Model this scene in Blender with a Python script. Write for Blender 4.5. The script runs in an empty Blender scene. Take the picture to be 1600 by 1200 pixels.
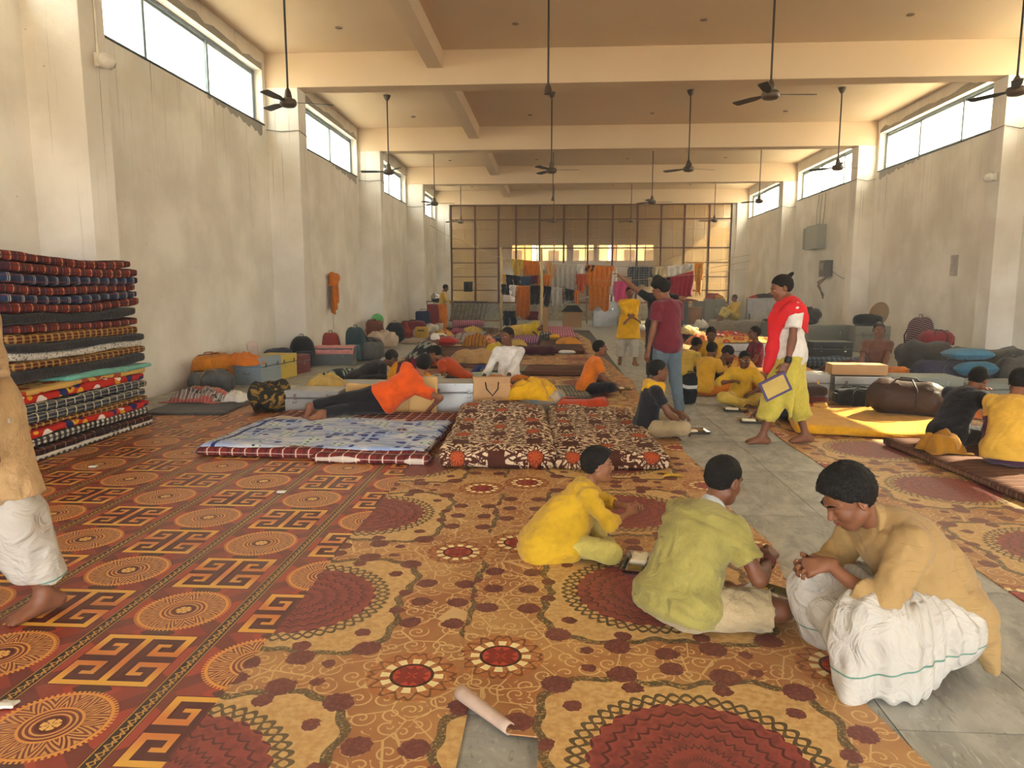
import bpy, bmesh, math, random
import numpy as np
from mathutils import Vector, Matrix
SC = bpy.context.scene
COL = SC.collection
PI = math.pi
def R(d): return math.radians(d)
def lin(h):
    h = h.lstrip('#'); v = [int(h[i:i+2], 16)/255 for i in (0, 2, 4)]
    return tuple(x/12.92 if x <= .04045 else ((x+.055)/1.055)**2.4 for x in v)+(1.,)
# ------------------------------------------------------------------ camera, sky, sun, exposure
FPX = 1120.; PITCH = math.atan(150/1120); YAW = math.atan(70/1120*math.cos(PITCH)); EYE = 1.53
cam = bpy.data.cameras.new('camera'); cam_o = bpy.data.objects.new('camera', cam); COL.objects.link(cam_o)
cam.sensor_width = 36; cam.lens = 36*FPX/1600; cam.clip_end = 500; cam.clip_start = .05
cam_o.location = (0, 0, EYE); cam_o.rotation_euler = (PI/2-PITCH, 0, YAW); SC.camera = cam_o
vs = SC.view_settings; vs.view_transform = 'Standard'; vs.look = 'None'; vs.gamma = 1; vs.use_curve_mapping = False
vs.exposure = 1.68
SC.cycles.use_denoising = True; SC.cycles.use_adaptive_sampling = True; SC.cycles.adaptive_threshold = .02; SC.cycles.max_bounces = 10; SC.cycles.diffuse_bounces = 6; SC.cycles.glossy_bounces = 2; SC.cycles.transparent_max_bounces = 16
SC.cycles.sample_clamp_indirect = 8; SC.cycles.caustics_reflective = False; SC.cycles.caustics_refractive = False
W = bpy.data.worlds.new('world'); SC.world = W; W.use_nodes = True
wn = W.node_tree.nodes; bg = wn['Background']; sky = wn.new('ShaderNodeTexSky'); sky.sky_type = 'HOSEK_WILKIE'
sky.turbidity = 6; sky.ground_albedo = .4
SUNDIR = Vector((5.2, 3.4, 5.1)).normalized()
sky.sun_direction = SUNDIR
wmix = wn.new('ShaderNodeMix'); wmix.data_type = 'RGBA'; wmix.inputs[0].default_value = .75
W.node_tree.links.new(sky.outputs[0], wmix.inputs[6]); wmix.inputs[7].default_value = (.95, .98, 1.0, 1)
W.node_tree.links.new(wmix.outputs[2], bg.inputs[0]); bg.inputs[1].default_value = 8.
sl = bpy.data.lights.new('sun', 'SUN'); sl.energy = 26; sl.angle = R(.8); sl.color = (1, .86, .66)
so = bpy.data.objects.new('sun', sl); COL.objects.link(so); so.rotation_euler = SUNDIR.to_track_quat('Z', 'Y').to_euler()
def portal(name, loc, rot, sx, sy):
    l = bpy.data.lights.new(name, 'AREA'); l.shape = 'RECTANGLE'; l.size = sx; l.size_y = sy; l.cycles.is_portal = True
    o = bpy.data.objects.new(name, l); COL.objects.link(o); o.location = loc; o.rotation_euler = rot
# pixel of the 1600x1200 photograph -> point of the place
def _ray(px, py):
    x = (px-800)/FPX; u = (600-py)/FPX
    f = math.cos(PITCH)+u*math.sin(PITCH); z = u*math.cos(PITCH)-math.sin(PITCH)
    return Vector((x*math.cos(YAW)-f*math.sin(YAW), x*math.sin(YAW)+f*math.cos(YAW), z))
def G(px, py, z=0.):
    r = _ray(px, py); p = r*((z-EYE)/r.z); return Vector((p.x, p.y, z))
def AY(px, py, Y):
    r = _ray(px, py); p = r*(Y/r.y); return Vector((p.x, p.y, p.z+EYE))
# ------------------------------------------------------------------ shader expression helper
class N:
    """one socket (or constant) of a node tree with arithmetic"""
    def __init__(s, t, v): s.t = t; s.v = v
    def op(s, o, *a):
        n = s.t.nodes.new('ShaderNodeMath'); n.operation = o
        for i, x in enumerate((s,)+a):
            x = x.v if isinstance(x, N) else x
            if isinstance(x, (int, float)): n.inputs[i].default_value = x
            else: s.t.links.new(x, n.inputs[i])
        return N(s.t, n.outputs[0])
    def __add__(s, o): return s.op('ADD', o)
    __radd__ = __add__
    def __sub__(s, o): return s.op('SUBTRACT', o)
    def __rsub__(s, o): return N(s.t, o).op('SUBTRACT', s)
    def __mul__(s, o): return s.op('MULTIPLY', o)
    __rmul__ = __mul__
    def __truediv__(s, o): return s.op('DIVIDE', o)
    def __neg__(s): return s*-1
    def abs(s): return s.op('ABSOLUTE')
    def fr(s): return s.op('FRACT')
    def fl(s): return s.op('FLOOR')
    def sin(s): return s.op('SINE')
    def cos(s): return s.op('COSINE')
    def lt(s, o): return s.op('LESS_THAN', o)
    def gt(s, o): return s.op('GREATER_THAN', o)
    def min(s, o): return s.op('MINIMUM', o)
    def max(s, o): return s.op('MAXIMUM', o)
    def sg(s): return s.op('SIGN')
    def pw(s, o): return s.op('POWER', o)
    def ramp(s, a, b):
        n = s.t.nodes.new('ShaderNodeMapRange'); n.interpolation_type = 'SMOOTHSTEP'
        s.t.links.new(s.v, n.inputs[0]); n.inputs[1].default_value = a; n.inputs[2].default_value = b
        return N(s.t, n.outputs[0])
class T:
    def __init__(s, t): s.t = t; s._c = {}
    def coord(s, kind='Object'):
        if 'tc' not in s._c: s._c['tc'] = s.t.nodes.new('ShaderNodeTexCoord')
        return s._c['tc'].outputs[kind]
    def xyz(s, kind='Object'):
        if kind not in s._c:
            n = s.t.nodes.new('ShaderNodeSeparateXYZ'); s.t.links.new(s.coord(kind), n.inputs[0]); s._c[kind] = [N(s.t, o) for o in n.outputs]
        return s._c[kind]
    def vec(s, x, y=0., z=0.):
        n = s.t.nodes.new('ShaderNodeCombineXYZ')
        for i, q in enumerate((x, y, z)):
            if isinstance(q, N): s.t.links.new(q.v, n.inputs[i])
            else: n.inputs[i].default_value = q
        return n.outputs[0]
    def noise(s, scale, vec=None, detail=3, rough=.55, dist=0, color=False):
        n = s.t.nodes.new('ShaderNodeTexNoise'); s.t.links.new(vec or s.coord(), n.inputs[0])
        n.inputs['Scale'].default_value = scale; n.inputs['Detail'].default_value = detail; n.inputs['Roughness'].default_value = rough; n.inputs['Distortion'].default_value = dist
        return n.outputs[1] if color else N(s.t, n.outputs[0])
    def voro(s, scale, vec=None, feature='F1', rnd=1):
        n = s.t.nodes.new('ShaderNodeTexVoronoi'); s.t.links.new(vec or s.coord(), n.inputs['Vector']); n.feature = feature
        n.inputs['Scale'].default_value = scale; n.inputs['Randomness'].default_value = rnd
        return n
    def length(s, x, y): return (x*x+y*y).op('SQRT')
    def col(s, c):
        n = s.t.nodes.new('ShaderNodeRGB'); n.outputs[0].default_value = lin(c) if isinstance(c, str) else c; return n.outputs[0]
    def mix(s, a, b, f, mode='MIX'):
        n = s.t.nodes.new('ShaderNodeMix'); n.data_type = 'RGBA'; n.blend_type = mode; n.clamp_factor = True
        for i, q in ((0, f), (6, a), (7, b)):
            q = q.v if isinstance(q, N) else q
            if isinstance(q, str): n.inputs[i].default_value = lin(q)
            elif isinstance(q, (int, float)): n.inputs[i].default_value = q
            elif isinstance(q, tuple): n.inputs[i].default_value = q
            else: s.t.links.new(q, n.inputs[i])
        return n.outputs[2]
_M = {}
def mat(name, fn=None, col=None, rough=.8, metal=0., bump=None, spec=.3, sheen=0.):
    """procedural material; fn(T) may return dict(color, rough, bump=(N, strength, dist))"""
    if name in _M: return _M[name]
    m = bpy.data.materials.new(name); m.use_nodes = True; t = m.node_tree; p = t.nodes['Principled BSDF']
    tt = T(t); d = fn(tt) if fn else {}
    if not isinstance(d, dict): d = dict(color=d)
    if 'color' not in d:
        nz = tt.noise(6, detail=4); base = lin(col) if isinstance(col, str) else col
        dk = tuple(x*.8 for x in base[:3])+(1,)
        d['color'] = tt.mix(dk, base, nz.ramp(.3, .65))
    c = d['color']
    if isinstance(c, tuple): p.inputs['Base Color'].default_value = c
    else: t.links.new(c, p.inputs['Base Color'])
    r = d.get('rough', rough)
    if isinstance(r, N): t.links.new(r.v, p.inputs['Roughness'])
    else: p.inputs['Roughness'].default_value = r
    p.inputs['Metallic'].default_value = metal; p.inputs['Specular IOR Level'].default_value = spec
    if sheen: p.inputs['Sheen Weight'].default_value = sheen
    b = d.get('bump', bump)
    if b:
        n = t.nodes.new('ShaderNodeBump'); n.inputs['Strength'].default_value = b[1]; n.inputs['Distance'].default_value = b[2] if len(b) > 2 else .01
        h = b[0](tt) if callable(b[0]) else b[0]
        t.links.new(h.v, n.inputs['Height']); t.links.new(n.outputs[0], p.inputs['Normal'])
    _M[name] = m; return m
def cloth(c, name=None, weave=260, amt=.6, rough=.9):
    c = c.lstrip('#')
    def f(t):
        n = t.noise(9, detail=5); n2 = t.noise(55, detail=2)
        base = lin(c); dk = tuple(x*.78 for x in base[:3])+(1,)
        return dict(color=t.mix(dk, base, n.ramp(.28, .62)), bump=(n*.5+t.noise(11, detail=3, dist=1.8)*.5+n2*.1+t.noise(weave, detail=1)*.04, amt, .045))
    return mat(name or 'cloth '+c, f, rough=rough, spec=.15, sheen=.15)
def plain(c, rough=.6, metal=0., spec=.3): return mat('plain %s %.2f %.1f' % (c, rough, metal), col=c, rough=rough, metal=metal, spec=spec)
# ------------------------------------------------------------------ object helpers
def link(name, me, parent=None, loc=None, rot=None):
    o = bpy.data.objects.new(name, me); COL.objects.link(o)
    if parent is not None: o.parent = parent
    if loc is not None: o.location = loc
    if rot is not None: o.rotation_euler = rot
    return o
def tag(o, label, cat, group=None, kind=None):
    o['label'] = label; o['category'] = cat
    if group: o['group'] = group
    if kind: o['kind'] = kind
    return o
def struct(o): o['kind'] = 'structure'; return o
def empty(name, loc=(0, 0, 0), rz=0.): return link(name, None, None, loc, (0, 0, rz))
class MB:
    """collects geometry for ONE mesh"""
    def __init__(s): s.v = []; s.f = []
    def add(s, v, f):
        k = len(s.v); s.v += [tuple(p) for p in v]; s.f += [tuple(i+k for i in q) for q in f]; return s
    def box(s, c, d, rz=0., tilt=None):
        hx, hy, hz = d[0]/2, d[1]/2, d[2]/2
        m = tilt if tilt is not None else Matrix.Rotation(rz, 3, 'Z')
        vs_ = [m @ Vector((x*hx, y*hy, z*hz))+Vector(c) for x, y, z in ((-1,-1,-1),(1,-1,-1),(1,1,-1),(-1,1,-1),(-1,-1,1),(1,-1,1),(1,1,1),(-1,1,1))]
        return s.add(vs_, [(0,3,2,1),(4,5,6,7),(0,1,5,4),(1,2,6,5),(2,3,7,6),(3,0,4,7)])
    def b2(s, a, b): return s.box([(x+y)/2 for x, y in zip(a, b)], [abs(y-x) for x, y in zip(a, b)])
    def tube(s, pts, r, n=8, closed=False, cap=True):
        pts = [Vector(p) for p in pts]; rr = r if isinstance(r, (list, tuple)) else [r]*len(pts); V = []; Fc = []
        up = Vector((0, 0, 1)); L = len(pts)
        for i, p in enumerate(pts):
            d = (pts[(i+1) % L]-pts[i-1]) if closed else (pts[min(i+1, L-1)]-pts[max(i-1, 0)])
            d = d.normalized() if d.length > 1e-9 else up
            a = d.cross(Vector((0, 0, 1)) if abs(d.z) < .95 else Vector((1, 0, 0))).normalized(); b = d.cross(a)
            V += [p+(a*math.cos(2*PI*k/n)+b*math.sin(2*PI*k/n))*rr[i] for k in range(n)]
        for i in range(L if closed else L-1):
            j = (i+1) % L
            Fc += [(i*n+k, i*n+(k+1) % n, j*n+(k+1) % n, j*n+k) for k in range(n)]
        if cap and not closed: Fc += [tuple(range(n)), tuple((L-1)*n+k for k in range(n-1, -1, -1))]
        return s.add(V, Fc)
    def lathe(s, prof, n=16, c=(0, 0, 0), ang=2*PI):
        V = [(c[0]+r*math.cos(ang*k/n), c[1]+r*math.sin(ang*k/n), c[2]+z) for r, z in prof for k in range(n)]
        F_ = [(i*n+k, i*n+(k+1) % n, (i+1)*n+(k+1) % n, (i+1)*n+k) for i in range(len(prof)-1) for k in range(n)]
        return s.add(V, F_)
    def prism(s, poly, z0, z1):
        n = len(poly); V = [(x, y, z0) for x, y in poly]+[(x, y, z1) for x, y in poly]
        return s.add(V, [tuple(range(n-1, -1, -1)), tuple(range(n, 2*n))]+[(k, (k+1) % n, n+(k+1) % n, n+k) for k in range(n)])
    def mesh(s, name, m=None, smooth=False, bevel=0., seg=2):
        me = bpy.data.meshes.new(name); me.from_pydata(s.v, [], s.f); me.validate()
        bm = bmesh.new(); bm.from_mesh(me)
        if bevel: bmesh.ops.bevel(bm, geom=bm.edges[:], offset=bevel, segments=seg, affect='EDGES', profile=.7)
        bmesh.ops.recalc_face_normals(bm, faces=bm.faces); bm.to_mesh(me); bm.free()
        if smooth:
            for p in me.polygons: p.use_smooth = True
        if m: me.materials.append(m)
        return me
    def build(s, name, m=None, parent=None, loc=None, rot=None, smooth=False, bevel=0., seg=2):
        return link(name, s.mesh(name, m, smooth, bevel, seg), parent, loc, rot)
def wob(p, seed, f, amp):
    """cheap smooth vector noise on (n,3) points"""
    rs = np.random.RandomState(seed); out = np.zeros(len(p))
    for k in range(5):
        d = rs.normal(size=3); d /= np.linalg.norm(d); out += np.sin(p@d*f*(1+.55*k)+rs.rand()*7)/(1+.55*k)
    return out*amp/1.8
def npmesh(name, v, f, m=None, smooth=True):
    me = bpy.data.meshes.new(name); v = np.asarray(v, np.float32); f = np.asarray(f, np.int32)
    k = f.shape[1]
    me.vertices.add(len(v)); me.vertices.foreach_set('co', v.ravel())
    me.loops.add(f.size); me.loops.foreach_set('vertex_index', f.ravel())
    me.polygons.add(len(f)); me.polygons.foreach_set('loop_start', np.arange(0, f.size, k, dtype=np.int32))
    me.update(calc_edges=True); me.validate()
    if smooth: me.polygons.foreach_set('use_smooth', np.ones(len(f), bool))
    if m: me.materials.append(m)
    return me
def softbox(lx, ly, lz, r, n=(14, 14, 5), seed=0, amp=0., freq=9., shape=None):
    """rounded, slightly lumpy box standing on z=0; shape(P) may bend the points"""
    V = []; F_ = []; key = {}
    def vid(i, j, k):
        q = (i, j, k)
        if q not in key: key[q] = len(V); V.append((2*i/n[0]-1, 2*j/n[1]-1, 2*k/n[2]-1))
        return key[q]
    for a, b, c in ((0, 1, 2), (1, 2, 0), (2, 0, 1)):
        for i in range(n[a]):
            for j in range(n[b]):
                for side in (0, n[c]):
                    q = [0, 0, 0]; ids = []
                    for di, dj in ((0, 0), (1, 0), (1, 1), (0, 1)):
                        q[a] = i+di; q[b] = j+dj; q[c] = side; ids.append(vid(*q))
                    F_.append(ids if side else ids[::-1])
    P = np.array(V); h = np.array([lx, ly, lz])/2; r = min(r, *(h*.999)); inner = h-r
    # concentrate samples near the rounded rims
    Q = np.sign(P)*np.abs(P)**.75*h; c = np.clip(Q, -inner, inner); d = Q-c; L = np.linalg.norm(d, axis=1, keepdims=True)
    out = np.where(L > 1e-9, c+d/np.maximum(L, 1e-9)*r, Q)
    if amp:
        nn = d/np.maximum(L, 1e-9); out = out+nn*wob(out, seed, freq, amp)[:, None]
    out[:, 2] += h[2]
    if shape: out = shape(out)
    return out, np.array(F_)
def soft(name, dims, r, m, parent=None, loc=None, rz=0., n=(14, 14, 5), seed=0, amp=0., freq=9., shape=None):
    v, f = softbox(*dims, r, n, seed, amp, freq, shape)
    return link(name, npmesh(name, v, f, m), parent, loc, (0, 0, rz))
def sheet(name, fn, nu, nv, m, parent=None, th=.006, loc=None, rz=0.):
    """cloth: fn(u,v)->(x,y,z) for u,v in 0..1, thickened"""
    P = np.array([[fn(i/nu, j/nv) for j in range(nv+1)] for i in range(nu+1)], float)
    du = np.gradient(P, axis=0); dv = np.gradient(P, axis=1); nn = np.cross(du, dv); nn /= np.maximum(np.linalg.norm(nn, axis=2, keepdims=True), 1e-9)
    A = (P+nn*th/2).reshape(-1, 3); B = (P-nn*th/2).reshape(-1, 3); k = len(A); w = nv+1
    q = [(i*w+j, (i+1)*w+j, (i+1)*w+j+1, i*w+j+1) for i in range(nu) for j in range(nv)]
    q += [tuple(k+x for x in s_[::-1]) for s_ in q]
    rim = [(i*w, (i+1)*w) for i in range(nu)]+[(nu*w+j, nu*w+j+1) for j in range(nv)]+[((i+1)*w+nv, i*w+nv) for i in range(nu)]+[(j+1, j) for j in range(nv)]
    q += [(b, a, a+k, b+k) for a, b in rim]
    return link(name, npmesh(name, np.vstack([A, B]), q, m), parent, loc, (0, 0, rz))
def copy_tree(o, parent=None):
    c = o.copy(); COL.objects.link(c); c.parent = parent
    for ch in list(o.children): copy_tree(ch, c)
    return c
# ------------------------------------------------------------------ pattern materials
def f_wall(t):
    x, y, z = t.xyz(); u = x+y
    st = t.noise(1, t.vec(u*9, z*.22), 4, .6); st2 = t.noise(1, t.vec(u*30, z*.35+7), 2)
    up = (z/5.5).ramp(.15, 1.)
    lines = st2.ramp(.60, .68)*st.ramp(.46, .58)*up
    pat = t.noise(.9, detail=5).ramp(.35, .7); spot = t.voro(3.3).outputs[0]; sp = N(t.t, spot).lt(.035)
    c = t.mix('#d8d2c8', '#eeeae2', pat); c = t.mix(c, '#6b5d4e', lines*.7); c = t.mix(c, '#8d7f6f', sp*.6)
    return dict(color=c, bump=(t.noise(14, detail=5), .25, .02))
M_WALL = mat('plaster wall', f_wall, rough=.9, spec=.15)
M_RAW = mat('raw cement', lambda t: dict(color=t.mix('#8d8a84', '#a9a59c', t.noise(5, detail=5)), bump=(t.noise(30), .4, .02)), rough=.95)
M_CEIL = mat('ceiling plaster', lambda t: dict(color=t.mix('#cdb598', '#dac5aa', t.noise(.7, detail=5)), bump=(t.noise(9, detail=4), .12, .02)), rough=.95, spec=.1)
def f_stone(t):
    x, y, z = t.xyz('Object')
    n = t.noise(2.3, detail=6, dist=1.6); sw = t.noise(11, t.vec(x*1., y*.5), 5, .65, 2.5)
    c = t.mix('#85857e', '#afaea6', n.ramp(.3, .7)); c = t.mix(c, '#c9c7be', sw.ramp(.56, .72)*.6); c = t.mix(c, '#55574f', sw.ramp(.42, .32)*.55)
    return dict(color=c, rough=t.noise(6).ramp(.2, .8)*.25+.38, bump=(sw, .08, .01))
M_STONE = mat('grey stone slab', f_stone, rough=.5, spec=.4)
M_JOINT = mat('dark floor joint', col='#5f5c54', rough=.95)
def f_key(t):
    x, y, z = t.xyz(); PU, PV = .552, .91
    a = (x+1.49)/PU; ci = a.fl(); u = (a.fr()-.5)*PU; par = (ci*.5).fr()*2
    b = (y-.19)/PV+par*.5; v = b.fr(); key = v.lt(.5); vv = ((v*2).fr()-.5)*PV*.5
    # ground: red facets
    fac = ((u*1.0+vv)*5.5).sin()*((u-vv)*5.5).sin()
    c = t.mix('#8c3222', '#702a20', fac.gt(0.)); c = t.mix(c, '#a03824', (fac.abs()).gt(.55)); c = t.mix(c, '#54271d', fac.lt(-.72))
    # greek key block, half turn symmetric
    s = vv.sg(); U = u*s/.2; Vq = vv*s/.2
    def rect(x0, x1, y0, y1): return ((U-(x0+x1)/2).abs()-(x1-x0)/2).max((Vq-(y0+y1)/2).abs()-(y1-y0)/2)
    rs = [(-1., 1., .84, 1.), (-.08, .08, -.1, 1.), (.83, 1., .12, 1.), (.33, 1., .12, .3), (.33, .46, .12, .62), (.33, .64, .5, .62),
          (-1., -.83, .12, 1.), (-1., -.33, .12, .3), (-.46, -.33, .12, .62), (-.64, -.33, .5, .62)]
    d = rect(*rs[0])
    for q in rs[1:]: d = d.min(rect(*q))
    ins = d.lt(0.); sh = (d.lt(.12))*(d.gt(0.))
    ky = t.mix('#c87630', '#dea83e', Vq.abs().ramp(.15, .95)); blk = t.mix(t.mix(c, '#4f1410', sh), ky, ins)
    inb = ((u.abs()).max(vv.abs())).lt(.205)
    # round medallion
    r = t.length(u, vv); th = vv.op('ARCTAN2', u)/(2*PI); an = (th*12).fr(); an2 = (th*8).fr()
    q = (r-.09)/.1
    def seg(a, lo, hi, w): return ((q-lo).gt(0))*((q-hi).lt(0))*(a.lt(w))
    ring = ((r*52).fr()).lt(.42)
    mean = ((an-.5).abs()*2); mean2 = (mean*2.5+q*2.2).fr().lt(.5)
    mi = t.mix('#7a3420', '#cc9450', ring*(r.lt(.1))+mean2*(r.gt(.1))*(r.lt(.185)))
    edge = (r.gt(.187))*(r.lt(.2)); mi = t.mix(mi, '#d9953f', edge+(r.gt(.098))*(r.lt(.106))); mi = t.mix(mi, '#e0b25a', r.lt(.035)*((th*6).fr()-.5).abs().gt(.14)); mi = t.mix(mi, '#5a1c12', r.gt(.035)*r.lt(.05))
    ded = (r.gt(.2))*(r.lt(.212))*((th*70).fr().lt(.5))
    cir = t.mix(t.mix(c, '#d9953f', ded), mi, r.lt(.2))
    c2 = t.mix(cir, t.mix(c, blk, inb), key)
    # border stripe with small meander
    e = (PU/2-u.abs()); ex = (.5-(a.fr()-.5).abs())*PU*(a.fr()-.5).sg()
    st = e.lt(.034); mz = (y*22).fr(); zig = ((mz-.5).abs()*4-1)*.014
    m1 = ((ex-zig).abs()).lt(.0052)+((ex+zig*.5+.006).abs()).lt(.003)+(e.gt(.026))*(e.lt(.031))
    c2 = t.mix(c2, t.mix('#2c160c', '#b98a3a', m1), st)
    wear = t.noise(1.6, detail=5).ramp(.45, .8); c2 = t.mix(c2, '#a8876a', wear*.16)
    return dict(color=c2, bump=(t.noise(420, detail=2), .25, .004))
M_KEY = mat('greek key carpet', f_key, rough=.42, spec=.5)
def flower_carpet(name, u0, v0):
    def f(t):
        x, y, z = t.xyz(); PU, PV = 1.38, 1.34
        wn_ = t.noise(14, detail=2); jit = (wn_-.5)*.03
        a = ((x-u0)/PU+.5).fr()-.5; b = ((y-v0)/PV+.5).fr()-.5; u = a*PU; v = b*PV; au = u.abs()+jit; av = v.abs()+jit*.7
        r = t.length(u, v); th = v.op('ARCTAN2', u)
        gr = t.noise(300, detail=1); n3 = t.noise(2.2, detail=4)
        base = t.mix('#a06a40', '#b88d56', n3.ramp(.35, .7)); base = t.mix(base, '#80502c', gr.ramp(.5, .75)*.5)
        # cream curls on the field
        vo = t.voro(9.5, rnd=.9); sub = t.t.nodes.new('ShaderNodeVectorMath'); sub.operation = 'SUBTRACT'
        t.t.links.new(t.coord(), sub.inputs[0]); t.t.links.new(vo.outputs['Position'], sub.inputs[1])
        sp = t.t.nodes.new('ShaderNodeSeparateXYZ'); t.t.links.new(sub.outputs[0], sp.inputs[0]); sx, sy = N(t.t, sp.outputs[0]), N(t.t, sp.outputs[1])
        rr = t.length(sx, sy); spir = (rr*30-sy.op('ARCTAN2', sx)/(2*PI)+20.).fr()
        curl = ((spir-.5).abs().lt(.11))*(rr.lt(.052)); ed = N(t.t, t.voro(5.5, feature='DISTANCE_TO_EDGE').outputs[0]).lt(.016)
        base = t.mix(base, '#cfae78', (curl.max(ed))*.85)
        # ochre inside the garland
        rg = .565+(th*4).cos()*-.075; inner = r.lt(rg); oc = t.mix('#b88f56', '#cba970', t.noise(40).ramp(.3, .7)); c = t.mix(base, oc, inner)
        c = t.mix(c, '#5c4d33', ((r-rg+((th*22).sin()*.012)).abs().lt(.02))*t.noise(90).ramp(.25, .55))
        # blobs along the garland
        def blob(px, py, rad): return t.length(au-px, av-py)-rad
        d = blob(.60, 0, .05)
        for q in ((.59, .22, .052), (.455, .47, .06), (.2, .56, .06), (.0, .61, .05), (.5, .10, .036), (.40, .33, .036), (.17, .465, .04), (.33, .60, .03)): d = d.min(blob(*q))
        fz = (t.noise(60, detail=3)-.5)*.03; c = t.mix(c, t.mix('#683832', '#80463c', t.noise(70).ramp(.4, .7)), (d+fz).lt(0.))
        # big flower head
        pet = ((th*16).sin().abs())*.022; lay = ((r+pet)/.062).fr(); md = t.mix('#743632', '#8c423a', t.noise(22).ramp(.35, .65)); md = t.mix(md, '#552a28', lay.lt(.2)); md = t.mix(md, '#93443a', lay.gt(.78)*.6)
        R0 = r+((th*13).sin().abs())*-.02
        ch = (r.gt(.35))*(r.lt(.45)); chain = (((r-.4)/.035-((th*26).sin()*.75)).abs().lt(.3)).max(((r-.4)/.035+((th*26).sin()*.75)).abs().lt(.3))
        c = t.mix(c, '#3c3424', chain*ch*.85); c = t.mix(c, md, R0.lt(.35))
        # small daisy
        fu = PU/2-u.abs(); fv = PV/2-v.abs(); fr_ = t.length(fu, fv); ft = fv.op('ARCTAN2', fu)
        c = t.mix(c, '#a55a2a', fr_.lt(.18)*.6); ringc = (((fr_-.15)/.02-((ft*14).sin())).abs().lt(.4)); c = t.mix(c, '#5e3a20', ringc*.7)
        c = t.mix(c, '#e0cf9a', fr_.lt(.125)*((ft*6).cos().abs().gt(.62))); c = t.mix(c, '#4a2a1a', (fr_-.08).abs().lt(.008)); c = t.mix(c, t.mix('#b03f2a', '#84291f', (fr_*40+(ft*6).sin()).sin().gt(.2)), fr_.lt(.075))
        return dict(color=c, bump=(gr, .25, .004))
    return mat(name, f, rough=.5, spec=.45)
M_FLA = flower_carpet('floral carpet left strip', -1.25, 3.30)
M_FLB = flower_carpet('floral carpet middle strip', .47, 3.46)
M_FLC = flower_carpet('floral carpet right strip', 3.0, 4.2)
M_BACKING = plain('#b39a88', .9)
def plaid(name, base, bands, rough=.9, zmix=1.):
    """bands: (axis 0/1/2, period, offset, width fraction, colour, alpha)"""
    def f(t):
        X = t.xyz(); n = t.noise(5, detail=3)
        c = t.mix(base, tuple(q*.7 for q in lin(base)[:3])+(1,), n.ramp(.4, .75))
        for ax, p, o, w, cc, al in bands: c = t.mix(c, cc, (((X[ax]+(n-.5)*.012)/p+o).fr().lt(w))*al)
        return dict(color=c, bump=(t.noise(120)*.3+n, .3, .02))
    return mat(name, f, rough=rough, spec=.12)
PL = dict(
 red=plaid('red tartan', '#7d2a20', [(1, .16, 0, .42, '#2c2430', .75), (1, .16, .2, .05, '#d7c49a', .9), (1, .08, .5, .06, '#c8a878', .5), (2, .05, .1, .3, '#38252c', .55), (0, .16, 0, .42, '#2c2430', .6)]),
 blue=plaid('blue tartan', '#2c3b58', [(1, .15, 0, .35, '#1c2030', .8), (1, .15, .15, .05, '#cfc9b4', .9), (1, .15, .27, .03, '#cfc9b4', .8), (2, .06, .1, .22, '#8a3a2c', .4), (0, .15, 0, .4, '#1c2030', .6)]),
 maroon=plaid('maroon gold check', '#5a2420', [(1, .09, 0, .3, '#b9964e', .7), (1, .045, .4, .15, '#2a1a1a', .7), (2, .03, 0, .25, '#c2a05c', .5), (0, .09, 0, .3, '#b9964e', .6)]),
 navy=plaid('navy cream check', '#3a4250', [(1, .13, 0, .12, '#d3c9ac', .85), (1, .13, .3, .3, '#22262e', .7), (2, .035, .1, .2, '#cbbf9c', .45), (0, .13, 0, .12, '#d3c9ac', .8)]),
 bw=plaid('black white check', '#cfc6b4', [(1, .075, 0, .55, '#1d1c1e', .9), (1, .075, .7, .08, '#1d1c1e', .8), (2, .04, .1, .45, '#2b2527', .7), (0, .075, 0, .5, '#1d1c1e', .8)]),
 brown=plaid('brown dark check', '#4a2b24', [(1, .07, 0, .5, '#1b1718', .85), (1, .14, .6, .05, '#cdbfa6', .8), (2, .045, 0, .3, '#6e3a2c', .6), (0, .07, 0, .5, '#1b1718', .7)]),
 mat=plaid('brown stripe mattress', '#6a4638', [(1, .05, 0, .4, '#3a2620', .7), (1, .10, .3, .1, '#a8876a', .6), (0, .025, 0, .3, '#8a6852', .45), (2, .05, 0, .4, '#3a2620', .5)]),
 grid=plaid('grey grid mattress', '#b0a78e', [(0, .05, 0, .4, '#3c3e3a', .75), (1, .05, 0, .4, '#3c3e3a', .75), (0, .2, .4, .12, '#5d6a72', .6), (2, .05, 0, .4, '#3c3e3a', .7)]),
 redw=plaid('red white check', '#7c2f2c', [(0, .12, 0, .1, '#d8cbb8', .85), (0, .12, .4, .2, '#2e1c22', .6), (1, .12, 0, .1, '#d8cbb8', .8), (1, .12, .4, .2, '#2e1c22', .55), (2, .05, .2, .12, '#d8cbb8', .7)]),
 shirt=plaid('grey black check', '#87898c', [(0, .09, 0, .45, '#23262c', .85), (2, .09, 0, .45, '#23262c', .85)]),
)
def f_floral(t):
    x, y, z = t.xyz(); v = t.voro(7); col = t.t.nodes.new('ShaderNodeSeparateColor'); t.t.links.new(v.outputs['Color'], col.inputs[0]); k = N(t.t, col.outputs[0]); d = N(t.t, v.outputs[0])
    c = t.mix('#a8231f', '#c5372a', t.noise(20)); pt = (d*9).gt(.5); c2 = t.mix('#d6a32c', '#2a3566', k.gt(.45)); c2 = t.mix(c2, '#e8ded2', k.gt(.85)); c = t.mix(c2, c, d.gt(.42)); c = t.mix(c, '#3a2018', (d-.2).abs().lt(.03)*k.lt(.45))
    return c
M_FLORAL = mat('red floral print', f_floral, rough=.9, spec=.1)
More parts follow.
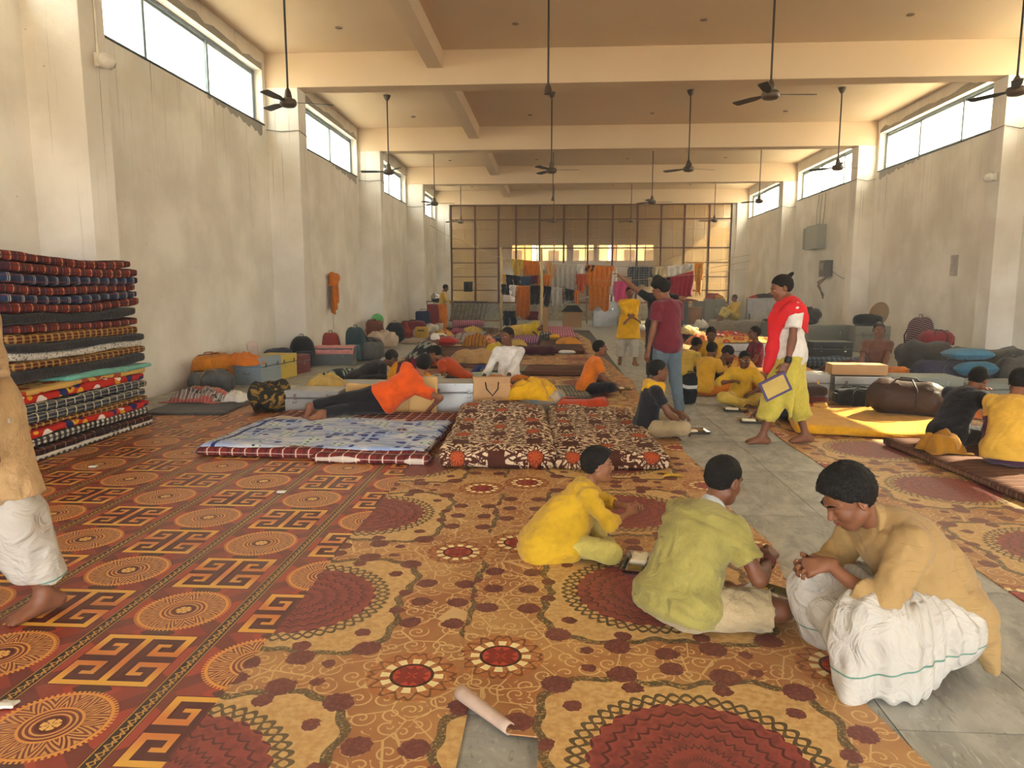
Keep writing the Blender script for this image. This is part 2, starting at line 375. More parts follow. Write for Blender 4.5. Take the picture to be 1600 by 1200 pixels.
def f_floral2(t):
    v = t.voro(5.5); d = N(t.t, v.outputs[0]); n = t.noise(12)
    c = t.mix('#c9a25a', '#a63e26', d.lt(.4)); c = t.mix(c, '#d9772e', d.lt(.22)); return t.mix(c, '#7a6a3a', n.ramp(.62, .66))
M_FLORAL2 = mat('orange blossom print', f_floral2, rough=.9, spec=.1)
M_WFLOR = mat('white leaf print', lambda t: t.mix('#cfc8bd', '#4a4038', (t.noise(16, detail=2, dist=2)-.5).abs().lt(.025)), rough=.9, spec=.1)
M_BLK = cloth('#2b2728', 'black bedding'); M_TEAL = cloth('#6fb3a2', 'teal bedding'); M_WHT = cloth('#d8d0c2', 'off white cloth')
def f_damask(t):
    x, y, z = t.xyz(); w = t.noise(4, detail=2); x = x+(w-.5)*.06; y = y+(w-.5)*.05+z*.9
    P_ = .66
    def cell(ox, oy):
        a = ((x+ox)/P_).fr()-.5; b = ((y+oy)/(P_*1.15)).fr()-.5; return t.length(a, b*1.05), b.op('ARCTAN2', a), a, b
    r, th, a, b = cell(0, 0); r2, th2, a2, b2 = cell(P_/2, P_*1.15/2)
    c = t.col('#4f2a20')
    n = t.noise(17, detail=1, dist=1.); sw = ((n-.5).abs()).gt(.05)
    for rr, tt in ((r, th), (r2, th2)):
        leaf = ((rr*30+(tt*11).sin()*2.6).sin().gt(-.1))*sw
        c = t.mix(c, '#d9c3a2', leaf*(rr.gt(.11))*(rr.lt(.40)))
        c = t.mix(c, t.mix('#8c3e22', '#b4532b', ((rr*60+(tt*8).sin()*2).sin()).gt(0)), rr.lt(.10))
    return c
M_DAMASK = mat('brown damask quilt', f_damask, rough=.85, spec=.15)
def f_blue(t):
    x, y, z = t.xyz(); n = t.noise(1, t.vec(x*2.2, y*9), 4, .6, 1.2); n2 = t.noise(3.2, detail=2)
    c = t.mix('#8fa0c8', '#c3c6cc', n.ramp(.42, .58)); c = t.mix(c, '#333f86', n.ramp(.62, .66)); c = t.mix(c, '#a89c98', n.ramp(.34, .30))
    chk = ((x*7).fr().lt(.72))*((y*9).fr().lt(.7)); patch = n2.ramp(.56, .58); c = t.mix(c, t.mix('#9fb0cc', '#2c3a80', chk), patch)
    dots = t.length((x*14).fr()-.5, (y*14).fr()-.5).lt(.22); c = t.mix(c, t.mix('#b8c8c4', '#3c4658', dots), n2.ramp(.42, .40))
    e = (x+.92).abs().lt(.02); return t.mix(c, '#22306a', e)
M_BLUE = mat('blue abstract sheet', f_blue, rough=.85, spec=.15)
def f_tin(t):
    n = t.noise(30, detail=4); s = t.noise(3, detail=5); c = t.mix('#8d8d8a', '#b6b5b0', s); c = t.mix(c, '#6d625a', n.ramp(.62, .74)*.7); return dict(color=c, rough=n*.25+.3)
M_TIN = mat('galvanised tin', f_tin, metal=.55, spec=.4); M_TINEDGE = plain('#757471', .4, .6)
def tinpaint(c): return mat('painted tin '+c, lambda t: dict(color=t.mix(c, '#5f5a54', t.noise(18, detail=5).ramp(.6, .75)*.5), rough=.5), spec=.4)
M_STEEL = mat('polished steel', lambda t: dict(color=t.mix('#c9c9c9', '#a9a9ab', t.noise(8)), rough=.18), metal=1.)
M_FOAM = mat('yellowed foam', lambda t: dict(color=t.mix(t.mix('#c39a5c', '#dcbb80', t.noise(3, detail=4)), '#a3453c', t.noise(2.3, t.vec(t.xyz()[0]*1.3, t.xyz()[2]*3.2)).ramp(.62, .74)*.75), bump=(t.noise(160), .5, .005)), rough=.95)
M_PAPER = mat('kraft paper', lambda t: dict(color=t.mix('#a88058', '#c09a6c', t.noise(4, detail=4)), bump=(t.noise(7, detail=3, dist=.6), .5, .03)), rough=.8)
M_WOOD = mat('pale wood', lambda t: t.mix('#b08a5c', '#8a6640', t.noise(1, t.vec(t.xyz()[0]*40, t.xyz()[1]*40, t.xyz()[2]*3), 3)), rough=.7)
M_BLKPL = plain('#1d1d1f', .5); M_STRAP = cloth('#2a2a2c', 'black webbing'); M_RICE = plain('#e6dcc0', .8); M_CURRY = plain('#b5862f', .6)
def grime(c, a): return mat('grimy '+c, lambda t: dict(color=t.mix(c, a, t.noise(7, detail=5).ramp(.4, .7))), rough=.85)
# ------------------------------------------------------------------ glass
def glass_mat(name, tint, dirt, amt):
    m = bpy.data.materials.new(name); m.use_nodes = True; t = m.node_tree; t.nodes.clear(); tt = T(t)
    o = t.nodes.new('ShaderNodeOutputMaterial'); tr = t.nodes.new('ShaderNodeBsdfTransparent'); tl = t.nodes.new('ShaderNodeBsdfTranslucent'); di = t.nodes.new('ShaderNodeBsdfDiffuse')
    gl = t.nodes.new('ShaderNodeBsdfGlossy'); gl.inputs['Roughness'].default_value = .15; tr.inputs[0].default_value = lin(tint); tl.inputs[0].default_value = lin(dirt); di.inputs[0].default_value = lin(dirt)
    m1 = t.nodes.new('ShaderNodeMixShader'); m1.inputs[0].default_value = .35; t.links.new(tl.outputs[0], m1.inputs[1]); t.links.new(di.outputs[0], m1.inputs[2])
    n = tt.noise(1.1, detail=5).ramp(.25, .8)*.35+amt; m2 = t.nodes.new('ShaderNodeMixShader'); t.links.new(n.v, m2.inputs[0]); t.links.new(tr.outputs[0], m2.inputs[1]); t.links.new(m1.outputs[0], m2.inputs[2])
    m3 = t.nodes.new('ShaderNodeMixShader'); m3.inputs[0].default_value = .05; t.links.new(m2.outputs[0], m3.inputs[1]); t.links.new(gl.outputs[0], m3.inputs[2]); t.links.new(m3.outputs[0], o.inputs[0])
    return m
M_GLASS = glass_mat('dirty window glass', '#f8faf4', '#f0eee0', .3)
M_GLASSB = glass_mat('dusty front glass', '#d8ccb4', '#8a7a60', .08)
# ------------------------------------------------------------------ the hall
XL, XR, PLX, PRX = -5.73, 8.75, -5.11, 8.28        # wall planes and pillar faces
YB, Y0, YW = 34.5, -9., -9.
PY = [-5.45, 1.15, 7.75, 14.35, 20.95, 27.6, 34.3]; PD = .45
ZB, ZC, ZS, ZT = 5.41, 6.05, 4.67, 5.7
fl = struct(MB().b2((XL-.3, Y0, -.2), (XR+.3, YB+.4, -.006)).build('floor', M_JOINT))
sm = MB().box((0, 0, -.003), (1, 1, .006)).mesh('slab', M_STONE)
def slabs(xs, y0, y1, dy, st=0.):
    for i in range(len(xs)-1):
        y = y0+(st if i % 2 else 0)
        while y < y1-.05:
            o = link('slab', sm, fl, ((xs[i]+xs[i+1])/2, y+dy/2, 0)); o.scale = (xs[i+1]-xs[i]-.005, dy-.005, 1); y += dy
slabs([-.75, -.04, .6, 1.2, 1.8, 2.4], 1.2, 3.6, 1.2); slabs([1.2, 1.8, 2.4, 3.0], 3.6, 26.4, 1.2)
slabs([-5.7, -4.8, -3.9, -3.0], 8.4, 27, 1.2); slabs([-5.7, -3.5, -1.3, .9, 3.0, 5.2, 7., 8.7], 26.4, 34.5, 1.35); slabs([5.2, 7., 8.7], 4., 26., 1.8)
slabs([-3, -1.9, -.75, .6, 1.2], -8.4, 1.2, 1.6); slabs([3., 4.1, 5.2], 12., 26., 1.8)
def side_wall(name, xw, sgn):
    """xw: inner face; the wall runs 0.25 m outwards; long openings under the ceiling"""
    mb = MB(); xo = xw+sgn*.25
    op = []
    for a, b in zip(PY[:-1], PY[1:]): op.append((a+PD+.35, b-.14))
    mb.b2((xw, YW, -.2), (xo, YB+.4, ZS)); mb.b2((xw, YW, ZT), (xo, YB+.4, ZC+.2))
    e = [YW]+[v for q in op for v in q]+[YB+.4]
    for i in range(0, len(e), 2): mb.b2((xw, e[i], ZS), (xo, e[i+1], ZT))
    w = struct(mb.build(name, M_WALL)); return w, op, xo
wl, opl, xol = side_wall('wall_left', XL, -1); wr, opr, xor_ = side_wall('wall_right', XR, 1)
for w, xa, xb in ((wl, XL, PLX), (wr, PRX, XR)):
    for y in PY: MB().b2((xa-.02, y, 0), (xb+.02, y+PD, ZB+.003)).build('pillar', M_WALL, w, bevel=.012)
M_WFR = plain('#7f8b94', .5); wi = 0
M_SILL = plain('#56585a', .9)
for op, xo, sg in ((opl, xol, -1), (opr, xor_, 1)):
    for a, b in op:
        if a < -9: continue
        wi += 1; root = struct(empty('window_%d' % wi, (xo-sg*.06, (a+b)/2, ZS))); L = b-a; Hh = ZT-ZS
        for nm, c, d in (('sill', (-sg*.09, 0, .012), (.24, L, .03)), ('head_frame', (0, 0, Hh-.03), (.06, L, .06)), ('foot_frame', (0, 0, .055), (.06, L, .05)), ('side_frame', (0, L/2-.05, Hh/2), (.06, .1, Hh)), ('side_frame', (0, -L/2+.05, Hh/2), (.06, .1, Hh))):
            MB().box(c, d).build(nm, M_SILL if nm == 'sill' else M_WFR, root, bevel=.006)
        for k in range(3):
            c = -L/2+L*(k+.5)/3; sw = L/3
            s_ = MB()
            for yy in (c-sw/2, c+sw/2): s_.box((.014*(-1)**k, yy, Hh/2), (.03, .06, Hh-.1))
            s_.box((.014*(-1)**k, c, .1), (.03, sw, .04)).box((.014*(-1)**k, c, Hh-.08), (.03, sw, .04)); sa = s_.build('sash', M_WFR, root)
            MB().box((.014*(-1)**k, c, Hh/2), (.006, sw-.04, Hh-.14)).build('pane', M_GLASS, sa)
        portal('daylight', (xo+sg*.12, (a+b)/2, (ZS+ZT)/2), (0, R(90)*sg, 0), Hh, L)
    # patched raw cement under the sills
    for a, b in op[2:4]:
        n = 26; pts = [(b-2.3+2.2*i/n, -.05-.16*(i/n)**1.5-.03*math.sin(i*2.1)-.02*math.sin(i*5.3)) for i in range(n+1)]
        V = [(0, y, 0) for y, z in pts]+[(0, y, z) for y, z in pts]
        mbp = MB().add([(sg*-.004, y, z) for _, y, z in V]+[(sg*.004, y, z) for _, y, z in V], [(i, i+1, n+2+i, n+1+i) for i in range(n)])
        mbp.build('cement_patch', M_RAW, wl if sg < 0 else wr, (XL if sg < 0 else XR, 0, ZS))
        n = 20; mb2 = MB(); rs = random.Random(int(a*10))
        top = [(a+(b-a)*i/n, .05+rs.random()*.13) for i in range(n+1)]
        mb2.add([(sg*-.005, y, 0) for y, z in top]+[(sg*-.005, y, z) for y, z in top], [(i, i+1, n+2+i, n+1+i) for i in range(n)])
        mb2.build('cement_patch', M_RAW, wl if sg < 0 else wr, (XL if sg < 0 else XR, 0, ZT))
ce = struct(MB().b2((XL-.25, Y0, ZC), (XR+.25, YB+3.9, ZC+.2)).build('ceiling', M_CEIL))
for y in PY: MB().b2((XL, y, ZB), (XR, y+PD, ZC+.01)).build('beam', M_CEIL, ce, bevel=.012)
for a, b in zip(PY[:-1], PY[1:]): MB().b2((-2.52, a+PD, 5.72), (-2.22, b, ZC+.01)).build('beam', M_CEIL, ce, bevel=.01)
MB().b2((-2.52, Y0, 5.72), (-2.22, PY[0], ZC+.01)).build('beam', M_CEIL, ce)
M_HOLE = plain('#8d7a66', .9)
hk = MB().lathe([(.0, 0), (.06, 0), (.06, -.012), (.03, -.02), (0, -.02)], 12).mesh('light_box', M_HOLE)
for i, (a, b) in enumerate(zip(PY[2:-1], PY[3:])):
    for x in (-4.1, -1., 2.2, 5.6): link('light_box', hk, ce, (x+.25, (a+b)/2+2.0, ZC))
# wall behind: low parapet, glazed screen above
wf_ = struct(MB().b2((XL, Y0, 3.0), (XR, Y0+.25, ZC)).build('wall_front', M_WALL))
wb = struct(MB().b2((XL, YB, -.2), (XR, YB+.25, .77)).build('wall_back', grime('#a8a08e', '#7d7566')))
MB().b2((XL, YB, .77), (PLX+.03, YB+.25, ZC)).build('wall_side_piece', M_WALL, wb); MB().b2((8.1, YB, .77), (XR, YB+.25, ZC)).build('wall_side_piece', M_WALL, wb)
MB().b2((XL, YB-.02, .74), (XR, YB+.3, .80)).build('coping', grime('#b3aa98', '#8a8172'), wb, bevel=.01)
gw = struct(empty('window_20', (0, YB+.12, .8))); M_MUL = plain('#5e3427', .55)
cx = [-5.05, -3.9, -2.78, -1.95, -.84, .31, 1.44, 2.6, 3.75, 4.85, 5.93, 7.07, 8.08]; cz = [0, 1.27, 2.6, 3.93, 4.61-.8+.86]
cz = [0., .62, 1.26, 1.92, 2.6, 3.93, 4.6]
for x in cx: MB().box((x, 0, 2.3), (.085, .07, 4.62)).build('mullion', M_MUL, gw)
for z in (0.03, 2.6, 3.93, 4.6): MB().box((1.5, 0, z), (13.1, .06, .06)).build('transom', M_MUL, gw)
for i in range(len(cx)-1):
    x0, x1 = cx[i], cx[i+1]
    for z in (.62, 1.26, 1.92):
        if i in (0, 1, 10, 11) or z == 1.26: MB().box(((x0+x1)/2, .01, z), (x1-x0, .035, .035)).build('glazing_bar', M_MUL, gw)
    for z0, z1 in ((.03, 1.26), (1.26, 2.6), (2.6, 3.93), (3.93, 4.6)):
        MB().box(((x0+x1)/2, 0, (z0+z1)/2), (x1-x0-.06, .008, z1-z0-.04)).build('pane', M_GLASSB, gw)
portal('daylight', (1.5, YB+.35, 3.1), (R(90), 0, PI), 13., 4.6)
portal('daylight', (1.5, Y0-.05, 1.5), (R(90), 0, 0), 14.4, 3.)
# outdoors beyond the screen: veranda with bamboo scaffolding, lit houses further off
struct(MB().b2((-60, -60, -.4), (60, 120, -.21)).build('ground', mat('dusty ground', col='#b7a88c', rough=.95)))
ver = empty('veranda_wall', (0, 38.2, 0)); tag(ver, 'tan rendered veranda wall with an open strip seen through the glass screen', 'wall')
mvw = grime('#9c8f78', '#80735c')
MB().b2((-8, 0, -.2), (11, .2, 2.95)).build('lower_wall', mvw, ver); MB().b2((-8, 0, 3.75), (11, .2, 6.4)).build('upper_wall', mvw, ver)
MB().b2((-8, -3.4, -.2), (-7.8, 0, 6.1)).build('added_end_wall', mvw, ver); MB().b2((10.8, -3.4, -.2), (11, 0, 2.6)).build('added_end_wall', mvw, ver)  # unseen end walls, added to keep daylight off the veranda behind the glass
for x, x1_ in ((-8, -2.35), (.5, .85), (1.9, 2.1), (5.0, 11)): MB().b2((x, -.02, 2.9), (x1_, .22, 3.8)).build('post', mvw, ver)
M_BAM = mat('bamboo', lambda t: t.mix('#b89c68', '#d8c694', t.noise(4)), rough=.6)
rs = random.Random(4); ORD = 'first second third fourth fifth sixth seventh eighth ninth tenth eleventh twelfth thirteenth fourteenth fifteenth sixteenth seventeenth eighteenth nineteenth twentieth'.split()
for i in range(20):
    x = -5.3+i*.74+rs.uniform(-.15, .15); o = MB().tube([(0, 0, 0), (rs.uniform(-.1, .1), 0, 5.8)], .032, 6).build('bamboo_pole', M_BAM, None, (x, 36.5, -.21))
    tag(o, '%s upright bamboo scaffold pole from the left outside the glass screen' % ORD[i], 'pole', 'upright scaffold poles behind the glass')
for i, z in enumerate((1.0, 1.75, 2.55, 3.9, 4.45, 5.0)):
    o = MB().tube([(-5.6, 0, 0), (2, 0, rs.uniform(-.05, .05)), (9, 0, 0)], .03, 6).build('bamboo_pole', M_BAM, None, (0, 36.44, z)); tag(o, '%s level bamboo scaffold pole from the ground outside the glass screen' % ORD[i], 'pole', 'level scaffold poles behind the glass')
for xa, za, xb, zb in ((-5.3, 4.2, -1.2, 2.2), (3.8, 2.2, 8.6, 4.3)):
    o = MB().tube([(xa, 0, za), (xb, 0, zb)], .04, 6).build('bamboo_brace', M_BAM, None, (0, 36.38, 0)); tag(o, 'slanting bamboo brace at the %s end of the glass screen' % ('left' if xa < 0 else 'right'), 'pole')
for x, w, h, c, lb in ((-3.2, 3.6, 9, '#e8bf80', 'orange rendered house far behind the clothes line'), (.9, 3.6, 8, '#efe0b0', 'pale yellow house far behind the glass screen'), (4.8, 3.4, 10, '#e8cba8', 'salmon house far behind the glass, right of the yellow one')):
    b = empty('house', (x*1.6, 62, -.3)); tag(b, lb, 'building'); w *= 1.6; MB().b2((-w/2, 0, 0), (w/2, 4, h)).build('house_wall', plain(c, .9), b)
    for k in range(3): MB().b2((-w/2+.7+k*1.7, -.06, 3.4), (-w/2+1.6+k*1.7, .05, 5.0)).build('house_window', plain('#6d5a48', .6), b)
# ------------------------------------------------------------------ carpets
def carpet(name, poly, z0, z1, m, label, lift=None):
    o = MB().prism(poly, z0, z1).build(name, m); tag(o, label, 'carpet'); return o
rs = random.Random(2)
def wavy(x, ya, yb, n, a, seed):
    q = random.Random(seed); p1, p2 = q.random()*6, q.random()*6
    return [(x+a*(math.sin((ya+(yb-ya)*i/n)*2.3+p1)+.6*math.sin((ya+(yb-ya)*i/n)*5.1+p2)), ya+(yb-ya)*i/n) for i in range(n+1)]
carpet('key_carpet', [(-5.05, -1.), (-.9, -1.), (-.9, 10.75), (-3.6, 10.75), (-4.75, 9.9), (-5.05, 8.6)], 0, .006, M_KEY, 'red and yellow greek key carpet covering the floor on the left')
carpet('floral_carpet', wavy(-1.25, -1., 12.2, 40, .008, 3)+[(-.3, 12.2), (-.3, 5)]+[(-.31, 2.), (-.36, -1.)], .006, .010, M_FLA, 'ochre floral carpet strip between the key carpet and the curled strip')
edge = [(1.30, -1.), (1.26, 1.9), (1.20, 2.2), (1.13, 2.62), (1.24, 2.95), (1.28, 3.3), (1.21, 3.7), (1.29, 4.2), (1.24, 4.7), (1.15, 5.3), (1.25, 5.9), (1.2, 6.6), (1.24, 7.2), (1.33, 8.), (1.22, 8.8), (1.3, 9.8), (1.2, 10.6), (1.28, 12.2)]
fc = carpet('floral_carpet', [(-.05, -1.)]+edge+[(-.42, 12.2), (-.40, 9.), (-.39, 5.2), (-.43, 4.6), (-.38, 4.1), (-.42, 3.6), (-.40, 3.0), (-.36, 2.7), (-.345, 2.46), (-.24, 2.36), (-.15, 2.27), (-.05, 2.26)], .012, .017, M_FLB, 'ochre floral carpet strip with a curled corner beside the stone aisle')
def fcurl(u, v):
    a = v*4.3; r = .026*(1-.25*u); p0 = Vector((-.35, 2.47, .016)); p1 = Vector((-.15, 2.265, .016)); p = p0.lerp(p1, u); n = Vector((.72, .69, 0))
    return p+n*(math.sin(a)*-r+.004)+Vector((0, 0, r-r*math.cos(a)))
sheet('curled_corner', fcurl, 10, 14, M_BACKING, fc, .004)
carpet('floral_carpet', wavy(2.31, -1., 11.2, 50, .012, 8)+[(5.6, 11.2), (5.6, -1.)], 0, .007, M_FLC, 'ochre floral carpet to the right of the stone aisle')
carpet('floral_carpet', [(-3.3, 12.3), (1.2, 12.3), (1.1, 15), (.9, 18), (1., 21.), (.7, 24.8), (-3.6, 25.2)], 0, .006, M_FLB, 'far ochre carpet under the rows of bedding left of the aisle')
carpet('floral_carpet', [(2.3, 11.3), (5.8, 11.3), (6.6, 18), (6.4, 26), (2.7, 26.5), (2.5, 20), (2.5, 15)], 0, .006, M_FLC, 'far ochre carpet under the bedding right of the aisle')
# ------------------------------------------------------------------ ceiling fans
M_FAN = plain('#3a322b', .45); M_FAN2 = plain('#5b4c3e', .4, .3)
def make_fan(blades=True):
    r = empty('ceiling_fan'); 
    MB().lathe([(0, 0), (.085, 0), (.085, -.03), (.05, -.1), (.018, -.13), (.018, -.14)], 14).build('canopy', M_FAN2, r, (0, 0, 0), smooth=True)
    MB().tube([(0, 0, 0), (0, 0, -1.62)], .016, 8).build('down_rod', M_FAN, r)
    MB().lathe([(.018, -1.55), (.045, -1.6), (.06, -1.68), (.06, -1.7)], 12).build('lower_canopy', M_FAN2, r, smooth=True)
    if blades:
        MB().lathe([(.06, -1.7), (.11, -1.715), (.125, -1.74), (.125, -1.79), (.1, -1.82), (.04, -1.835), (0, -1.835)], 20).build('motor', M_FAN2, r, smooth=True)
        bl = MB(); xs = [.1, .2, .3, .63, .66]; ws = [.03, .035, .062, .07, .05]
        V = [(x, s*w, (s*w)*.18+dz) for x, w in zip(xs, ws) for s in (-1, 1) for dz in (-.004, .004)]
        F_ = []
        for i in range(4):
            a = i*4; b = a+4; F_ += [(a+1, a+3, b+3, b+1), (a, b, b+2, a+2), (a, a+1, b+1, b), (a+2, b+2, b+3, a+3)]
        F_ += [(0, 2, 3, 1), (16, 17, 19, 18)]; bm_ = bl.add(V, F_).mesh('blade', M_FAN)
        for k in range(3): link('blade', bm_, r, (0, 0, -1.755), (0, 0, k*2*PI/3))
    return r
fan = make_fan(); rod = make_fan(False); rod.name = 'fan_down_rod'
cols = ['leftmost', 'second from left', 'third from left', 'rightmost']; rows = ['nearest row', 'second row', 'third row', 'farthest row']
fy = [11.0, 17.5, 24.0, 30.6]; fx = [-4.05, -.15, 3.05, 6.45]; spin = random.Random(7); used = [False, False]
angs = {(0, 0): 20, (0, 2): 5, (0, 3): 0, (1, 1): 0, (1, 2): 20, (1, 3): 15}
for j in range(4):
    for i in range(4):
        bare = (i == 1 and j in (0, 2)); src = rod if bare else fan; k = int(bare)
        o = src if not used[k] else copy_tree(src); used[k] = True
        o.location = (fx[i], fy[j], ZC); o.rotation_euler = (0, 0, R(angs.get((j, i), spin.uniform(0, 120))))
        if bare: tag(o, 'bare fan rod without blades, in the %s of fans' % rows[j], 'fan rod', 'bare fan rods')
        else: tag(o, 'dark three blade ceiling fan, %s in the %s' % (cols[i], rows[j]), 'fan', 'ceiling fans')
# ------------------------------------------------------------------ people: smooth signed-distance bodies turned into meshes
def A3(v): return np.array(v, float)
def unit(v): v = A3(v); return v/max(np.linalg.norm(v), 1e-9)
class Field:
    """list of primitives -> one smooth surface"""
    def __init__(s): s.p = []
    def cone(s, a, b, ra, rb, k=.02, cut=None, sub=False):
        a, b = A3(a), A3(b); r = max(ra, rb); s.p.append(('c', a, b, ra, rb, k, cut, sub, np.minimum(a, b)-r, np.maximum(a, b)+r)); return s
    def ell(s, c, r, M=None, k=.02, sub=False, cut=None):
        c = A3(c); r = A3(r); M = np.eye(3) if M is None else M; e = np.sqrt((M**2)@(r**2)); s.p.append(('e', c, M, r, None, k, cut, sub, c-e, c+e)); return s
    def cut(s, p, n): s.p.append(('x', A3(p), unit(n))); return s
    def mesh(s, h, wr=0., wf=30., seed=0, pleat=None):
        ad = [q for q in s.p if q[0] != 'x' and not q[7]]
        lo = np.min([q[8] for q in ad], 0)-3*h-.01; hi = np.max([q[9] for q in ad], 0)+3*h+.01
        n = np.ceil((hi-lo)/h).astype(int)+1; ax = [(lo[i]+h*np.arange(n[i])).astype(np.float32) for i in range(3)]
        F_ = np.full(n, .2, np.float32)
        for q in s.p:
            if q[0] == 'x':
                d = (ax[0][:, None, None]-q[1][0])*q[2][0]+(ax[1][None, :, None]-q[1][1])*q[2][1]+(ax[2][None, None, :]-q[1][2])*q[2][2]
                F_ = np.maximum(F_, d.astype(np.float32)); continue
            ty, A, B, ra, rb, k, cutp, sub, l_, h_ = q; m = k+2.5*h
            i0 = np.maximum(((l_-m-lo)/h).astype(int), 0); i1 = np.minimum(((h_+m-lo)/h).astype(int)+2, n)
            if np.any(i1 <= i0): continue
            sl_ = tuple(slice(a, b) for a, b in zip(i0, i1)); X, Y, Z = np.meshgrid(*[ax[i][sl_[i]] for i in range(3)], indexing='ij', sparse=True)
            if ty == 'c':
                ba = B-A; L2 = ba@ba; px, py, pz = X-A[0], Y-A[1], Z-A[2]
                t = np.clip((px*ba[0]+py*ba[1]+pz*ba[2])/max(L2, 1e-9), 0, 1)
                d = np.sqrt((px-t*ba[0])**2+(py-t*ba[1])**2+(pz-t*ba[2])**2)-(ra+(rb-ra)*t)
            else:
                Mx = B; r = ra; px, py, pz = X-A[0], Y-A[1], Z-A[2]
                u = [(px*Mx[0, i]+py*Mx[1, i]+pz*Mx[2, i])/r[i] for i in range(3)]
                k0 = np.sqrt(u[0]**2+u[1]**2+u[2]**2); k1 = np.sqrt((u[0]/r[0])**2+(u[1]/r[1])**2+(u[2]/r[2])**2); d = k0*(k0-1)/np.maximum(k1, 1e-6)
            if cutp is not None:
                for c_, n_ in cutp: d = np.maximum(d, (X-c_[0])*n_[0]+(Y-c_[1])*n_[1]+(Z-c_[2])*n_[2])
            G_ = F_[sl_]; d = d.astype(np.float32)
            if sub: hh = np.maximum(k-np.abs(G_+d), 0)/k; F_[sl_] = np.maximum(G_, -d)+hh*hh*k*.25
            else: hh = np.maximum(k-np.abs(G_-d), 0)/k; F_[sl_] = np.minimum(G_, d)-hh*hh*k*.25
        if wr or pleat:
            X, Y, Z = np.meshgrid(*ax, indexing='ij', sparse=True); rs_ = np.random.RandomState(seed); w = 0
            for j in range(4):
                d = unit(rs_.normal(size=3)*A3((1, 1, .8))); e = unit(rs_.normal(size=3)); f = wf*(1+.5*j)
                w = w+(1.27-2*np.abs(np.sin((X*d[0]+Y*d[1]+Z*d[2])*f*.5+1.6*np.sin((X*e[0]+Y*e[1]+Z*e[2])*f*.3)+rs_.rand()*7)))/(1+.5*j)
            F_ = F_+(wr*w/2).astype(np.float32)
            if pleat:
                (cx_, cy_), nn, am = pleat; F_ = F_+(am*np.sin(np.arctan2(Y-cy_, X-cx_)*nn+Z*3)).astype(np.float32)
        # surface nets
        S = F_ < 0; c = np.zeros(np.array(S.shape)-1, np.uint8); sh = S.shape
        cor = [(i, j, k) for i in (0, 1) for j in (0, 1) for k in (0, 1)]
        for i, j, k in cor: c += S[i:sh[0]-1+i, j:sh[1]-1+j, k:sh[2]-1+k]
        I = np.argwhere((c > 0) & (c < 8)); idm = -np.ones(c.shape, np.int64); idm[tuple(I.T)] = np.arange(len(I))
        P_ = np.zeros((len(I), 3)); cnt = np.zeros(len(I)); fv = {q: F_[I[:, 0]+q[0], I[:, 1]+q[1], I[:, 2]+q[2]].astype(float) for q in cor}
        for a in cor:
            for d in range(3):
                if a[d]: continue
                b = list(a); b[d] = 1; b = tuple(b); fa, fb = fv[a], fv[b]; x = (fa < 0) != (fb < 0)
                t = np.where(x, fa/np.where(x, fa-fb, 1), 0); P_ += x[:, None]*(A3(a)+t[:, None]*(A3(b)-A3(a))); cnt += x
        V = (I+P_/np.maximum(cnt, 1)[:, None])*h+lo; Q = []
        for d in range(3):
            e1, e2 = (d+1) % 3, (d+2) % 3; a = [slice(None)]*3; b = [slice(None)]*3; a[d] = slice(0, -1); b[d] = slice(1, None)
            for sgn in (0, 1):
                E_ = np.argwhere((S[tuple(a)] != S[tuple(b)]) & (S[tuple(a)] == bool(sgn)))
                E_ = E_[(E_[:, e1] > 0) & (E_[:, e2] > 0) & (E_[:, e1] < sh[e1]-1) & (E_[:, e2] < sh[e2]-1)]
                if not len(E_): continue
                o1 = np.zeros(3, int); o1[e1] = 1; o2 = np.zeros(3, int); o2[e2] = 1
                qd = np.stack([idm[tuple((E_-o1-o2).T)], idm[tuple((E_-o2).T)], idm[tuple(E_.T)], idm[tuple((E_-o1).T)]], 1)
                Q.append(qd if sgn else qd[:, ::-1])
        return V, np.vstack(Q)
def ik(a, b, l1, l2, pole):
    a, b, pole = A3(a), A3(b), unit(pole); d = b-a; L = np.linalg.norm(d); L_ = min(max(L, abs(l1-l2)+1e-3), l1+l2-1e-3); u = d/max(L, 1e-9)
    x = (l1*l1-l2*l2+L_*L_)/(2*L_); y = math.sqrt(max(l1*l1-x*x, 0)); w = pole-u*(pole@u); w = unit(w)
    return a+u*x+w*y, a+u*L_
def rotx(a): c, s = math.cos(a), math.sin(a); return A3([[1, 0, 0], [0, c, -s], [0, s, c]])
def roty(a): c, s = math.cos(a), math.sin(a); return A3([[c, 0, s], [0, 1, 0], [-s, 0, c]])
def rotz(a): c, s = math.cos(a), math.sin(a); return A3([[c, -s, 0], [s, c, 0], [0, 0, 1]])
def skin_mat(c):
    def f(t):
        n = t.noise(12, detail=4); base = lin(c)
        return dict(color=t.mix(tuple(q*.78 for q in base[:3])+(1,), base, n.ramp(.3, .65)), bump=(t.noise(240), .08, .004))
    return mat('skin '+c, f, rough=.52, spec=.35)
M_HAIR = mat('black hair', lambda t: dict(color=t.mix('#080605', '#17110d', t.noise(60, detail=2)), bump=(t.noise(1, t.vec(t.xyz()[0]*160, t.xyz()[1]*70, t.xyz()[2]*70), 3, .6, .8), .9, .012)), rough=.6, spec=.22)
M_EYE = plain('#d8d0c8', .3); M_IRIS = plain('#140c08', .2); M_LIP = plain('#7a4238', .5)
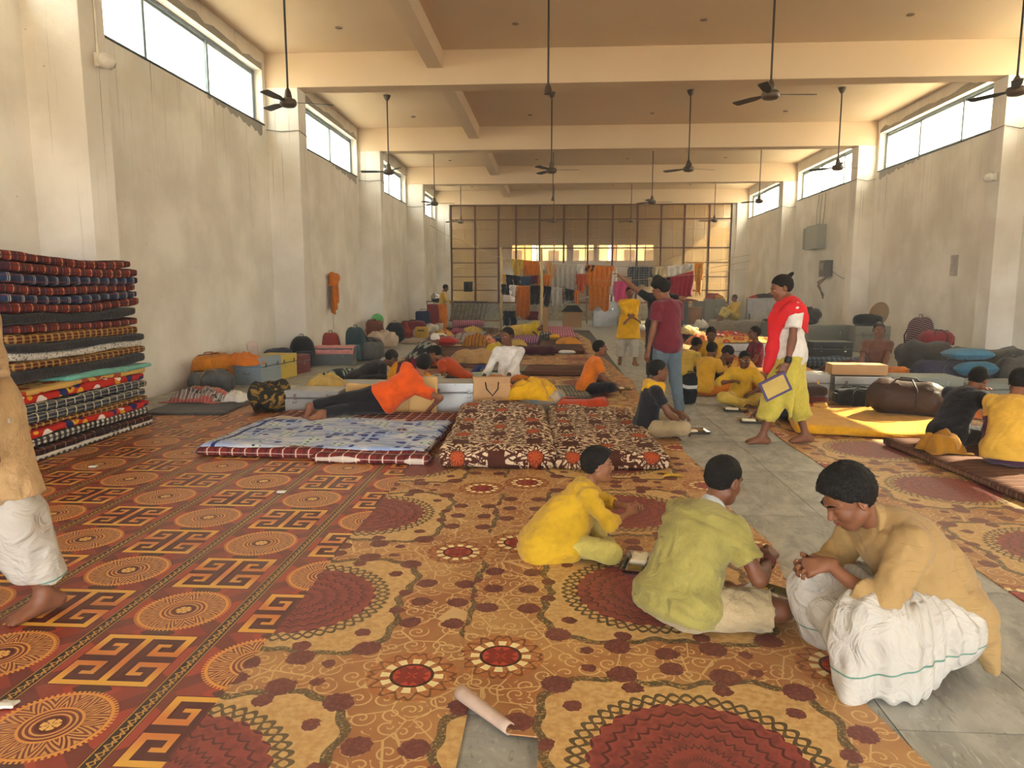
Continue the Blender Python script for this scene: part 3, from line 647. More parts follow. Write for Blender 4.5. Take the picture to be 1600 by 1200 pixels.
def hand_prims(Fd, w, d, n, s, side, curl=.5, spread=.12, k=.008):
    """palm, four fingers and a thumb; d: towards fingers, n: palm normal, side +1 right / -1 left"""
    d = unit(d); n = A3(n); n = unit(n-d*(n@d)); x = np.cross(d, n)*side   # x: towards the thumb
    q = .088*s
    ks = [w+d*q*f+x*o*s for o, f in ((.030, .98), (.010, 1.04), (-.010, 1.), (-.028, .9))]
    for i, kp in enumerate(ks): Fd.cone(w+x*s*(.012-.008*i)*1.2, kp, .015*s, .012*s, .012)
    Fd.cone(w-d*.02*s, w+d*.02*s, .021*s, .018*s, .012)
    for (kp, ln, sp) in zip(ks, (.070, .078, .072, .056), (1., .3, -.4, -1.)):
        p = kp; a = curl*.55; dd = unit(d+x*spread*sp); r = .0088*s
        for j, f in enumerate((.46, .30, .24)):
            v = dd*math.cos(a)+n*math.sin(a); e = p+v*ln*f*s; Fd.cone(p, e, r, r*.92, k*.6); p = e; r *= .92; a += curl*(1. if j == 0 else .7)
    p = w+d*.022*s+x*.02*s; v = unit(x*.75+d*.7+n*.35); e = p+v*.042*s; Fd.cone(p, e, .014*s, .0105*s, .01)
    v = unit(d*.85+n*(.35+.5*curl)+x*(.25-.35*curl)); e2 = e+v*.03*s; Fd.cone(e, e2, .0105*s, .0095*s, .006); Fd.cone(e2, e2+unit(v+n*.3)*.026*s, .0095*s, .0075*s, .006)
def foot_prims(Fd, a, d, s, up=(0, 0, 1), toes=True):
    d = unit(d); up = unit(A3(up)-d*(A3(up)@d)); x = np.cross(d, up)
    heel = a-d*.045*s-up*.045*s; ball = a+d*.125*s-up*.058*s
    Fd.cone(a, heel, .036*s, .033*s, .03).cone(heel, ball, .032*s, .024*s, .03).cone(a+d*.02*s-up*.02*s, ball, .034*s, .02*s, .03)
    for o in (-.026, .026): Fd.cone(heel+d*.05*s, ball+x*o*s, .024*s, .018*s, .02)
    if toes:
        for i in range(5): o = -.036+i*.018; Fd.cone(ball+x*o*s, ball+x*o*1.05*s+d*(.042-.006*abs(i-1.5))*s-up*.004*s, .0125*s, .0095*s, .006)
def person(label, loc, yaw, s=1., pelvis=(0, 0, .1), lean=(0, 0), side=0., twist=0., head=(0, 0, 0), hands=((-.3, .3, .3), (.3, .3, .3)), elb=((-.6, -.5, -1), (.6, -.5, -1)),
           feet=((.07, .3, .06), (-.07, .36, .06)), knee=((-1, .35, .25), (1, .35, .25)), fdir=((.75, .35, -.15), (-.75, .35, -.15)), hdir=(None, None), palm=((0, 0, -1), (0, 0, -1)), curl=(.5, .5),
           skin='#7a4c34', shirt=None, pants=None, hair='short', lod=1, seed=0, extra=None, face=True, group=None, pel_tilt=0., bald=False, mouth=0., z=0., ptilt=None, root_rot=None, gir=1., gaze=0., lid=.007):
    """lod 0 foreground, 1 middle, 2 far. Joints and targets in metres in the person's own frame: x right, y ahead, z up"""
    hb = (.009, .014, .022)[lod]; hh = (.0036, .007, .014)[lod]; hd = (.0032, .0062, .014)[lod]
    Pv = A3(pelvis); up = A3((0, 0, 1)); L = lambda q: q*s
    M0 = roty(side)@rotx(-pel_tilt-lean[0]*.45); M1 = rotz(twist*.5)@roty(side)@rotx(-lean[0]); M2 = rotz(twist)@roty(side)@rotx(-lean[1])
    if ptilt is not None: M0 = ptilt@M0; M1 = ptilt@M1; M2 = ptilt@M2
    wa = Pv+M1[:, 2]*L(.19); ch = wa+((M1[:, 2]+M2[:, 2])/2)*L(.19); nk = ch+M2[:, 2]*L(.13)
    shR = ch+M2[:, 2]*L(.075)+M2[:, 0]*L(.165); shL = ch+M2[:, 2]*L(.075)-M2[:, 0]*L(.165)
    hipR = Pv+M0[:, 0]*L(.09); hipL = Pv-M0[:, 0]*L(.09)
    eL, wL = ik(shL, hands[0], L(.275), L(.245), elb[0]); eR, wR = ik(shR, hands[1], L(.275), L(.245), elb[1])
    kL, aL = ik(hipL, feet[0], L(.43), L(.41), knee[0]); kR, aR = ik(hipR, feet[1], L(.43), L(.41), knee[1])
    MH = rotz(head[0])@rotx(-head[1])@roty(head[2])
    if ptilt is not None: MH = ptilt@MH
    hs = s*(1.04 if s > .9 else 1.04+(.9-s)*.55)
    nd = unit(M2[:, 2]*.7+M2[:, 1]*.35+MH[:, 2]*.35); hb0 = nk+nd*L(.055); hc = hb0+MH[:, 2]*.115*hs+MH[:, 1]*.02*hs
    # ---- skin
    B = Field(); 
    def torso(Fd, g, k=.05):
        Fd.ell(Pv+M0[:, 2]*L(.02), A3((.155*gir, .115*gir, .12))*s+g, M0, k); Fd.ell(wa, A3((.135*gir, .1*gir, .15))*s+g, M1, k); Fd.ell(ch-M2[:, 2]*L(.01), A3((.15*gir, .108*gir, .16))*s+g, M2, k)
        Fd.cone(nk-M2[:, 2]*L(.05), shL, L(.062)+g*.8, L(.05)+g, k*.7); Fd.cone(nk-M2[:, 2]*L(.05), shR, L(.062)+g*.8, L(.05)+g, k*.7)
    torso(B, -.004)
    for S_, E_, W_ in ((shL, eL, wL), (shR, eR, wR)):
        B.cone(S_, E_, L(.047), L(.036), .03).cone(E_, W_, L(.037), L(.024), .02).cone(E_+(W_-E_)*.12, E_+(W_-E_)*.4, L(.04), L(.036), .02)
    for H_, K_, A_, fd in ((hipL, kL, aL, fdir[0]), (hipR, kR, aR, fdir[1])):
        B.cone(H_, K_, L(.084), L(.054), .035).cone(K_, A_, L(.052), L(.034), .03); c_ = K_+(A_-K_)*.3; B.ell(c_, A3((.052, .052, .11))*s, np.stack([unit(np.cross(unit(A_-K_), A3((.1, .7, .3)))), np.cross(unit(A_-K_), unit(np.cross(unit(A_-K_), A3((.1, .7, .3))))), unit(A_-K_)], 1), .03)
    B.cone(nk-M2[:, 2]*L(.03), hb0+MH[:, 2]*.03*hs, L(.056), L(.05), .03)
    meshes = [B.mesh(hb)]
    Hd = Field(); Q = lambda x, y, z_: hc+MH@(A3((x, y, z_))*hs)
    Hd.cone(nk, hb0+MH[:, 2]*.05*hs, L(.056), L(.05), .03)
    Hd.ell(Q(0, -.014, .03), A3((.073, .094, .086))*hs, MH, .02).ell(Q(0, .03, -.03), A3((.060, .060, .082))*hs, MH, .03).ell(Q(0, .052, -.088), A3((.032, .03, .026))*hs, MH, .03)
    Hd.cone(Q(-.05, .0, -.06), Q(-.02, .05, -.09), .018*hs, .02*hs, .03).cone(Q(.05, .0, -.06), Q(.02, .05, -.09), .018*hs, .02*hs, .03)
    if lod < 2:
        for e in (-1, 1):
            Hd.ell(Q(e*.036, .06, -.032), A3((.024, .022, .024))*hs, MH, .02)
            Hd.ell(Q(e*.031, .097, .004), A3((.017, .014, .010))*hs, MH, .012*hs, sub=True)
            Hd.cone(Q(e*.012, .09, .022), Q(e*.05, .072, .024), .010*hs, .009*hs, .012)
            Hd.cone(Q(e*.019, .081, .009), Q(e*.045, .072, .008), .0055*hs, .005*hs, .004); Hd.cone(Q(e*.02, .08, -.007), Q(e*.044, .071, -.006), .005*hs, .0045*hs, .004)
        Hd.cone(Q(0, .084, .014), Q(0, .108, -.028), .008*hs, .0105*hs, .010).ell(Q(-.0125, .096, -.032), A3((.008, .01, .007))*hs, MH, .006).ell(Q(.0125, .096, -.032), A3((.008, .01, .007))*hs, MH, .006)
        m_ = mouth
        Hd.cone(Q(-.021, .082, -.056), Q(0, .094, -.053+.002*m_), .006*hs, .0075*hs, .006).cone(Q(.021, .082, -.056), Q(0, .094, -.053), .006*hs, .0075*hs, .006)
        Hd.cone(Q(-.018, .080, -.064-.012*m_), Q(0, .091, -.067-.014*m_), .006*hs, .008*hs, .006).cone(Q(.018, .080, -.064-.012*m_), Q(0, .091, -.067-.014*m_), .006*hs, .008*hs, .006)
        Hd.ell(Q(0, .095, -.060-.006*m_), A3((.014, .02, .002+.008*m_))*hs, MH, .003, sub=True)
        for e in (-1, 1): Hd.ell(Q(e*.031, .0755, .001+lid), A3((.0145, .0125, .0085))*hs, MH, .003)
    else: Hd.cone(Q(0, .084, .014), Q(0, .106, -.028), .012*hs, .014*hs, .012)
    for e in (-1, 1):
        Me = MH@rotz(e*-.35)
        Hd.ell(Q(e*.077, -.008, -.008), A3((.010, .021, .032))*hs, Me, .006); 
        if lod == 0: Hd.ell(Q(e*.087, -.004, -.004), A3((.007, .011, .018))*hs, Me, .004, sub=True)
    meshes.append(Hd.mesh(hh))
    for W_, E_, sd, dv, pn, cl in ((wL, eL, -1, hdir[0], palm[0], curl[0]), (wR, eR, 1, hdir[1], palm[1], curl[1])):
        Fh = Field(); d_ = unit(W_-E_) if dv is None else unit(dv); Fh.cone(W_-unit(W_-E_)*.05*s, W_, L(.0265), L(.022), .01)
        hand_prims(Fh, W_, d_, pn, s*1.02, sd, cl); meshes.append(Fh.mesh(hd))
    for K_, A_, fd in ((kL, aL, fdir[0]), (kR, aR, fdir[1])):
        Ff = Field(); Ff.cone(A_+unit(K_-A_)*.06*s, A_, L(.036), L(.034), .02); foot_prims(Ff, A_, A3(fd), s, unit(K_-A_)*.6+A3((0, 0, .4)) if abs(unit(K_-A_)[2]) > .5 else (0, 0, 1), lod < 2); meshes.append(Ff.mesh((.005, .008, .014)[lod]))
    V = []; Fc = []; off = 0
    for v, f in meshes: V.append(v); Fc.append(f+off); off += len(v)
    root = link('person', npmesh('person', np.vstack(V), np.vstack(Fc), skin_mat(skin)), None, (loc[0], loc[1], z), root_rot or (0, 0, R(yaw)))
    tag(root, label, 'person', group)
    def part(name, Fd, m, h, **kw):
        v, f = Fd.mesh(h, **kw); return link(name, npmesh(name, v, f, m), root)
    # ---- hair
    if hair and not bald:
        Hf = Field(); g = dict(short=.009, thick=.017, cropped=.005, swept=.019)[hair]
        n_ = MH@unit((0, .75, -.66)); p_ = Q(0, .064, .058)
        Hf.ell(Q(0, -.014, .032), A3((.073, .094, .086))*hs+g*hs, MH, .01)
        Hf.ell(Q(0, -.042, .004), A3((.064, .058, .056))*hs+g*.5*hs, MH, .02)
        if hair in ('thick', 'swept'): Hf.ell(Q(0, .02, .085), A3((.062, .07, .042))*hs, MH, .03)
        if hair == 'swept': Hf.ell(Q(.01, -.02, .1), A3((.055, .075, .04))*hs, MH, .03)
        for e in (-1, 1): Hf.ell(Q(e*.079, .035, -.03), A3((.03, .045, .052))*hs, MH, .008, sub=True)
        Hf.cut(p_, n_); part('hair', Hf, M_HAIR, (.005, .008, .014)[lod], wr=(.0035, .003, 0)[lod], wf=260, seed=seed)
    if lod < 2 and face:
        rr = .0125*hs
        for e in (-1, 1):
            c_ = Q(e*.031, .0725, .001); dv = MH@unit((0, math.cos(gaze), -math.sin(gaze)))
            ey = link('eye', EYE_ME, root, c_); ey.scale = (rr,)*3; ir = link('iris', IRIS_ME, root, c_+dv*rr*.62); ir.scale = (rr*.5,)*3; ir.rotation_euler = Matrix(MH.tolist()).to_euler()
            if lod == 0:
                Fb = Field(); Fb.cone(Q(e*.012, .097, .026), Q(e*.032, .093, .032), .0038*hs, .0042*hs, .003).cone(Q(e*.032, .093, .032), Q(e*.054, .075, .026), .0042*hs, .0022*hs, .003); part('eyebrow', Fb, M_HAIR, .0028)
        if lod == 0:
            Fl = Field(); Fl.cone(Q(-.019, .0855, -.0565), Q(0, .0975, -.0535), .0042*hs, .006*hs, .004).cone(Q(.019, .0855, -.0565), Q(0, .0975, -.0535), .0042*hs, .006*hs, .004)
            Fl.cone(Q(-.016, .083, -.064-.012*mouth), Q(0, .0945, -.0665-.014*mouth), .0045*hs, .0066*hs, .004).cone(Q(.016, .083, -.064-.012*mouth), Q(0, .0945, -.0665-.014*mouth), .0045*hs, .0066*hs, .004); part('lips', Fl, M_LIP, .0026)
    J = dict(Pv=Pv, wa=wa, ch=ch, nk=nk, shL=shL, shR=shR, eL=eL, eR=eR, wL=wL, wR=wR, kL=kL, kR=kR, aL=aL, aR=aR, hipL=hipL, hipR=hipR, hc=hc, M0=M0, M1=M1, M2=M2, MH=MH, s=s, Q=Q)
    # ---- clothes
    hc_ = (.008, .012, .02)[lod]; wr_ = (.009, .007, .005)[lod]
    if pants:
        g = pants.get('g', .014); Pf = Field(); Pf.ell(Pv+M0[:, 2]*L(.0), A3((.154*gir, .114*gir, .105))*s+g*pants.get('gp', .3), M0, .04)
        if pants.get('top', 1): Pf.ell(Pv+M0[:, 2]*L(.08), A3((.13*gir, .098*gir, .05))*s+g*.3, M0, .04)
        end = pants.get('end', .92)     # share of the leg covered, 0.5 = knee
        for H_, K_, A_ in ((hipL, kL, aL), (hipR, kR, aR)):
            if end <= .5:
                e = H_+(K_-H_)*end*2; dd = unit(K_-H_); Pf.cone(H_, e+dd*.03, L(.088)+g, L(.066)+g*1.5, .03, cut=[(e, dd)])
            else:
                Pf.cone(H_, K_, L(.088)+g, L(.060)+g, .03); e = K_+(A_-K_)*(end-.5)*2; dd = unit(A_-K_); fl_ = pants.get('flare', 0.); Pf.cone(K_, e+dd*.03, L(.058)+g, L(.044)+g+fl_, .03, cut=[(e, dd)])
        for fn in pants.get('extra', ()): fn(Pf, J)
        part(pants.get('name', 'trousers'), Pf, pants['m'], hc_, wr=pants.get('wr', wr_), wf=pants.get('wf', 34), seed=seed+5, pleat=pants.get('pleat'))
    if shirt:
        g = shirt.get('g', .014); Sf = Field(); hem = shirt.get('hem', .06)
        Sf.ell(Pv+M0[:, 2]*L(.02), A3((.172*gir, .128*gir, .135))*s+g+.014, M0, .05, cut=[(Pv-M0[:, 2]*L(hem), -M0[:, 2])]); Sf.ell(wa, A3((.140*gir, .107*gir, .15))*s+g+.004, M1, .05); Sf.ell(ch-M2[:, 2]*L(.01), A3((.153*gir, .112*gir, .16))*s+g, M2, .05)
        Sf.cone(nk-M2[:, 2]*L(.055), shL, L(.06)+g*.7, L(.05)+g, .04); Sf.cone(nk-M2[:, 2]*L(.055), shR, L(.06)+g*.7, L(.05)+g, .04)
        sl_ = shirt.get('sleeve', .28)   # share of the arm covered, 0.5 = elbow
        sl_ = sl_ if isinstance(sl_, tuple) else (sl_, sl_); gs = shirt.get('gs', g)
        for S_, E_, W_, q in ((shL, eL, wL, sl_[0]), (shR, eR, wR, sl_[1])):
            if q <= .5:
                e = S_+(E_-S_)*q*2; dd = unit(E_-S_); Sf.cone(S_, e+dd*.03, L(.05)+gs, L(.043)+gs*1.35, .025, cut=[(e, dd)])
            else:
                Sf.cone(S_, E_, L(.05)+gs, L(.04)+gs, .025); e = E_+(W_-E_)*(q-.5)*2; dd = unit(W_-E_); Sf.cone(E_, e+dd*.02, L(.04)+gs, L(.032)+gs*.9, .02, cut=[(e, dd)])
        if shirt.get('collar'):
            Sf.cone(nk-M2[:, 2]*L(.035), nk+nd*L(.028), L(.066), L(.066), .015, cut=[(nk+nd*L(.03), nd)])
        for fn in shirt.get('extra', ()): fn(Sf, J)
        o = part(shirt.get('name', 'shirt'), Sf, shirt['m'], hc_, wr=shirt.get('wr', wr_), wf=shirt.get('wf', 30), seed=seed+1)
    for nm, m_, fn, kw in (extra or ()):
        Xf = Field(); fn(Xf, J); part(nm, Xf, m_, kw.pop('h', hc_), **kw)
    return root, J
def _ball(n1, n2, m):
    pr = [(math.sin(PI*i/n1), -math.cos(PI*i/n1)) for i in range(n1+1)]; return MB().lathe([(max(r, 1e-4), z) for r, z in pr], n2).mesh('ball', m, smooth=True)
EYE_ME = _ball(8, 12, M_EYE); IRIS_ME = _ball(6, 10, M_IRIS)
# ------------------------------------------------------------------ foreground people
Y_KUR = cloth('#c29a22', 'yellow kurta cotton', amt=.6); M_OLIVE = cloth('#938848', 'olive yellow jersey'); M_CREAM = cloth('#a8946f', 'cream cotton', amt=.7); M_BEIGE = mat('beige slub cotton', lambda t: dict(color=t.mix(t.mix('#94774a', '#a88a5c', t.noise(3, detail=4)), '#7d6036', t.noise(1, t.vec(t.xyz()[0]*8, t.xyz()[1]*8, t.xyz()[2]*190), 2).ramp(.6, .75)*.5), bump=(t.noise(8, detail=4), .5, .03)), rough=.9, spec=.12, sheen=.1)
M_DHOTI = mat('white muslin with green line', lambda t: dict(color=t.mix(t.mix('#aaa498', '#bcb6ab', t.noise(4, detail=4)), '#5c8070', ((t.xyz()[2]+t.xyz()[1]*.12-.165+(t.noise(3)-.5)*.05).abs().lt(.0035))), bump=(t.noise(7, detail=3, dist=1.2), .8, .05)), rough=.9, spec=.12)
M_PALEY = cloth('#b9aa58', 'pale yellow cotton'); M_BRIGHTY = cloth('#d9a414', 'bright yellow cotton'); M_ORG = cloth('#d0761f', 'orange cotton'); M_LYEL = cloth('#c9a94a', 'soft yellow cotton'); M_OTEE = cloth('#d9741a', 'orange jersey')
M_BLACKC = cloth('#211f22', 'black cotton'); M_WHITEC = cloth('#d9d4cc', 'white cotton'); M_MAROON = cloth('#6a2430', 'maroon jersey'); M_JEANS = cloth('#5d6b74', 'faded jeans'); M_REDSH = mat('red shawl', lambda t: dict(color=t.mix('#c01c20', '#d8343a', t.noise(6, detail=4)), bump=(t.noise(9, detail=5), .6, .03)), rough=.85, spec=.15)
# boy in the yellow kurta, eating, turned right
def kur_tail(F, J):
    c = [(A3((0, 0, .008)), A3((0, 0, -1)))]; P = J['Pv']
    F.cone(J['wa'], A3((0, -.06, .05)), .13, .175, .06, cut=c); F.cone(J['wa']+A3((.03, -.03, 0)), A3((.07, -.12, .03)), .10, .11, .06, cut=c); F.cone(J['wa']+A3((-.03, -.03, 0)), A3((-.07, -.12, .03)), .10, .11, .06, cut=c)
    F.cone(J['wa']+A3((.06, .03, -.03)), A3((.14, .05, .06)), .08, .06, .05, cut=c)
p1, J1 = person('boy in a bright yellow kurta sitting and eating, mouth open, beside the olive shirt', (.03, 3.98), -82, s=.70, z=.017, pelvis=(0, 0, .085), lean=(.38, .62), twist=-.05, head=(-.12, .02, 0), hands=((-.02, .40, .26), (.04, .38, .235)), elb=((-1, -.2, -.5), (.75, .1, -1)),
  feet=((.06, .22, .045), (-.04, .27, .045)), knee=((-1, .3, .1), (1, .35, .1)), hdir=((.5, .6, .3), (-.15, .8, .45)), palm=((0, -.3, -1), (-.8, -.2, -.3)), curl=(.8, .9), skin='#8a5a3c', shirt=dict(m=Y_KUR, name='kurta', sleeve=.72, hem=.09, g=.015, wr=.008, wf=60, collar=1, extra=[kur_tail]), pants=dict(m=M_PALEY, end=.9, g=.016), hair='thick', lod=0, seed=3, mouth=1.)
# boy in the olive shirt seen from behind
p2, J2 = person('boy in an olive yellow shirt and cream shorts sitting cross-legged, back turned', (.555, 3.13), -50, s=.89, gir=1.27, z=.017, pelvis=(0, 0, .10), lean=(.36, .66), twist=0., head=(-.05, .30, 0), hands=((-.10, .46, .22), (.20, .40, .28)), elb=((-1, -.2, -.6), (.8, -.35, -1)),
  feet=((.10, .33, .055), (-.02, .40, .055)), knee=((-1, .35, .05), (1, .42, .08)), hdir=(None, (-.35, .75, .1)), palm=((0, 0, -1), (-.6, -.1, -.8)), curl=(.5, .8), skin='#6e442d', shirt=dict(m=M_OLIVE, name='shirt', sleeve=.33, hem=.055, g=.018, wr=.009, wf=50), pants=dict(m=M_CREAM, name='shorts', end=.44, g=.022, wr=.007, wf=70), hair='short', lod=0, seed=8,
  extra=[('collar', cloth('#a9aba6', 'grey collar rib'), lambda F, J: F.cone(J['nk']-J['M2'][:, 2]*.03, J['nk']+unit(J['M2'][:, 2]+J['M2'][:, 1]*.4)*.036, .070, .066, .01, cut=[(J['nk']+unit(J['M2'][:, 2]+J['M2'][:, 1]*.4)*.038, unit(J['M2'][:, 2]+J['M2'][:, 1]*.4))]), dict(h=.007))])
for k in range(3):
    a = A3(J2['wR']); d = unit(a-J2['eR']); c = a-d*(.03+k*.012); x = unit(np.cross(d, (0, 0, 1))); y = np.cross(d, x)
    MB().tube([c+(x*math.cos(q*PI/8)+y*math.sin(q*PI/8))*.031 for q in range(16)], .004, 6, closed=True).build('bracelet', plain('#6a2a20', .5), p2, smooth=True)
# man squatting in beige kurta and white dhoti
def dho(F, J):
    fl_ = [(A3((0, 0, .010)), A3((0, 0, -1)))]; up_ = [(A3((0, .0, .085)), unit((0, -.22, -1)))]; P = J['Pv']; kL, kR = J['kL'], J['kR']
    F.cone(P+A3((-.085, .02, .01)), kL+A3((0, 0, .012)), .128, .092, .10); F.cone(P+A3((.08, .02, .0)), kR, .115, .085, .10)
    F.cone(kL+A3((.0, .0, -.03)), A3((kL[0]-.02, kL[1]+.02, .05)), .08, .085, .10, cut=fl_); F.cone(kL+A3((0, -.05, -.06)), A3((kL[0]-.02, kL[1]-.13, .06)), .09, .095, .10, cut=fl_); F.cone(P+A3((-.11, .06, -.02)), A3((-.15, .12, .12)), .10, .10, .10, cut=up_)
    F.cone(kR+A3((0, .02, -.05)), A3((kR[0]+.02, kR[1]-.02, .05)), .08, .085, .10, cut=fl_); F.cone(P+A3((.1, .04, -.03)), A3((.14, .1, .12)), .10, .10, .10, cut=up_)
    F.cone(kL+A3((.05, .03, -.10)), kR+A3((-.05, .0, -.12)), .06, .06, .10); F.cone(A3((0, .2, .22)), A3((.02, .2, .08)), .12, .12, .10, cut=up_)
    F.cone(kL+A3((-.03, .05, -.12)), A3((kL[0]-.07, kL[1]+.09, .03)), .045, .03, .08, cut=fl_)
def kur3(F, J):
    P = J['Pv']; lo = [(A3((0, 0, .03)), A3((0, 0, -1)))]; up = J['M1'][:, 2]
    F.cone(J['wa']-J['M1'][:, 1]*.02, P+A3((0, -.07, -.02)), .155, .145, .08, cut=lo)
    F.cone(P+A3((-.10, -.10, .02)), A3((-.13, P[1]-.17, .05)), .07, .03, .05, cut=lo); F.cone(P+A3((.06, -.11, .02)), A3((.06, P[1]-.17, .07)), .09, .045, .06, cut=lo); F.cone(P+A3((-.13, -.03, .08)), P+A3((-.17, -.01, -.05)), .06, .035, .05); F.cone(J['wa']+A3((-.10, .06, -.02)), P+A3((-.15, .17, .11)), .07, .035, .06)
    for e, w in ((J['eL'], J['wL']), (J['eR'], J['wR'])): d = unit(w-e); c = e+(w-e)*.32; F.cone(c-d*.022, c+d*.022, .062, .060, .008, cut=[(c+d*.024, d), (c-d*.024, -d)])
p3, J3 = person('man squatting in a beige kurta and white wrap, hands clasped, head bowed', (1.49, 2.86), 97, s=.95, gir=1.14, z=.005, pelvis=(0, -.05, .215), lean=(.42, .84), pel_tilt=.15, twist=.05, head=(.05, .60, 0), hands=((-.05, .43, .455), (.04, .42, .42)), elb=((-.75, -.2, -1), (.75, -.2, -1)),
  feet=((-.12, .0, .10), (.12, .0, .10)), knee=((-.22, .95, .3), (.22, .95, .3)), fdir=((-.15, 1, -.5), (.15, 1, -.5)), hdir=((.35, .75, -.25), (-.35, .75, -.1)), palm=((.5, -.3, -.6), (-.5, -.2, .7)), curl=(.75, .6), skin='#7c4f35', gaze=.7, lid=.002,
  shirt=dict(m=M_BEIGE, name='kurta', sleeve=.66, hem=.06, g=.02, gs=.024, wr=.010, wf=46, collar=1, extra=[kur3]), pants=dict(m=M_DHOTI, name='dhoti', end=.6, g=.03, gp=1., top=0, wr=.010, wf=22, extra=[dho], pleat=((-.1, .12), 20, .006)), hair='swept', lod=0, seed=21,
  extra=[('collar', M_BEIGE, lambda F, J: F.cone(J['nk']-J['M2'][:, 2]*.045, J['nk']+unit(J['M2'][:, 2]+J['M2'][:, 1]*.3)*.04, .083, .072, .01, cut=[(J['nk']+unit(J['M2'][:, 2]+J['M2'][:, 1]*.3)*.042, unit(J['M2'][:, 2]+J['M2'][:, 1]*.9))]), dict(h=.006)),
   ('placket', M_BEIGE, lambda F, J: F.cone(J['nk']+J['M2'][:, 1]*.085-J['M2'][:, 2]*.05, J['ch']+J['M2'][:, 1]*.142-J['M2'][:, 2]*.06, .013, .013, .006), dict(h=.006))])
# man leaving the frame at the left
def kur4(F, J):
    P = J['Pv']; c = [(A3((0, 0, .60)), A3((0, 0, -1)))]
    F.cone(P+A3((0, 0, .08)), A3((0, 0, .5)), .17, .20, .06, cut=c); F.cone(P+A3((.06, 0, 0)), A3((.08, -.04, .5)), .15, .18, .06, cut=c); F.cone(P+A3((-.06, 0, 0)), A3((-.08, -.04, .5)), .15, .18, .06, cut=c)
def dho4(F, J):
    c = [(A3((0, 0, .20)), A3((.1, 0, -1)))]
    for k, a in ((J['kL'], J['aL']), (J['kR'], J['aR'])): F.cone(J['Pv'], k, .10, .115, .06); F.cone(k, a+A3((0, 0, .05)), .12, .11, .06, cut=c)
p4, J4 = person('man in a cream kurta and white wrap walking out at the left edge', (-2.59, 3.0), 152, s=1.02, z=.006, pelvis=(0, 0, .93), lean=(.05, .05), head=(0, .1, 0), hands=((-.36, .10, .86), (.3, .1, .8)), elb=((-1, -.6, 0), (1, -.6, 0)), feet=((-.13, -.16, .085), (.12, .25, .09)), knee=((0, 1, .1), (0, 1, .1)), fdir=((.05, 1, -.1), (.0, 1, 0)),
  palm=((.8, 0, 0), (-.8, 0, 0)), skin='#7a4c34', shirt=dict(m=cloth('#b8986c', 'cream kurta cotton'), name='kurta', sleeve=.45, hem=.1, g=.02, gs=.03, extra=[kur4]), pants=dict(m=M_DHOTI, name='dhoti', end=.8, g=.04, extra=[dho4]), hair='short', lod=0, seed=31)
MB().tube([A3(J4['wL'])+A3((.03*math.cos(q*PI/8), .03*math.sin(q*PI/8), .03)) for q in range(16)], .008, 6, closed=True).build('wrist_watch', M_BLKPL, p4, smooth=True)
# ------------------------------------------------------------------ people further back
def sit(label, loc, yaw, s=.85, lean=(.25, .4), head=(0, .15, 0), hands=None, z=.008, lod=1, **kw):
    hands = hands or ((-.22, .34, .2), (.22, .34, .2)); hands = tuple(tuple(q*s for q in h) for h in hands)
    ft = kw.pop('feet', ((.09, .3, .055), (-.05, .36, .055))); ft = tuple(tuple(q*s for q in h) for h in ft); pv = kw.pop('pelvis', (0, 0, .105))
    return person(label, loc, yaw, s=s, pelvis=tuple(q*s for q in pv), lean=lean, head=head, hands=hands, feet=ft, lod=lod, z=z, **kw)
def tee(m, **k): return dict(m=m, sleeve=k.pop('sleeve', .3), **k)
def scarf(F, J):
    n = J['nk']; M2 = J['M2']; s = J['s']
    F.cone(n+M2[:, 0]*.05*s+M2[:, 1]*-.02, n+M2[:, 0]*.02+M2[:, 1]*.07*s, .055*s, .05*s, .03).cone(n-M2[:, 0]*.05*s+M2[:, 1]*-.02, n-M2[:, 0]*.02+M2[:, 1]*.07*s, .055*s, .05*s, .03).cone(n-M2[:, 0]*.07*s-M2[:, 1]*.06*s, n+M2[:, 0]*.07*s-M2[:, 1]*.06*s, .055*s, .055*s, .03)
    F.cone(n+M2[:, 1]*.07*s+M2[:, 0]*.02, n+M2[:, 1]*.12*s-M2[:, 2]*.16*s+M2[:, 0]*.07, .05*s, .035*s, .03).cone(n+M2[:, 1]*.09*s-M2[:, 0]*.03, n+M2[:, 1]*.13*s-M2[:, 2]*.2*s, .045*s, .03*s, .03)
    F.cone(n-M2[:, 1]*.06*s, n-M2[:, 1]*.10*s-M2[:, 2]*.08*s, .05*s, .03*s, .03)
sit('boy in a black shirt with a yellow scarf round his neck, sitting by the aisle', (.93, 7.35), -84, .88, (.12, .22), (0, .02, 0), hands=((-.1, .42, .26), (.2, .38, .16)), elb=((-1, -.3, -.5), (.8, -.5, -.6)), shirt=tee(M_BLACKC), pants=dict(m=M_CREAM, end=.88, g=.02), hair='short', seed=41, skin='#6e442d',
    extra=[('scarf', M_BRIGHTY, scarf, dict(h=.012, wr=.006, wf=50)), ('hair_tuft', M_HAIR, lambda F, J: F.cone(J['Q'](0, -.09, .06), J['Q'](0, -.125, -.02), .018, .01, .01).cone(J['Q'](0, -.125, -.02), J['Q'](0, -.11, -.08), .01, .006, .01), dict(h=.006))])
sit('boy in an orange shirt and black trousers sitting at the aisle edge, facing right', (.42, 10.25), -80, .9, (.3, .45), (-.05, -.05, 0), hands=((-.02, .42, .2), (.14, .46, .14)), shirt=tee(M_OTEE), pants=dict(m=M_BLACKC, end=.9), seed=42, skin='#7d4f36')
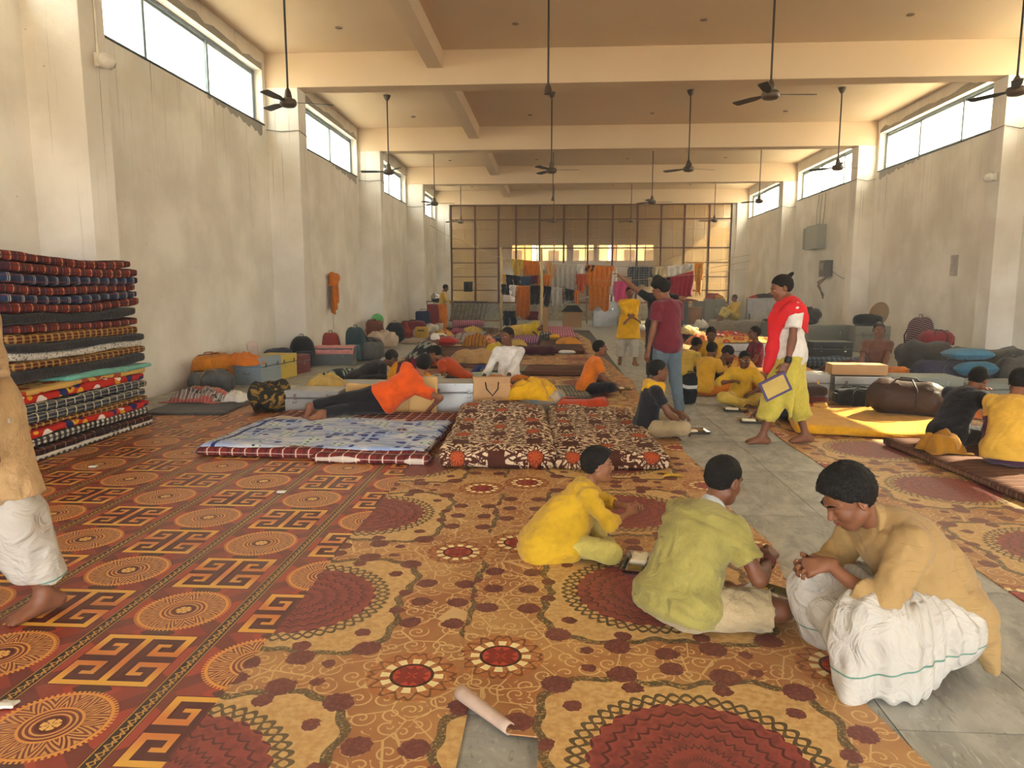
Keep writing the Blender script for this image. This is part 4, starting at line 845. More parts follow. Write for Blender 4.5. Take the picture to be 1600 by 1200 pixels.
sit('man in a white long sleeved shirt and orange wrap, sitting behind the paper bag', (-.68, 10.25), 172, 1.0, (.0, .02), (-.55, .05, 0), z=.07, hands=((-.05, .42, .2), (.32, .28, .2)), shirt=dict(m=M_WHITEC, sleeve=.85, collar=1), pants=dict(m=M_ORG, name='wrap', end=.42, g=.03), hair='cropped', seed=43, skin='#6a412c', feet=((.1, .3, .06), (-.22, .42, .06)), elb=((-.4, -.6, -1), (.5, -.6, -1)))
sit('boy in a rust red shirt bending down over the bedding behind the tin trunks', (-1.35, 10.5), 78, .92, (.75, 1.0), (0, .45, 0), z=.05, hands=((-.15, .42, .06), (.2, .42, .06)), shirt=tee(cloth('#b3461f', 'rust jersey')), pants=dict(m=M_BLACKC, end=.9), seed=44, skin='#7d4f36')
sit('boy in a black shirt stooping low over the bedding beside the zebra print cushion', (-3.05, 10.6), -62, 1.0, (.95, 1.25), (.1, .6, 0), z=.02, hands=((-.2, .6, .05), (.2, .6, .05)), shirt=tee(cloth('#262326', 'black jersey'), sleeve=.35), pants=dict(m=M_BLACKC, end=.9), seed=45, skin='#63402d')
sit('person in a dark zigzag print shirt bent over bedding, back turned', (-2.72, 13.6), -38, .98, (.75, 1.2), (0, .6, 0), z=.03, hands=((-.12, .5, .06), (.2, .5, .06)), shirt=dict(m=mat('dark zigzag print', lambda t: t.mix('#23252a', '#8d8d80', ((t.xyz()[2]*34+((t.xyz()[0]*60).sin())*1.2).sin()).gt(.45)), rough=.9), sleeve=.8, g=.025), pants=dict(m=M_BLACKC, end=.9), seed=46,
    hair=None, extra=[('cap', M_WHITEC, lambda F, J: F.ell(J['Q'](0, -.014, .035), A3((.083, .105, .095)), J['MH'], .01).cut(J['Q'](0, .06, .05), J['MH']@unit((0, .6, -.8))), dict(h=.012))])
def lying():
    person('boy in an orange shirt and black trousers lying on the blue sheet, back turned', (-1.98, 8.0), 4, s=.93, pelvis=(0, 0, .27), lean=(.12, .2), side=R(58), head=(0, .2, .25), hands=((.15, .42, .3), (.55, .12, .16)), elb=((-.2, .8, .8), (.9, -.4, -.2)), feet=((-.88, -.18, .20), (-.62, -.36, .17)), knee=((-.2, .9, .25), (.0, 1, .0)),
       fdir=((-.35, -.5, -.55), (-.75, -.75, .1)), shirt=tee(cloth('#e0581a', 'vivid orange jersey'), g=.022, hem=.04, wr=.008), pants=dict(m=M_BLACKC, end=.93, g=.016), hair='thick', lod=1, seed=47, skin='#8a5a40', z=0.)
lying()
def kstand(top, bot, r1, r2):
    def f(F, J):
        c = [(A3((0, 0, bot)), A3((0, 0, -1)))]; P = J['Pv']
        F.cone(P+A3((0, 0, .08)), A3((0, 0, bot-.05)), r1, r2, .05, cut=c); F.cone(P+A3((.05, 0, .05)), A3((.09, 0, bot-.05)), r1*.85, r2*.75, .05, cut=c); F.cone(P+A3((-.05, 0, .05)), A3((-.09, 0, bot-.05)), r1*.85, r2*.75, .05, cut=c)
    return f
def wrapleg(r, bot):
    def f(F, J):
        c = [(A3((0, 0, bot)), A3((0, 0, -1)))]
        for k, a in ((J['kL'], J['aL']), (J['kR'], J['aR'])): F.cone(J['Pv'], k, r, r*.9, .05, cut=c).cone(k, a+A3((0, 0, .05)), r*.9, r*.75, .05, cut=c)
    return f
person('youth in a bright yellow kurta and white dhoti walking up the aisle, arms folded', (1.42, 14.3), 186, s=.9, pelvis=(0, 0, .835), lean=(.02, .03), head=(-.1, .05, 0), hands=((.06, .23, .92), (-.08, .24, .94)), elb=((-1, -.3, -.6), (1, -.3, -.6)), feet=((-.13, .05, .08), (.14, -.1, .09)), knee=((-.1, 1, 0), (.1, 1, 0)), fdir=((-.2, 1, 0), (.2, 1, 0)),
   shirt=dict(m=M_BRIGHTY, name='kurta', sleeve=.62, g=.02, extra=[kstand(0, .55, .16, .22)], collar=1), pants=dict(m=M_DHOTI, name='dhoti', end=.85, g=.03, extra=[wrapleg(.095, .2)]), hair='short', seed=48, skin='#7d4f36', lod=1)
person('man in a maroon shirt and faded jeans standing in the aisle, back turned', (1.28, 8.35), 38, s=.955, pelvis=(0, 0, .885), lean=(.02, .08), head=(.35, .42, 0), hands=((-.27, .08, .66), (.26, .1, .70)), elb=((-.6, -1, 0), (.6, -1, 0)), feet=((-.08, .12, .08), (.1, -.14, .085)), knee=((0, 1, .1), (0, 1, .1)), fdir=((-.1, 1, 0), (.1, 1, 0)), palm=((1, 0, 0), (-1, 0, 0)),
   shirt=tee(M_MAROON, hem=.1, g=.022), pants=dict(m=M_JEANS, name='jeans', end=.97, g=.014), hair='thick', seed=49, skin='#7d4f36', lod=1)
person('man in a black shirt stretching both arms out behind the maroon shirt', (1.62, 11.7), 8, s=1.0, pelvis=(0, 0, .93), lean=(0, 0), head=(0, .05, 0), hands=((-.62, .15, 1.74), (.40, .3, 1.36)), elb=((-1, -.2, -.3), (1, -.6, -.1)), feet=((-.1, 0, .08), (.1, .05, .08)), knee=((0, 1, 0), (0, 1, 0)), fdir=((0, 1, 0), (0, 1, 0)), shirt=tee(M_BLACKC, sleeve=.3, hem=.1), pants=dict(m=M_BLACKC, end=.95), seed=50, skin='#8a5a40', lod=1)
sit('boy in a yellow shirt and black shorts bowing his head beyond the aisle', (1.98, 11.35), -58, .9, (.3, .45), (0, .6, 0), hands=((-.02, .4, .12), (.12, .42, .1)), shirt=tee(M_LYEL), pants=dict(m=M_BLACKC, name='shorts', end=.42, g=.02), seed=51, skin='#5d3b2a')
sit('boy in yellow shirt and orange trousers sitting by the aisle, back turned', (2.1, 10.3), -38, .87, (.3, .4), (-.1, .3, 0), hands=((-.05, .44, .16), (.24, .38, .16)), shirt=tee(cloth('#cf9f2f', 'gold jersey')), pants=dict(m=M_ORG, end=.92, g=.025), seed=52, skin='#6e442d')
sit('young man in a yellow collared shirt facing us, at the back of the yellow group', (2.62, 12.4), 172, .98, (.1, .2), (0, .25, 0), hands=((-.02, .42, .16), (.25, .35, .15)), shirt=dict(m=cloth('#c4962a', 'mustard shirt cotton'), sleeve=.8, collar=1), pants=dict(m=M_BLACKC, end=.9), seed=53, skin='#5d3b2a')
sit('boy in a yellow shirt hugging raised knees in orange trousers', (3.0, 10.9), 66, .92, (.5, 1.0), (0, .6, 0), hands=((-.12, .5, .42), (.14, .5, .42)), feet=((-.1, .42, .08), (.12, .42, .08)), knee=((-.1, .4, 1), (.1, .4, 1)), fdir=((-.1, 1, 0), (.1, 1, 0)), shirt=dict(m=cloth('#d2a04a', 'pale gold cotton'), sleeve=.9), pants=dict(m=M_ORG, end=.92, g=.035), seed=54, skin='#6e442d')
q, Jq = sit('boy in yellow with glasses sitting with a hand raised to his mouth', (2.42, 9.5), 178, .80, (.22, .3), (.1, .12, 0), hands=((-.1, .3, .24), (.2, .3, .42)), elb=((-1, -.2, -.5), (1, .1, -.8)), shirt=dict(m=cloth('#d6a92a', 'yellow kurta linen'), sleeve=.6, collar=1, g=.02), pants=dict(m=M_LYEL, end=.92, g=.025), seed=55, skin='#6e442d', curl=(.6, 1.))
gl = MB()
for e in (-1, 1):
    c = Jq['Q'](e*.031, .092, .0); M_ = Jq['MH']; gl.tube([c+M_@A3((.022*math.cos(k*PI/6), 0, .016*math.sin(k*PI/6))) for k in range(12)], .003, 5, closed=True)
    gl.tube([Jq['Q'](e*.053, .09, .003), Jq['Q'](e*.078, .0, .008)], .003, 5)
gl.tube([Jq['Q'](-.009, .093, .004), Jq['Q'](.009, .093, .004)], .003, 5); gl.build('glasses', plain('#c9b48a', .3, .6), q)
sit('boy in a maroon shirt looking left, partly hidden behind the red shawl', (3.5, 12.7), 95, .95, (.05, .1), (-.1, -.05, 0), shirt=tee(M_MAROON), pants=dict(m=M_BLACKC, end=.9), seed=56, skin='#6e442d')
sit('boy in dark clothes reaching to a steel plate behind the walking man', (2.78, 8.45), 82, .86, (.35, .5), (0, .4, 0), hands=((-.12, .52, .1), (.2, .3, .15)), shirt=tee(M_BLACKC), pants=dict(m=M_BLACKC, end=.9), seed=57, skin='#6e442d')
# walking man with the red shawl
def shawl(F, J):
    M2 = J['M2']; n = J['nk']; ch = J['ch']; wa = J['wa']; up = M2[:, 2]; fw = M2[:, 1]; rt = M2[:, 0]
    c = [(ch-up*.06-fw*.02, unit(fw*.75-up*1.))]
    F.ell(ch-up*.01, A3((.153, .112, .16))+.05, M2, .04, cut=c); F.ell(wa, A3((.14, .107, .15))+.048, J['M1'], .04, cut=c)
    F.cone(J['shL']-up*.005, n-up*.03, .084, .085, .04, cut=[(J['shL']-up*.03, -up)]).cone(n-up*.03, J['shR'], .085, .088, .04); F.cone(J['shR'], J['eR'], .085, .07, .04)
    F.cone(n+fw*.05-up*.03, ch+fw*.13-rt*.03, .075, .07, .05).cone(ch+fw*.13-rt*.03, ch+fw*.17-rt*.03-up*.28, .07, .062, .05).cone(ch+fw*.17-rt*.03-up*.28, J['Pv']+A3((-.02, .20, -.13)), .062, .05, .05)
    F.cone(J['shL']+fw*.05, ch+fw*.13-rt*.08-up*.05, .06, .055, .05)
def wdho(F, J):
    c = [(A3((0, 0, .30)), A3((0, 0, -1)))]
    for k, a in ((J['kL'], J['aL']), (J['kR'], J['aR'])): F.cone(J['Pv']+A3((0, 0, -.02)), k, .14, .115, .05).cone(k, a+A3((0, 0, .1)), .115, .08, .05, cut=c)
    F.cone(J['Pv']+A3((-.14, .03, -.05)), A3((-.17, .02, .32)), .05, .02, .04); F.cone(J['Pv']+A3((-.14, .0, -.15)), A3((-.17, .06, .45)), .06, .03, .04)
w, Jw = person('man in a white shirt, red shawl and yellow dhoti walking barefoot across the aisle', (2.24, 7.02), 90, s=.97, pelvis=(0, 0, .885), lean=(.04, .08), head=(.0, .30, 0), hands=((-.24, .10, .76), (.22, -.05, .7)), elb=((-.5, -1, 0), (.5, -1, 0)), feet=((-.07, .25, .08), (.07, -.22, .085)), knee=((-.1, 1, .1), (.1, 1, .1)), fdir=((-.05, 1, 0), (.05, 1, -.05)), palm=((1, 0, 0), (-1, 0, 0)), hdir=((0, .45, -.8), None), curl=(.8, .5),
   shirt=tee(M_WHITEC, hem=.14, g=.024, sleeve=.32), pants=dict(m=cloth('#c3b24a', 'lemon cotton'), name='dhoti', end=.8, g=.03, extra=[wdho], wr=.009), hair='short', seed=58, skin='#7a4c34', lod=1, extra=[('shawl', M_REDSH, shawl, dict(h=.012, wr=.008, wf=34)), ('hair_bun', M_HAIR, lambda F, J: F.cone(J['Q'](0, -.1, .09), J['Q'](0, -.125, .1), .022, .018, .01), dict(h=.007)), ('wrist_watch', M_BLKPL, lambda F, J: F.cone(J['wL']+unit(J['eL']-J['wL'])*.025, J['wL']+unit(J['eL']-J['wL'])*.045, .034, .034, .005), dict(h=.007))])
cb = empty('notebook', (2.24-.20, 7.02-.24-.02, .62), 0); tag(cb, 'yellow notebook with a violet border held by the walking man', 'notebook'); tm = Matrix.Rotation(R(-28), 3, 'Y') @ Matrix.Rotation(R(8), 3, 'X')
MB().box((0, 0, 0), (.26, .014, .20), tilt=tm).build('cover', plain('#4f4470', .6), cb); MB().box((0, -.009, 0), (.215, .004, .155), tilt=tm).build('page', plain('#c3a75c', .7), cb)
sit('man in a brown polo shirt and orange wrap sitting behind the tin trunks', (5.0, 11.5), 168, 1.0, (.02, .05), (-.1, .0, 0), z=.1, hands=((.0, .45, .16), (.3, .3, .12)), shirt=tee(cloth('#5f3a2c', 'brown pique'), collar=1), pants=dict(m=M_ORG, name='wrap', end=.8, g=.035), hair='cropped', seed=59, skin='#6a412c')
sit('boy in a black shirt holding his bowed head, on the striped mattress', (3.62, 6.75), -62, .92, (.45, .75), (.1, .5, .1), z=.085, hands=((.0, .44, .5), (.2, .42, .3)), elb=((-1, .2, -.8), (.9, .2, -.8)), shirt=tee(M_BLACKC, g=.02), pants=dict(m=M_BLACKC, end=.9), seed=60, skin='#7a4c34', lod=1)
sit('boy in a yellow shirt and purple shorts sitting on the striped mattress, back turned', (3.70, 6.02), -42, .92, (.3, .5), (-.15, .35, 0), z=.085, hands=((-.05, .5, .3), (.25, .42, .26)), feet=((-.02, .42, .06), (.12, .45, .06)), knee=((-.1, .7, .6), (.7, .5, .6)), shirt=tee(cloth('#d3a43c', 'yellow jersey'), g=.022), pants=dict(m=cloth('#4a1f3c', 'purple cotton'), name='shorts', end=.46, g=.02), seed=61, skin='#7a4c34', lod=0, face=False)
# far people
person('man in a yellow shirt and orange wrap standing by the left wall far back', (-4.05, 25.4), -75, s=.97, pelvis=(0, 0, .89), lean=(.05, .12), head=(0, .35, 0), hands=((-.1, .33, 1.05), (.14, .3, 1.0)), elb=((-1, -.6, -.4), (1, -.6, -.4)), feet=((-.1, .05, .08), (.1, -.05, .08)), knee=((0, 1, 0), (0, 1, 0)), fdir=((0, 1, 0), (0, 1, 0)), shirt=dict(m=M_LYEL, sleeve=.8), pants=dict(m=M_ORG, name='wrap', end=.8, g=.04, extra=[wrapleg(.15, .12)]), seed=62, lod=2)
sit('person in a cream kurta bent over bedding far right of the aisle', (4.0, 20.6), 60, .95, (.85, 1.25), (0, .7, 0), z=.03, lod=2, shirt=dict(m=cloth('#cdbf86', 'cream yellow cotton'), sleeve=.8, g=.03), pants=dict(m=M_BLACKC, end=.9), seed=63)
sit('boy in yellow lounging on a trunk near the white board', (6.05, 25.0), 120, .95, (-.15, .0), (-.3, .1, 0), z=.45, lod=2, feet=((-.1, .7, .06), (.1, .6, .08)), knee=((-.3, .4, 1), (.3, .4, 1)), shirt=dict(m=M_LYEL, sleeve=.8), pants=dict(m=M_PALEY, end=.9, g=.03), seed=64)
sit('person in dark clothes sitting before the white board far right', (7.35, 23.6), 95, 1.0, (.1, .15), (0, .1, 0), z=.45, lod=2, shirt=dict(m=M_BLACKC, sleeve=.5), pants=dict(m=M_BLACKC, end=.9), seed=65)
person('sleeper curled up in yellow clothes on a pink mattress', (-.95, 21.2), 160, s=.95, pelvis=(0, 0, .26), lean=(.2, .3), side=R(-80), head=(0, .2, -1.3), hands=((-.5, .3, .2), (-.4, .3, .25)), feet=((.55, .3, .2), (.6, .35, .2)), knee=((0, 1, .1), (0, 1, .2)), fdir=((.5, .5, 0), (.5, .5, 0)), shirt=dict(m=cloth('#d6b52a', 'yellow shawl cotton'), sleeve=.8, g=.05), pants=dict(m=M_LYEL, end=.9, g=.05), seed=66, lod=2)
# ------------------------------------------------------------------ belongings: builders
def spot(x0, x1, yt, yb, depth=.4, z=0.):
    """box seen in the photograph, standing on height z -> (centre on that height, width, height)"""
    g = G((x0+x1)/2, yb, z); Y = g.y; k = Y/1140; a = G(x0, yb, z); b = G(x1, yb, z); top = AY((x0+x1)/2, yt, Y+depth*.5).z
    return Vector((g.x*(1+depth/2/Y), Y+depth/2, z)), b.x-a.x, max(top-z, .05)
def trunk(label, sp, m, rz=0., depth=.45, latch=2, h=None, cat='trunk', group=None):
    c, w, hh = sp; h = h or hh; r = empty('tin_trunk', c, rz); tag(r, label, cat, group)
    hb = h*.68
    MB().box((0, 0, hb/2), (w, depth, hb)).build('body', m, r, bevel=.008); MB().box((0, 0, hb+.004+(h-hb)/2), (w+.012, depth+.012, h-hb)).build('lid', m, r, bevel=.012)
    MB().box((0, -depth/2-.004, hb-.004), (w+.008, .008, .014)).build('rim', M_TINEDGE, r)
    for i in range(latch):
        x = 0 if latch == 1 else (-w*.3+i*w*.6); l = MB().box((x, -depth/2-.012, hb+.02), (.03, .012, .07)).build('latch', M_STEEL, r, bevel=.003); MB().tube([(x-.02, -depth/2-.02, hb-.03), (x-.02, -depth/2-.035, hb-.055), (x+.02, -depth/2-.035, hb-.055), (x+.02, -depth/2-.02, hb-.03)], .004, 6).build('hasp', M_STEEL, l)
    for sx in (-1, 1): MB().tube([(sx*w/2, -.06, h*.5), (sx*(w/2+.02), -.05, h*.42), (sx*(w/2+.02), .05, h*.42), (sx*w/2, .06, h*.5)], .005, 6).build('side_handle', M_STEEL, r)
    return r
def duffel(label, sp, m, rz=0., depth=.35, seed=0, strap=None, cat='bag', straps=True, tilt=0.):
    c, w, h = sp; r = empty('travel_bag', c, rz); tag(r, label, cat); st = strap or M_STRAP
    soft('body', (w, depth, h), min(h, depth)*.42, m, r, seed=seed, amp=.022, freq=11, n=(16, 12, 10))
    MB().tube([(-w*.38, 0, h*.985), (0, 0, h*1.0), (w*.38, 0, h*.985)], .008, 6).build('zip', M_BLKPL, r)
    if straps:
        for sy in (-1, 1): MB().tube([(-w*.2, sy*depth*.5, h*.3), (-w*.2, sy*depth*.46, h*.8), (-w*.1, sy*depth*.22, h*1.04), (w*.1, sy*depth*.22, h*1.04), (w*.2, sy*depth*.46, h*.8), (w*.2, sy*depth*.5, h*.3)], .011, 6).build('handle', st, r, smooth=True)
        for sx in (-1, 1): soft('end_pocket', (.05, depth*.6, h*.55), .03, m, r, (sx*w*.47, 0, h*.15), n=(6, 8, 6))
    return r
def backpack(label, sp, m, m2=None, rz=0., depth=.28, seed=0, lean=0.):
    c, w, h = sp; r = empty('backpack', c, rz); r.rotation_euler = (R(-lean), 0, rz); tag(r, label, 'backpack')
    soft('body', (w, depth, h), min(w, depth)*.42, m, r, seed=seed, amp=.015, freq=10, n=(10, 10, 12), shape=lambda P: P*np.stack([1-.25*(P[:, 2]/h)**2, 1-.35*(P[:, 2]/h)**2, np.ones(len(P))], 1))
    soft('front_pocket', (w*.72, depth*.3, h*.45), depth*.14, m2 or m, r, (0, -depth*.48, h*.08), n=(8, 6, 8), seed=seed+1, amp=.006)
    MB().tube([(-.04, .02, h*.96), (-.03, .02, h*1.06), (.03, .02, h*1.06), (.04, .02, h*.96)], .009, 6).build('top_loop', M_STRAP, r, smooth=True)
    for sx in (-1, 1): MB().tube([(sx*w*.2, depth*.35, h*.9), (sx*w*.28, depth*.62, h*.6), (sx*w*.26, depth*.5, h*.15)], .016, 6).build('strap', M_STRAP, r, smooth=True)
    MB().tube([(-w*.36, -depth*.2, h*.62), (-w*.25, -depth*.3, h*.85), (0, -depth*.28, h*.93), (w*.25, -depth*.3, h*.85), (w*.36, -depth*.2, h*.62)], .005, 6).build('zip', M_BLKPL, r)
    return r
def heap(name, label, c, lx, ly, h, m, seed=0, rz=0., cat='clothes', crown=1.6, n=26, rough_=.35, group=None):
    """rumpled cloth lying in folds"""
    rs_ = np.random.RandomState(seed); ph = rs_.rand(8)*7; fr = 3+rs_.rand(8)*4
    def fn(u, v):
        a, b = u*2-1, v*2-1; ed = 1+.10*math.sin(5*math.atan2(b, a)+ph[0])+.06*math.sin(9*math.atan2(b, a)+ph[1])
        q = max(0., 1-(abs(a)**2.4+abs(b)**2.4))
        w = sum(math.sin(fr[k]*(a*math.cos(ph[k])+b*math.sin(ph[k]))*2+ph[k]+2*math.sin(fr[k-1]*b))/(k+1.5) for k in range(5))
        z = h*(q**(1/crown))*(1-rough_+rough_*.5*(1+w))
        return (a*lx/2*ed, b*ly/2*ed, max(z, .006)+.004)
    o = sheet(name, fn, n, n, m, None, .01, c, rz); tag(o, label, cat, group); return o
def mattress(label, c, dims, m, rz=0., seed=0, r=.03, amp=.006, name='mattress', cat='mattress', group=None, shape=None, n=(16, 22, 5), freq=8):
    o = soft(name, dims, r, m, None, c, rz, n=n, seed=seed, amp=amp, freq=freq, shape=shape); return tag(o, label, cat, group)
def roll(label, c, L, rad, m, rz=0., seed=0, name='bedding_roll', cat='bedding roll'):
    r = empty(name, c, rz); tag(r, label, cat); pts = [(-L/2+L*i/14, 0, rad*.92) for i in range(15)]
    MB().tube(pts, [rad*(.9+.12*math.sin(i*1.7+seed)) for i in range(15)], 16).build('rolled_cloth', m, r, smooth=True)
    for sx in (-1, 1): MB().tube([(sx*(L/2+.003), rad*(1-q/14)*.85*math.cos(q*.9), rad*.92+rad*(1-q/14)*.85*math.sin(q*.9)) for q in range(14)], .008, 5).build('rolled_end', m, r)
    return r
def bundle(label, sp, m, rz=0., depth=.35, seed=0, cat='bundle', knot=True, name='cloth_bundle', amp=.04):
    c, w, h = sp; r = empty(name, c, rz); tag(r, label, cat)
    soft('wrapped_cloth', (w, depth, h), min(w, h, depth)*.48, m, r, seed=seed, amp=amp, freq=16, n=(14, 12, 10))
    if knot:
        for k in range(3): a = k*2.1+seed; MB().tube([(0, 0, h*.93), (.05*math.cos(a), .05*math.sin(a), h*1.05), (.1*math.cos(a), .1*math.sin(a), h*.97)], [.03, .025, .008], 7).build('knot_end', m, r, smooth=True)
    return r
def pillow(label, c, dims, m, rz=0., seed=0, tilt=0., cat='pillow', name='pillow'):
    def sh(P): a = (1-.13*(np.abs(P[:, 0]/dims[0]*2)**4*0+1*(np.abs(P[:, 0]/dims[0]*2)**2)*(np.abs(P[:, 1]/dims[1]*2)**2)*-1)); Q = P.copy(); f = np.clip(1-.75*np.maximum(np.abs(P[:, 0]/dims[0]*2), np.abs(P[:, 1]/dims[1]*2))**3, .15, 1); Q[:, 2] = (P[:, 2]-dims[2]/2)*f+dims[2]/2; return Q
    o = soft(name, dims, dims[2]*.45, m, None, c, rz, n=(14, 12, 5), seed=seed, amp=.008, shape=sh); o.rotation_euler = (R(tilt), 0, rz); return tag(o, label, cat)
def thali(label, c, rz=0., s=1., food=((.0, .0), (.1, .06)), fill=1.):
    r = empty('steel_plate', c, rz); tag(r, label, 'plate'); w, d = .31*s, .24*s
    MB().box((0, 0, .004), (w*.9, d*.88, .006)).build('base', M_STEEL, r)
    rim = MB(); ring = lambda k, z: [(sx*(w/2*k), sy*(d/2*k), z) for sx, sy in ((-1, -1), (1, -1), (1, 1), (-1, 1))]
    rim.add(ring(.88, .006)+ring(.99, .028)+ring(1.03, .028)+ring(.9, .002), [q for b in (0, 4, 8) for q in [(b+i, b+(i+1) % 4, b+4+(i+1) % 4, b+4+i) for i in range(4)]]); rim.build('rim', M_STEEL, r)
    dv = [((0, .01*s, .014), (w*.9, .006, .016)), ((-.05*s, .06*s, .014), (.006, d*.4, .016)), ((.06*s, .06*s, .014), (.006, d*.4, .016)), ((.05*s, -.05*s, .014), (.006, d*.42, .016))]
    for q, e in dv: MB().box(q, e).build('divider', M_STEEL, r)
    if fill:
        soft('rice', (.15*s, .09*s, .035*s), .017*s, M_RICE, r, (-.045*s, -.05*s, .008), n=(10, 8, 4), seed=4, amp=.006, freq=60)
        soft('curry', (.07*s, .06*s, .014), .006, M_CURRY, r, (.1*s, .06*s, .008), n=(8, 8, 3), seed=2, amp=.004, freq=50); soft('dal', (.07*s, .06*s, .012), .005, plain('#c79a3a', .4), r, (-.1*s, .06*s, .008), n=(8, 8, 3)); soft('vegetable', (.06*s, .08*s, .016), .007, plain('#7d6a2e', .6), r, (.1*s, -.05*s, .008), n=(8, 8, 3), seed=7, amp=.005, freq=60)
    return r
# ------------------------------------------------------------------ mattress stack by the left wall
layers = [  # bottom to top: material, thickness, how it is described
 ('bw', .05, 'white edged checked mattress at the very bottom of the tall stack'), ('brown', .07, 'dark brown checked mattress second from the bottom of the tall stack'), ('bw', .08, 'black and white checked mattress under the lower red floral quilt in the stack'),
 ('F', .07, 'lower red floral quilt in the tall mattress stack'), ('maroon', .05, 'thin maroon and gold checked mattress above the lower red floral quilt'), ('navy', .085, 'navy and cream checked mattress, lower of two below the upper floral quilt'), ('navy', .09, 'navy and cream checked mattress, upper of two below the upper floral quilt'), ('F', .085, 'upper red, blue and yellow floral quilt in the tall stack'),
 ('F2', .05, 'orange blossom sheet folded on the upper floral quilt of the stack'), ('T', .05, 'teal folded sheet poking out of the tall mattress stack'), ('K', .10, 'thick black folded bedding above the teal sheet in the stack'), ('maroon', .075, 'maroon and gold checked mattress below the white leaf print sheet'), ('Wf', .075, 'white leaf print folded sheet in the middle of the stack'),
 ('K', .075, 'black folded bedding just above the white leaf print sheet'), ('maroon', .085, 'maroon and gold checked mattress above the black bedding, mid stack'), ('red', .08, 'red tartan mattress just under the topmost black bedding of the stack'), ('K', .10, 'topmost black folded bedding in the tall stack'), ('red', .085, 'red tartan mattress directly on the topmost black bedding'),
 ('blue', .08, 'blue tartan mattress, lower of two near the top of the stack'), ('red', .085, 'red tartan mattress between the two blue tartan ones'), ('blue', .085, 'blue tartan mattress, upper of two near the top of the stack'), ('red', .085, 'red tartan mattress second from the top of the stack'), ('red', .085, 'red tartan mattress at the very top of the tall stack')]
sm_ = dict(F=M_FLORAL, F2=M_FLORAL2, T=M_TEAL, K=M_BLK, Wf=M_WFLOR); z = .006; SX, SY, SL, SWD = -5.02, 6.74, 1.92, .84; rs = random.Random(5); tot = sum(l[1] for l in layers); kz = 1.84/tot
for i, (k, th, lb) in enumerate(layers):
    th *= kz; m = sm_.get(k) or PL[k]; zz = z
    def bend(P, zz=zz, i=i): # the pile slumps towards its middle and droops at the ends
        Q = P.copy(); u = P[:, 1]/(SL/2); f = max(0, (zz-.5)/1.4); Q[:, 2] += f*(-.045*(1-u**2)+.02*u*np.sin(i*.8))+.008*np.sin(P[:, 1]*4+i); return Q
    dx = rs.uniform(-.03, .03); L = SL+rs.uniform(-.06, .05)-(.5 if k == 'T' else 0)
    soft_o = mattress(lb, (SX+dx+(.03 if i < 10 else 0)+(.16 if k == 'T' else 0), SY+rs.uniform(-.02, .03)+(.35 if k == 'T' else 0), z), (SWD-(.3 if k == 'T' else 0), L, th*1.02), m, seed=i, r=th*.42, amp=.009, shape=bend, n=(8, 26, 5), freq=12, group='mattresses in the tall stack')
    if k == 'bw' and i == 0: soft('white_edge', (SWD+.012, L+.012, .03), .012, M_WHT, soft_o, (0, 0, .022), n=(8, 26, 3))
    z += th
# ------------------------------------------------------------------ along the left wall, near to far
mattress('thin dark grey pad on the floor beyond the mattress stack', (-4.55, 8.95, .0), (1.0, 1.35, .035), cloth('#4b4845', 'charcoal felt'), R(4), 3, r=.015)
heap('clothes_heap', 'tangled heap of checked and red clothes on the dark grey pad', (-4.75, 9.25, .035), .75, .55, .2, plaid('mixed laundry', '#8d8880', [(0, .11, 0, .3, '#6a2b2b', .8), (1, .13, .2, .3, '#2f3338', .8), (0, .05, .5, .2, '#d5cfc4', .8), (1, .3, .1, .3, '#b04a3c', .7)]), 4)
heap('clothes_heap', 'small cream crumpled cloth beside the checked laundry heap', (-4.25, 9.2, .035), .3, .26, .14, M_WHT, 7)
pillow('white pillow lying on the key carpet edge by the grey trunk', (-3.98, 9.95, .01), (.62, .34, .13), cloth('#d2c4be', 'pale pink white cotton'), R(8), 2)
duffel('grey duffel bag with tan straps leaning against the wall by the laundry', (Vector((-5.05, 10.15, 0)), .62, .33), cloth('#57585a', 'grey canvas'), R(20), .34, 3, plain('#9a7a50', .7))
duffel('orange bag slumped behind the grey duffel against the left wall', (Vector((-5.32, 10.75, .0)), .62, .52), cloth('#c47a22', 'orange canvas'), R(60), .36, 6, cloth('#b56a1c', 'orange strap'))
heap('orange_cloth', 'orange cloth draped over the end of the grey trunk', (-4.95, 10.98, .33), .62, .5, .2, M_ORG, 11)
trunk('grey blue painted trunk, nearest of three along the left wall', (Vector((-4.84, 11.28, 0)), .62, .43), tinpaint('#8a98a0'), R(83), .5)
trunk('yellow painted trunk between the grey blue and maroon ones', (Vector((-4.83, 12.0, 0)), .6, .4), tinpaint('#c4ab45'), R(84), .5)
trunk('maroon painted trunk, farthest of the three small trunks', (Vector((-4.83, 12.72, 0)), .6, .32), tinpaint('#6d2f34'), R(84), .48, 1)
pillow('pale pink round cushion standing on the yellow trunk against the wall', (-5.32, 12.15, .40), (.36, .40, .12), cloth('#c8b6b4', 'blush cotton'), R(90), 3, tilt=78)
backpack('large black backpack by the pillar behind the maroon trunk', (Vector((-4.98, 13.75, 0)), .5, .60), cloth('#26282b', 'black nylon'), cloth('#303848', 'navy nylon'), R(30), .4, 4)
duffel('navy blue bag tucked between the maroon trunk and the black backpack', (Vector((-5.25, 13.2, 0)), .6, .38), cloth('#333d55', 'navy canvas'), R(60), .34, 5)
trunk('dark grey trunk with a pink cloth on top beside the pillar', (Vector((-4.55, 14.2, 0)), .95, .34), tinpaint('#5a5d5e'), R(6), .5)
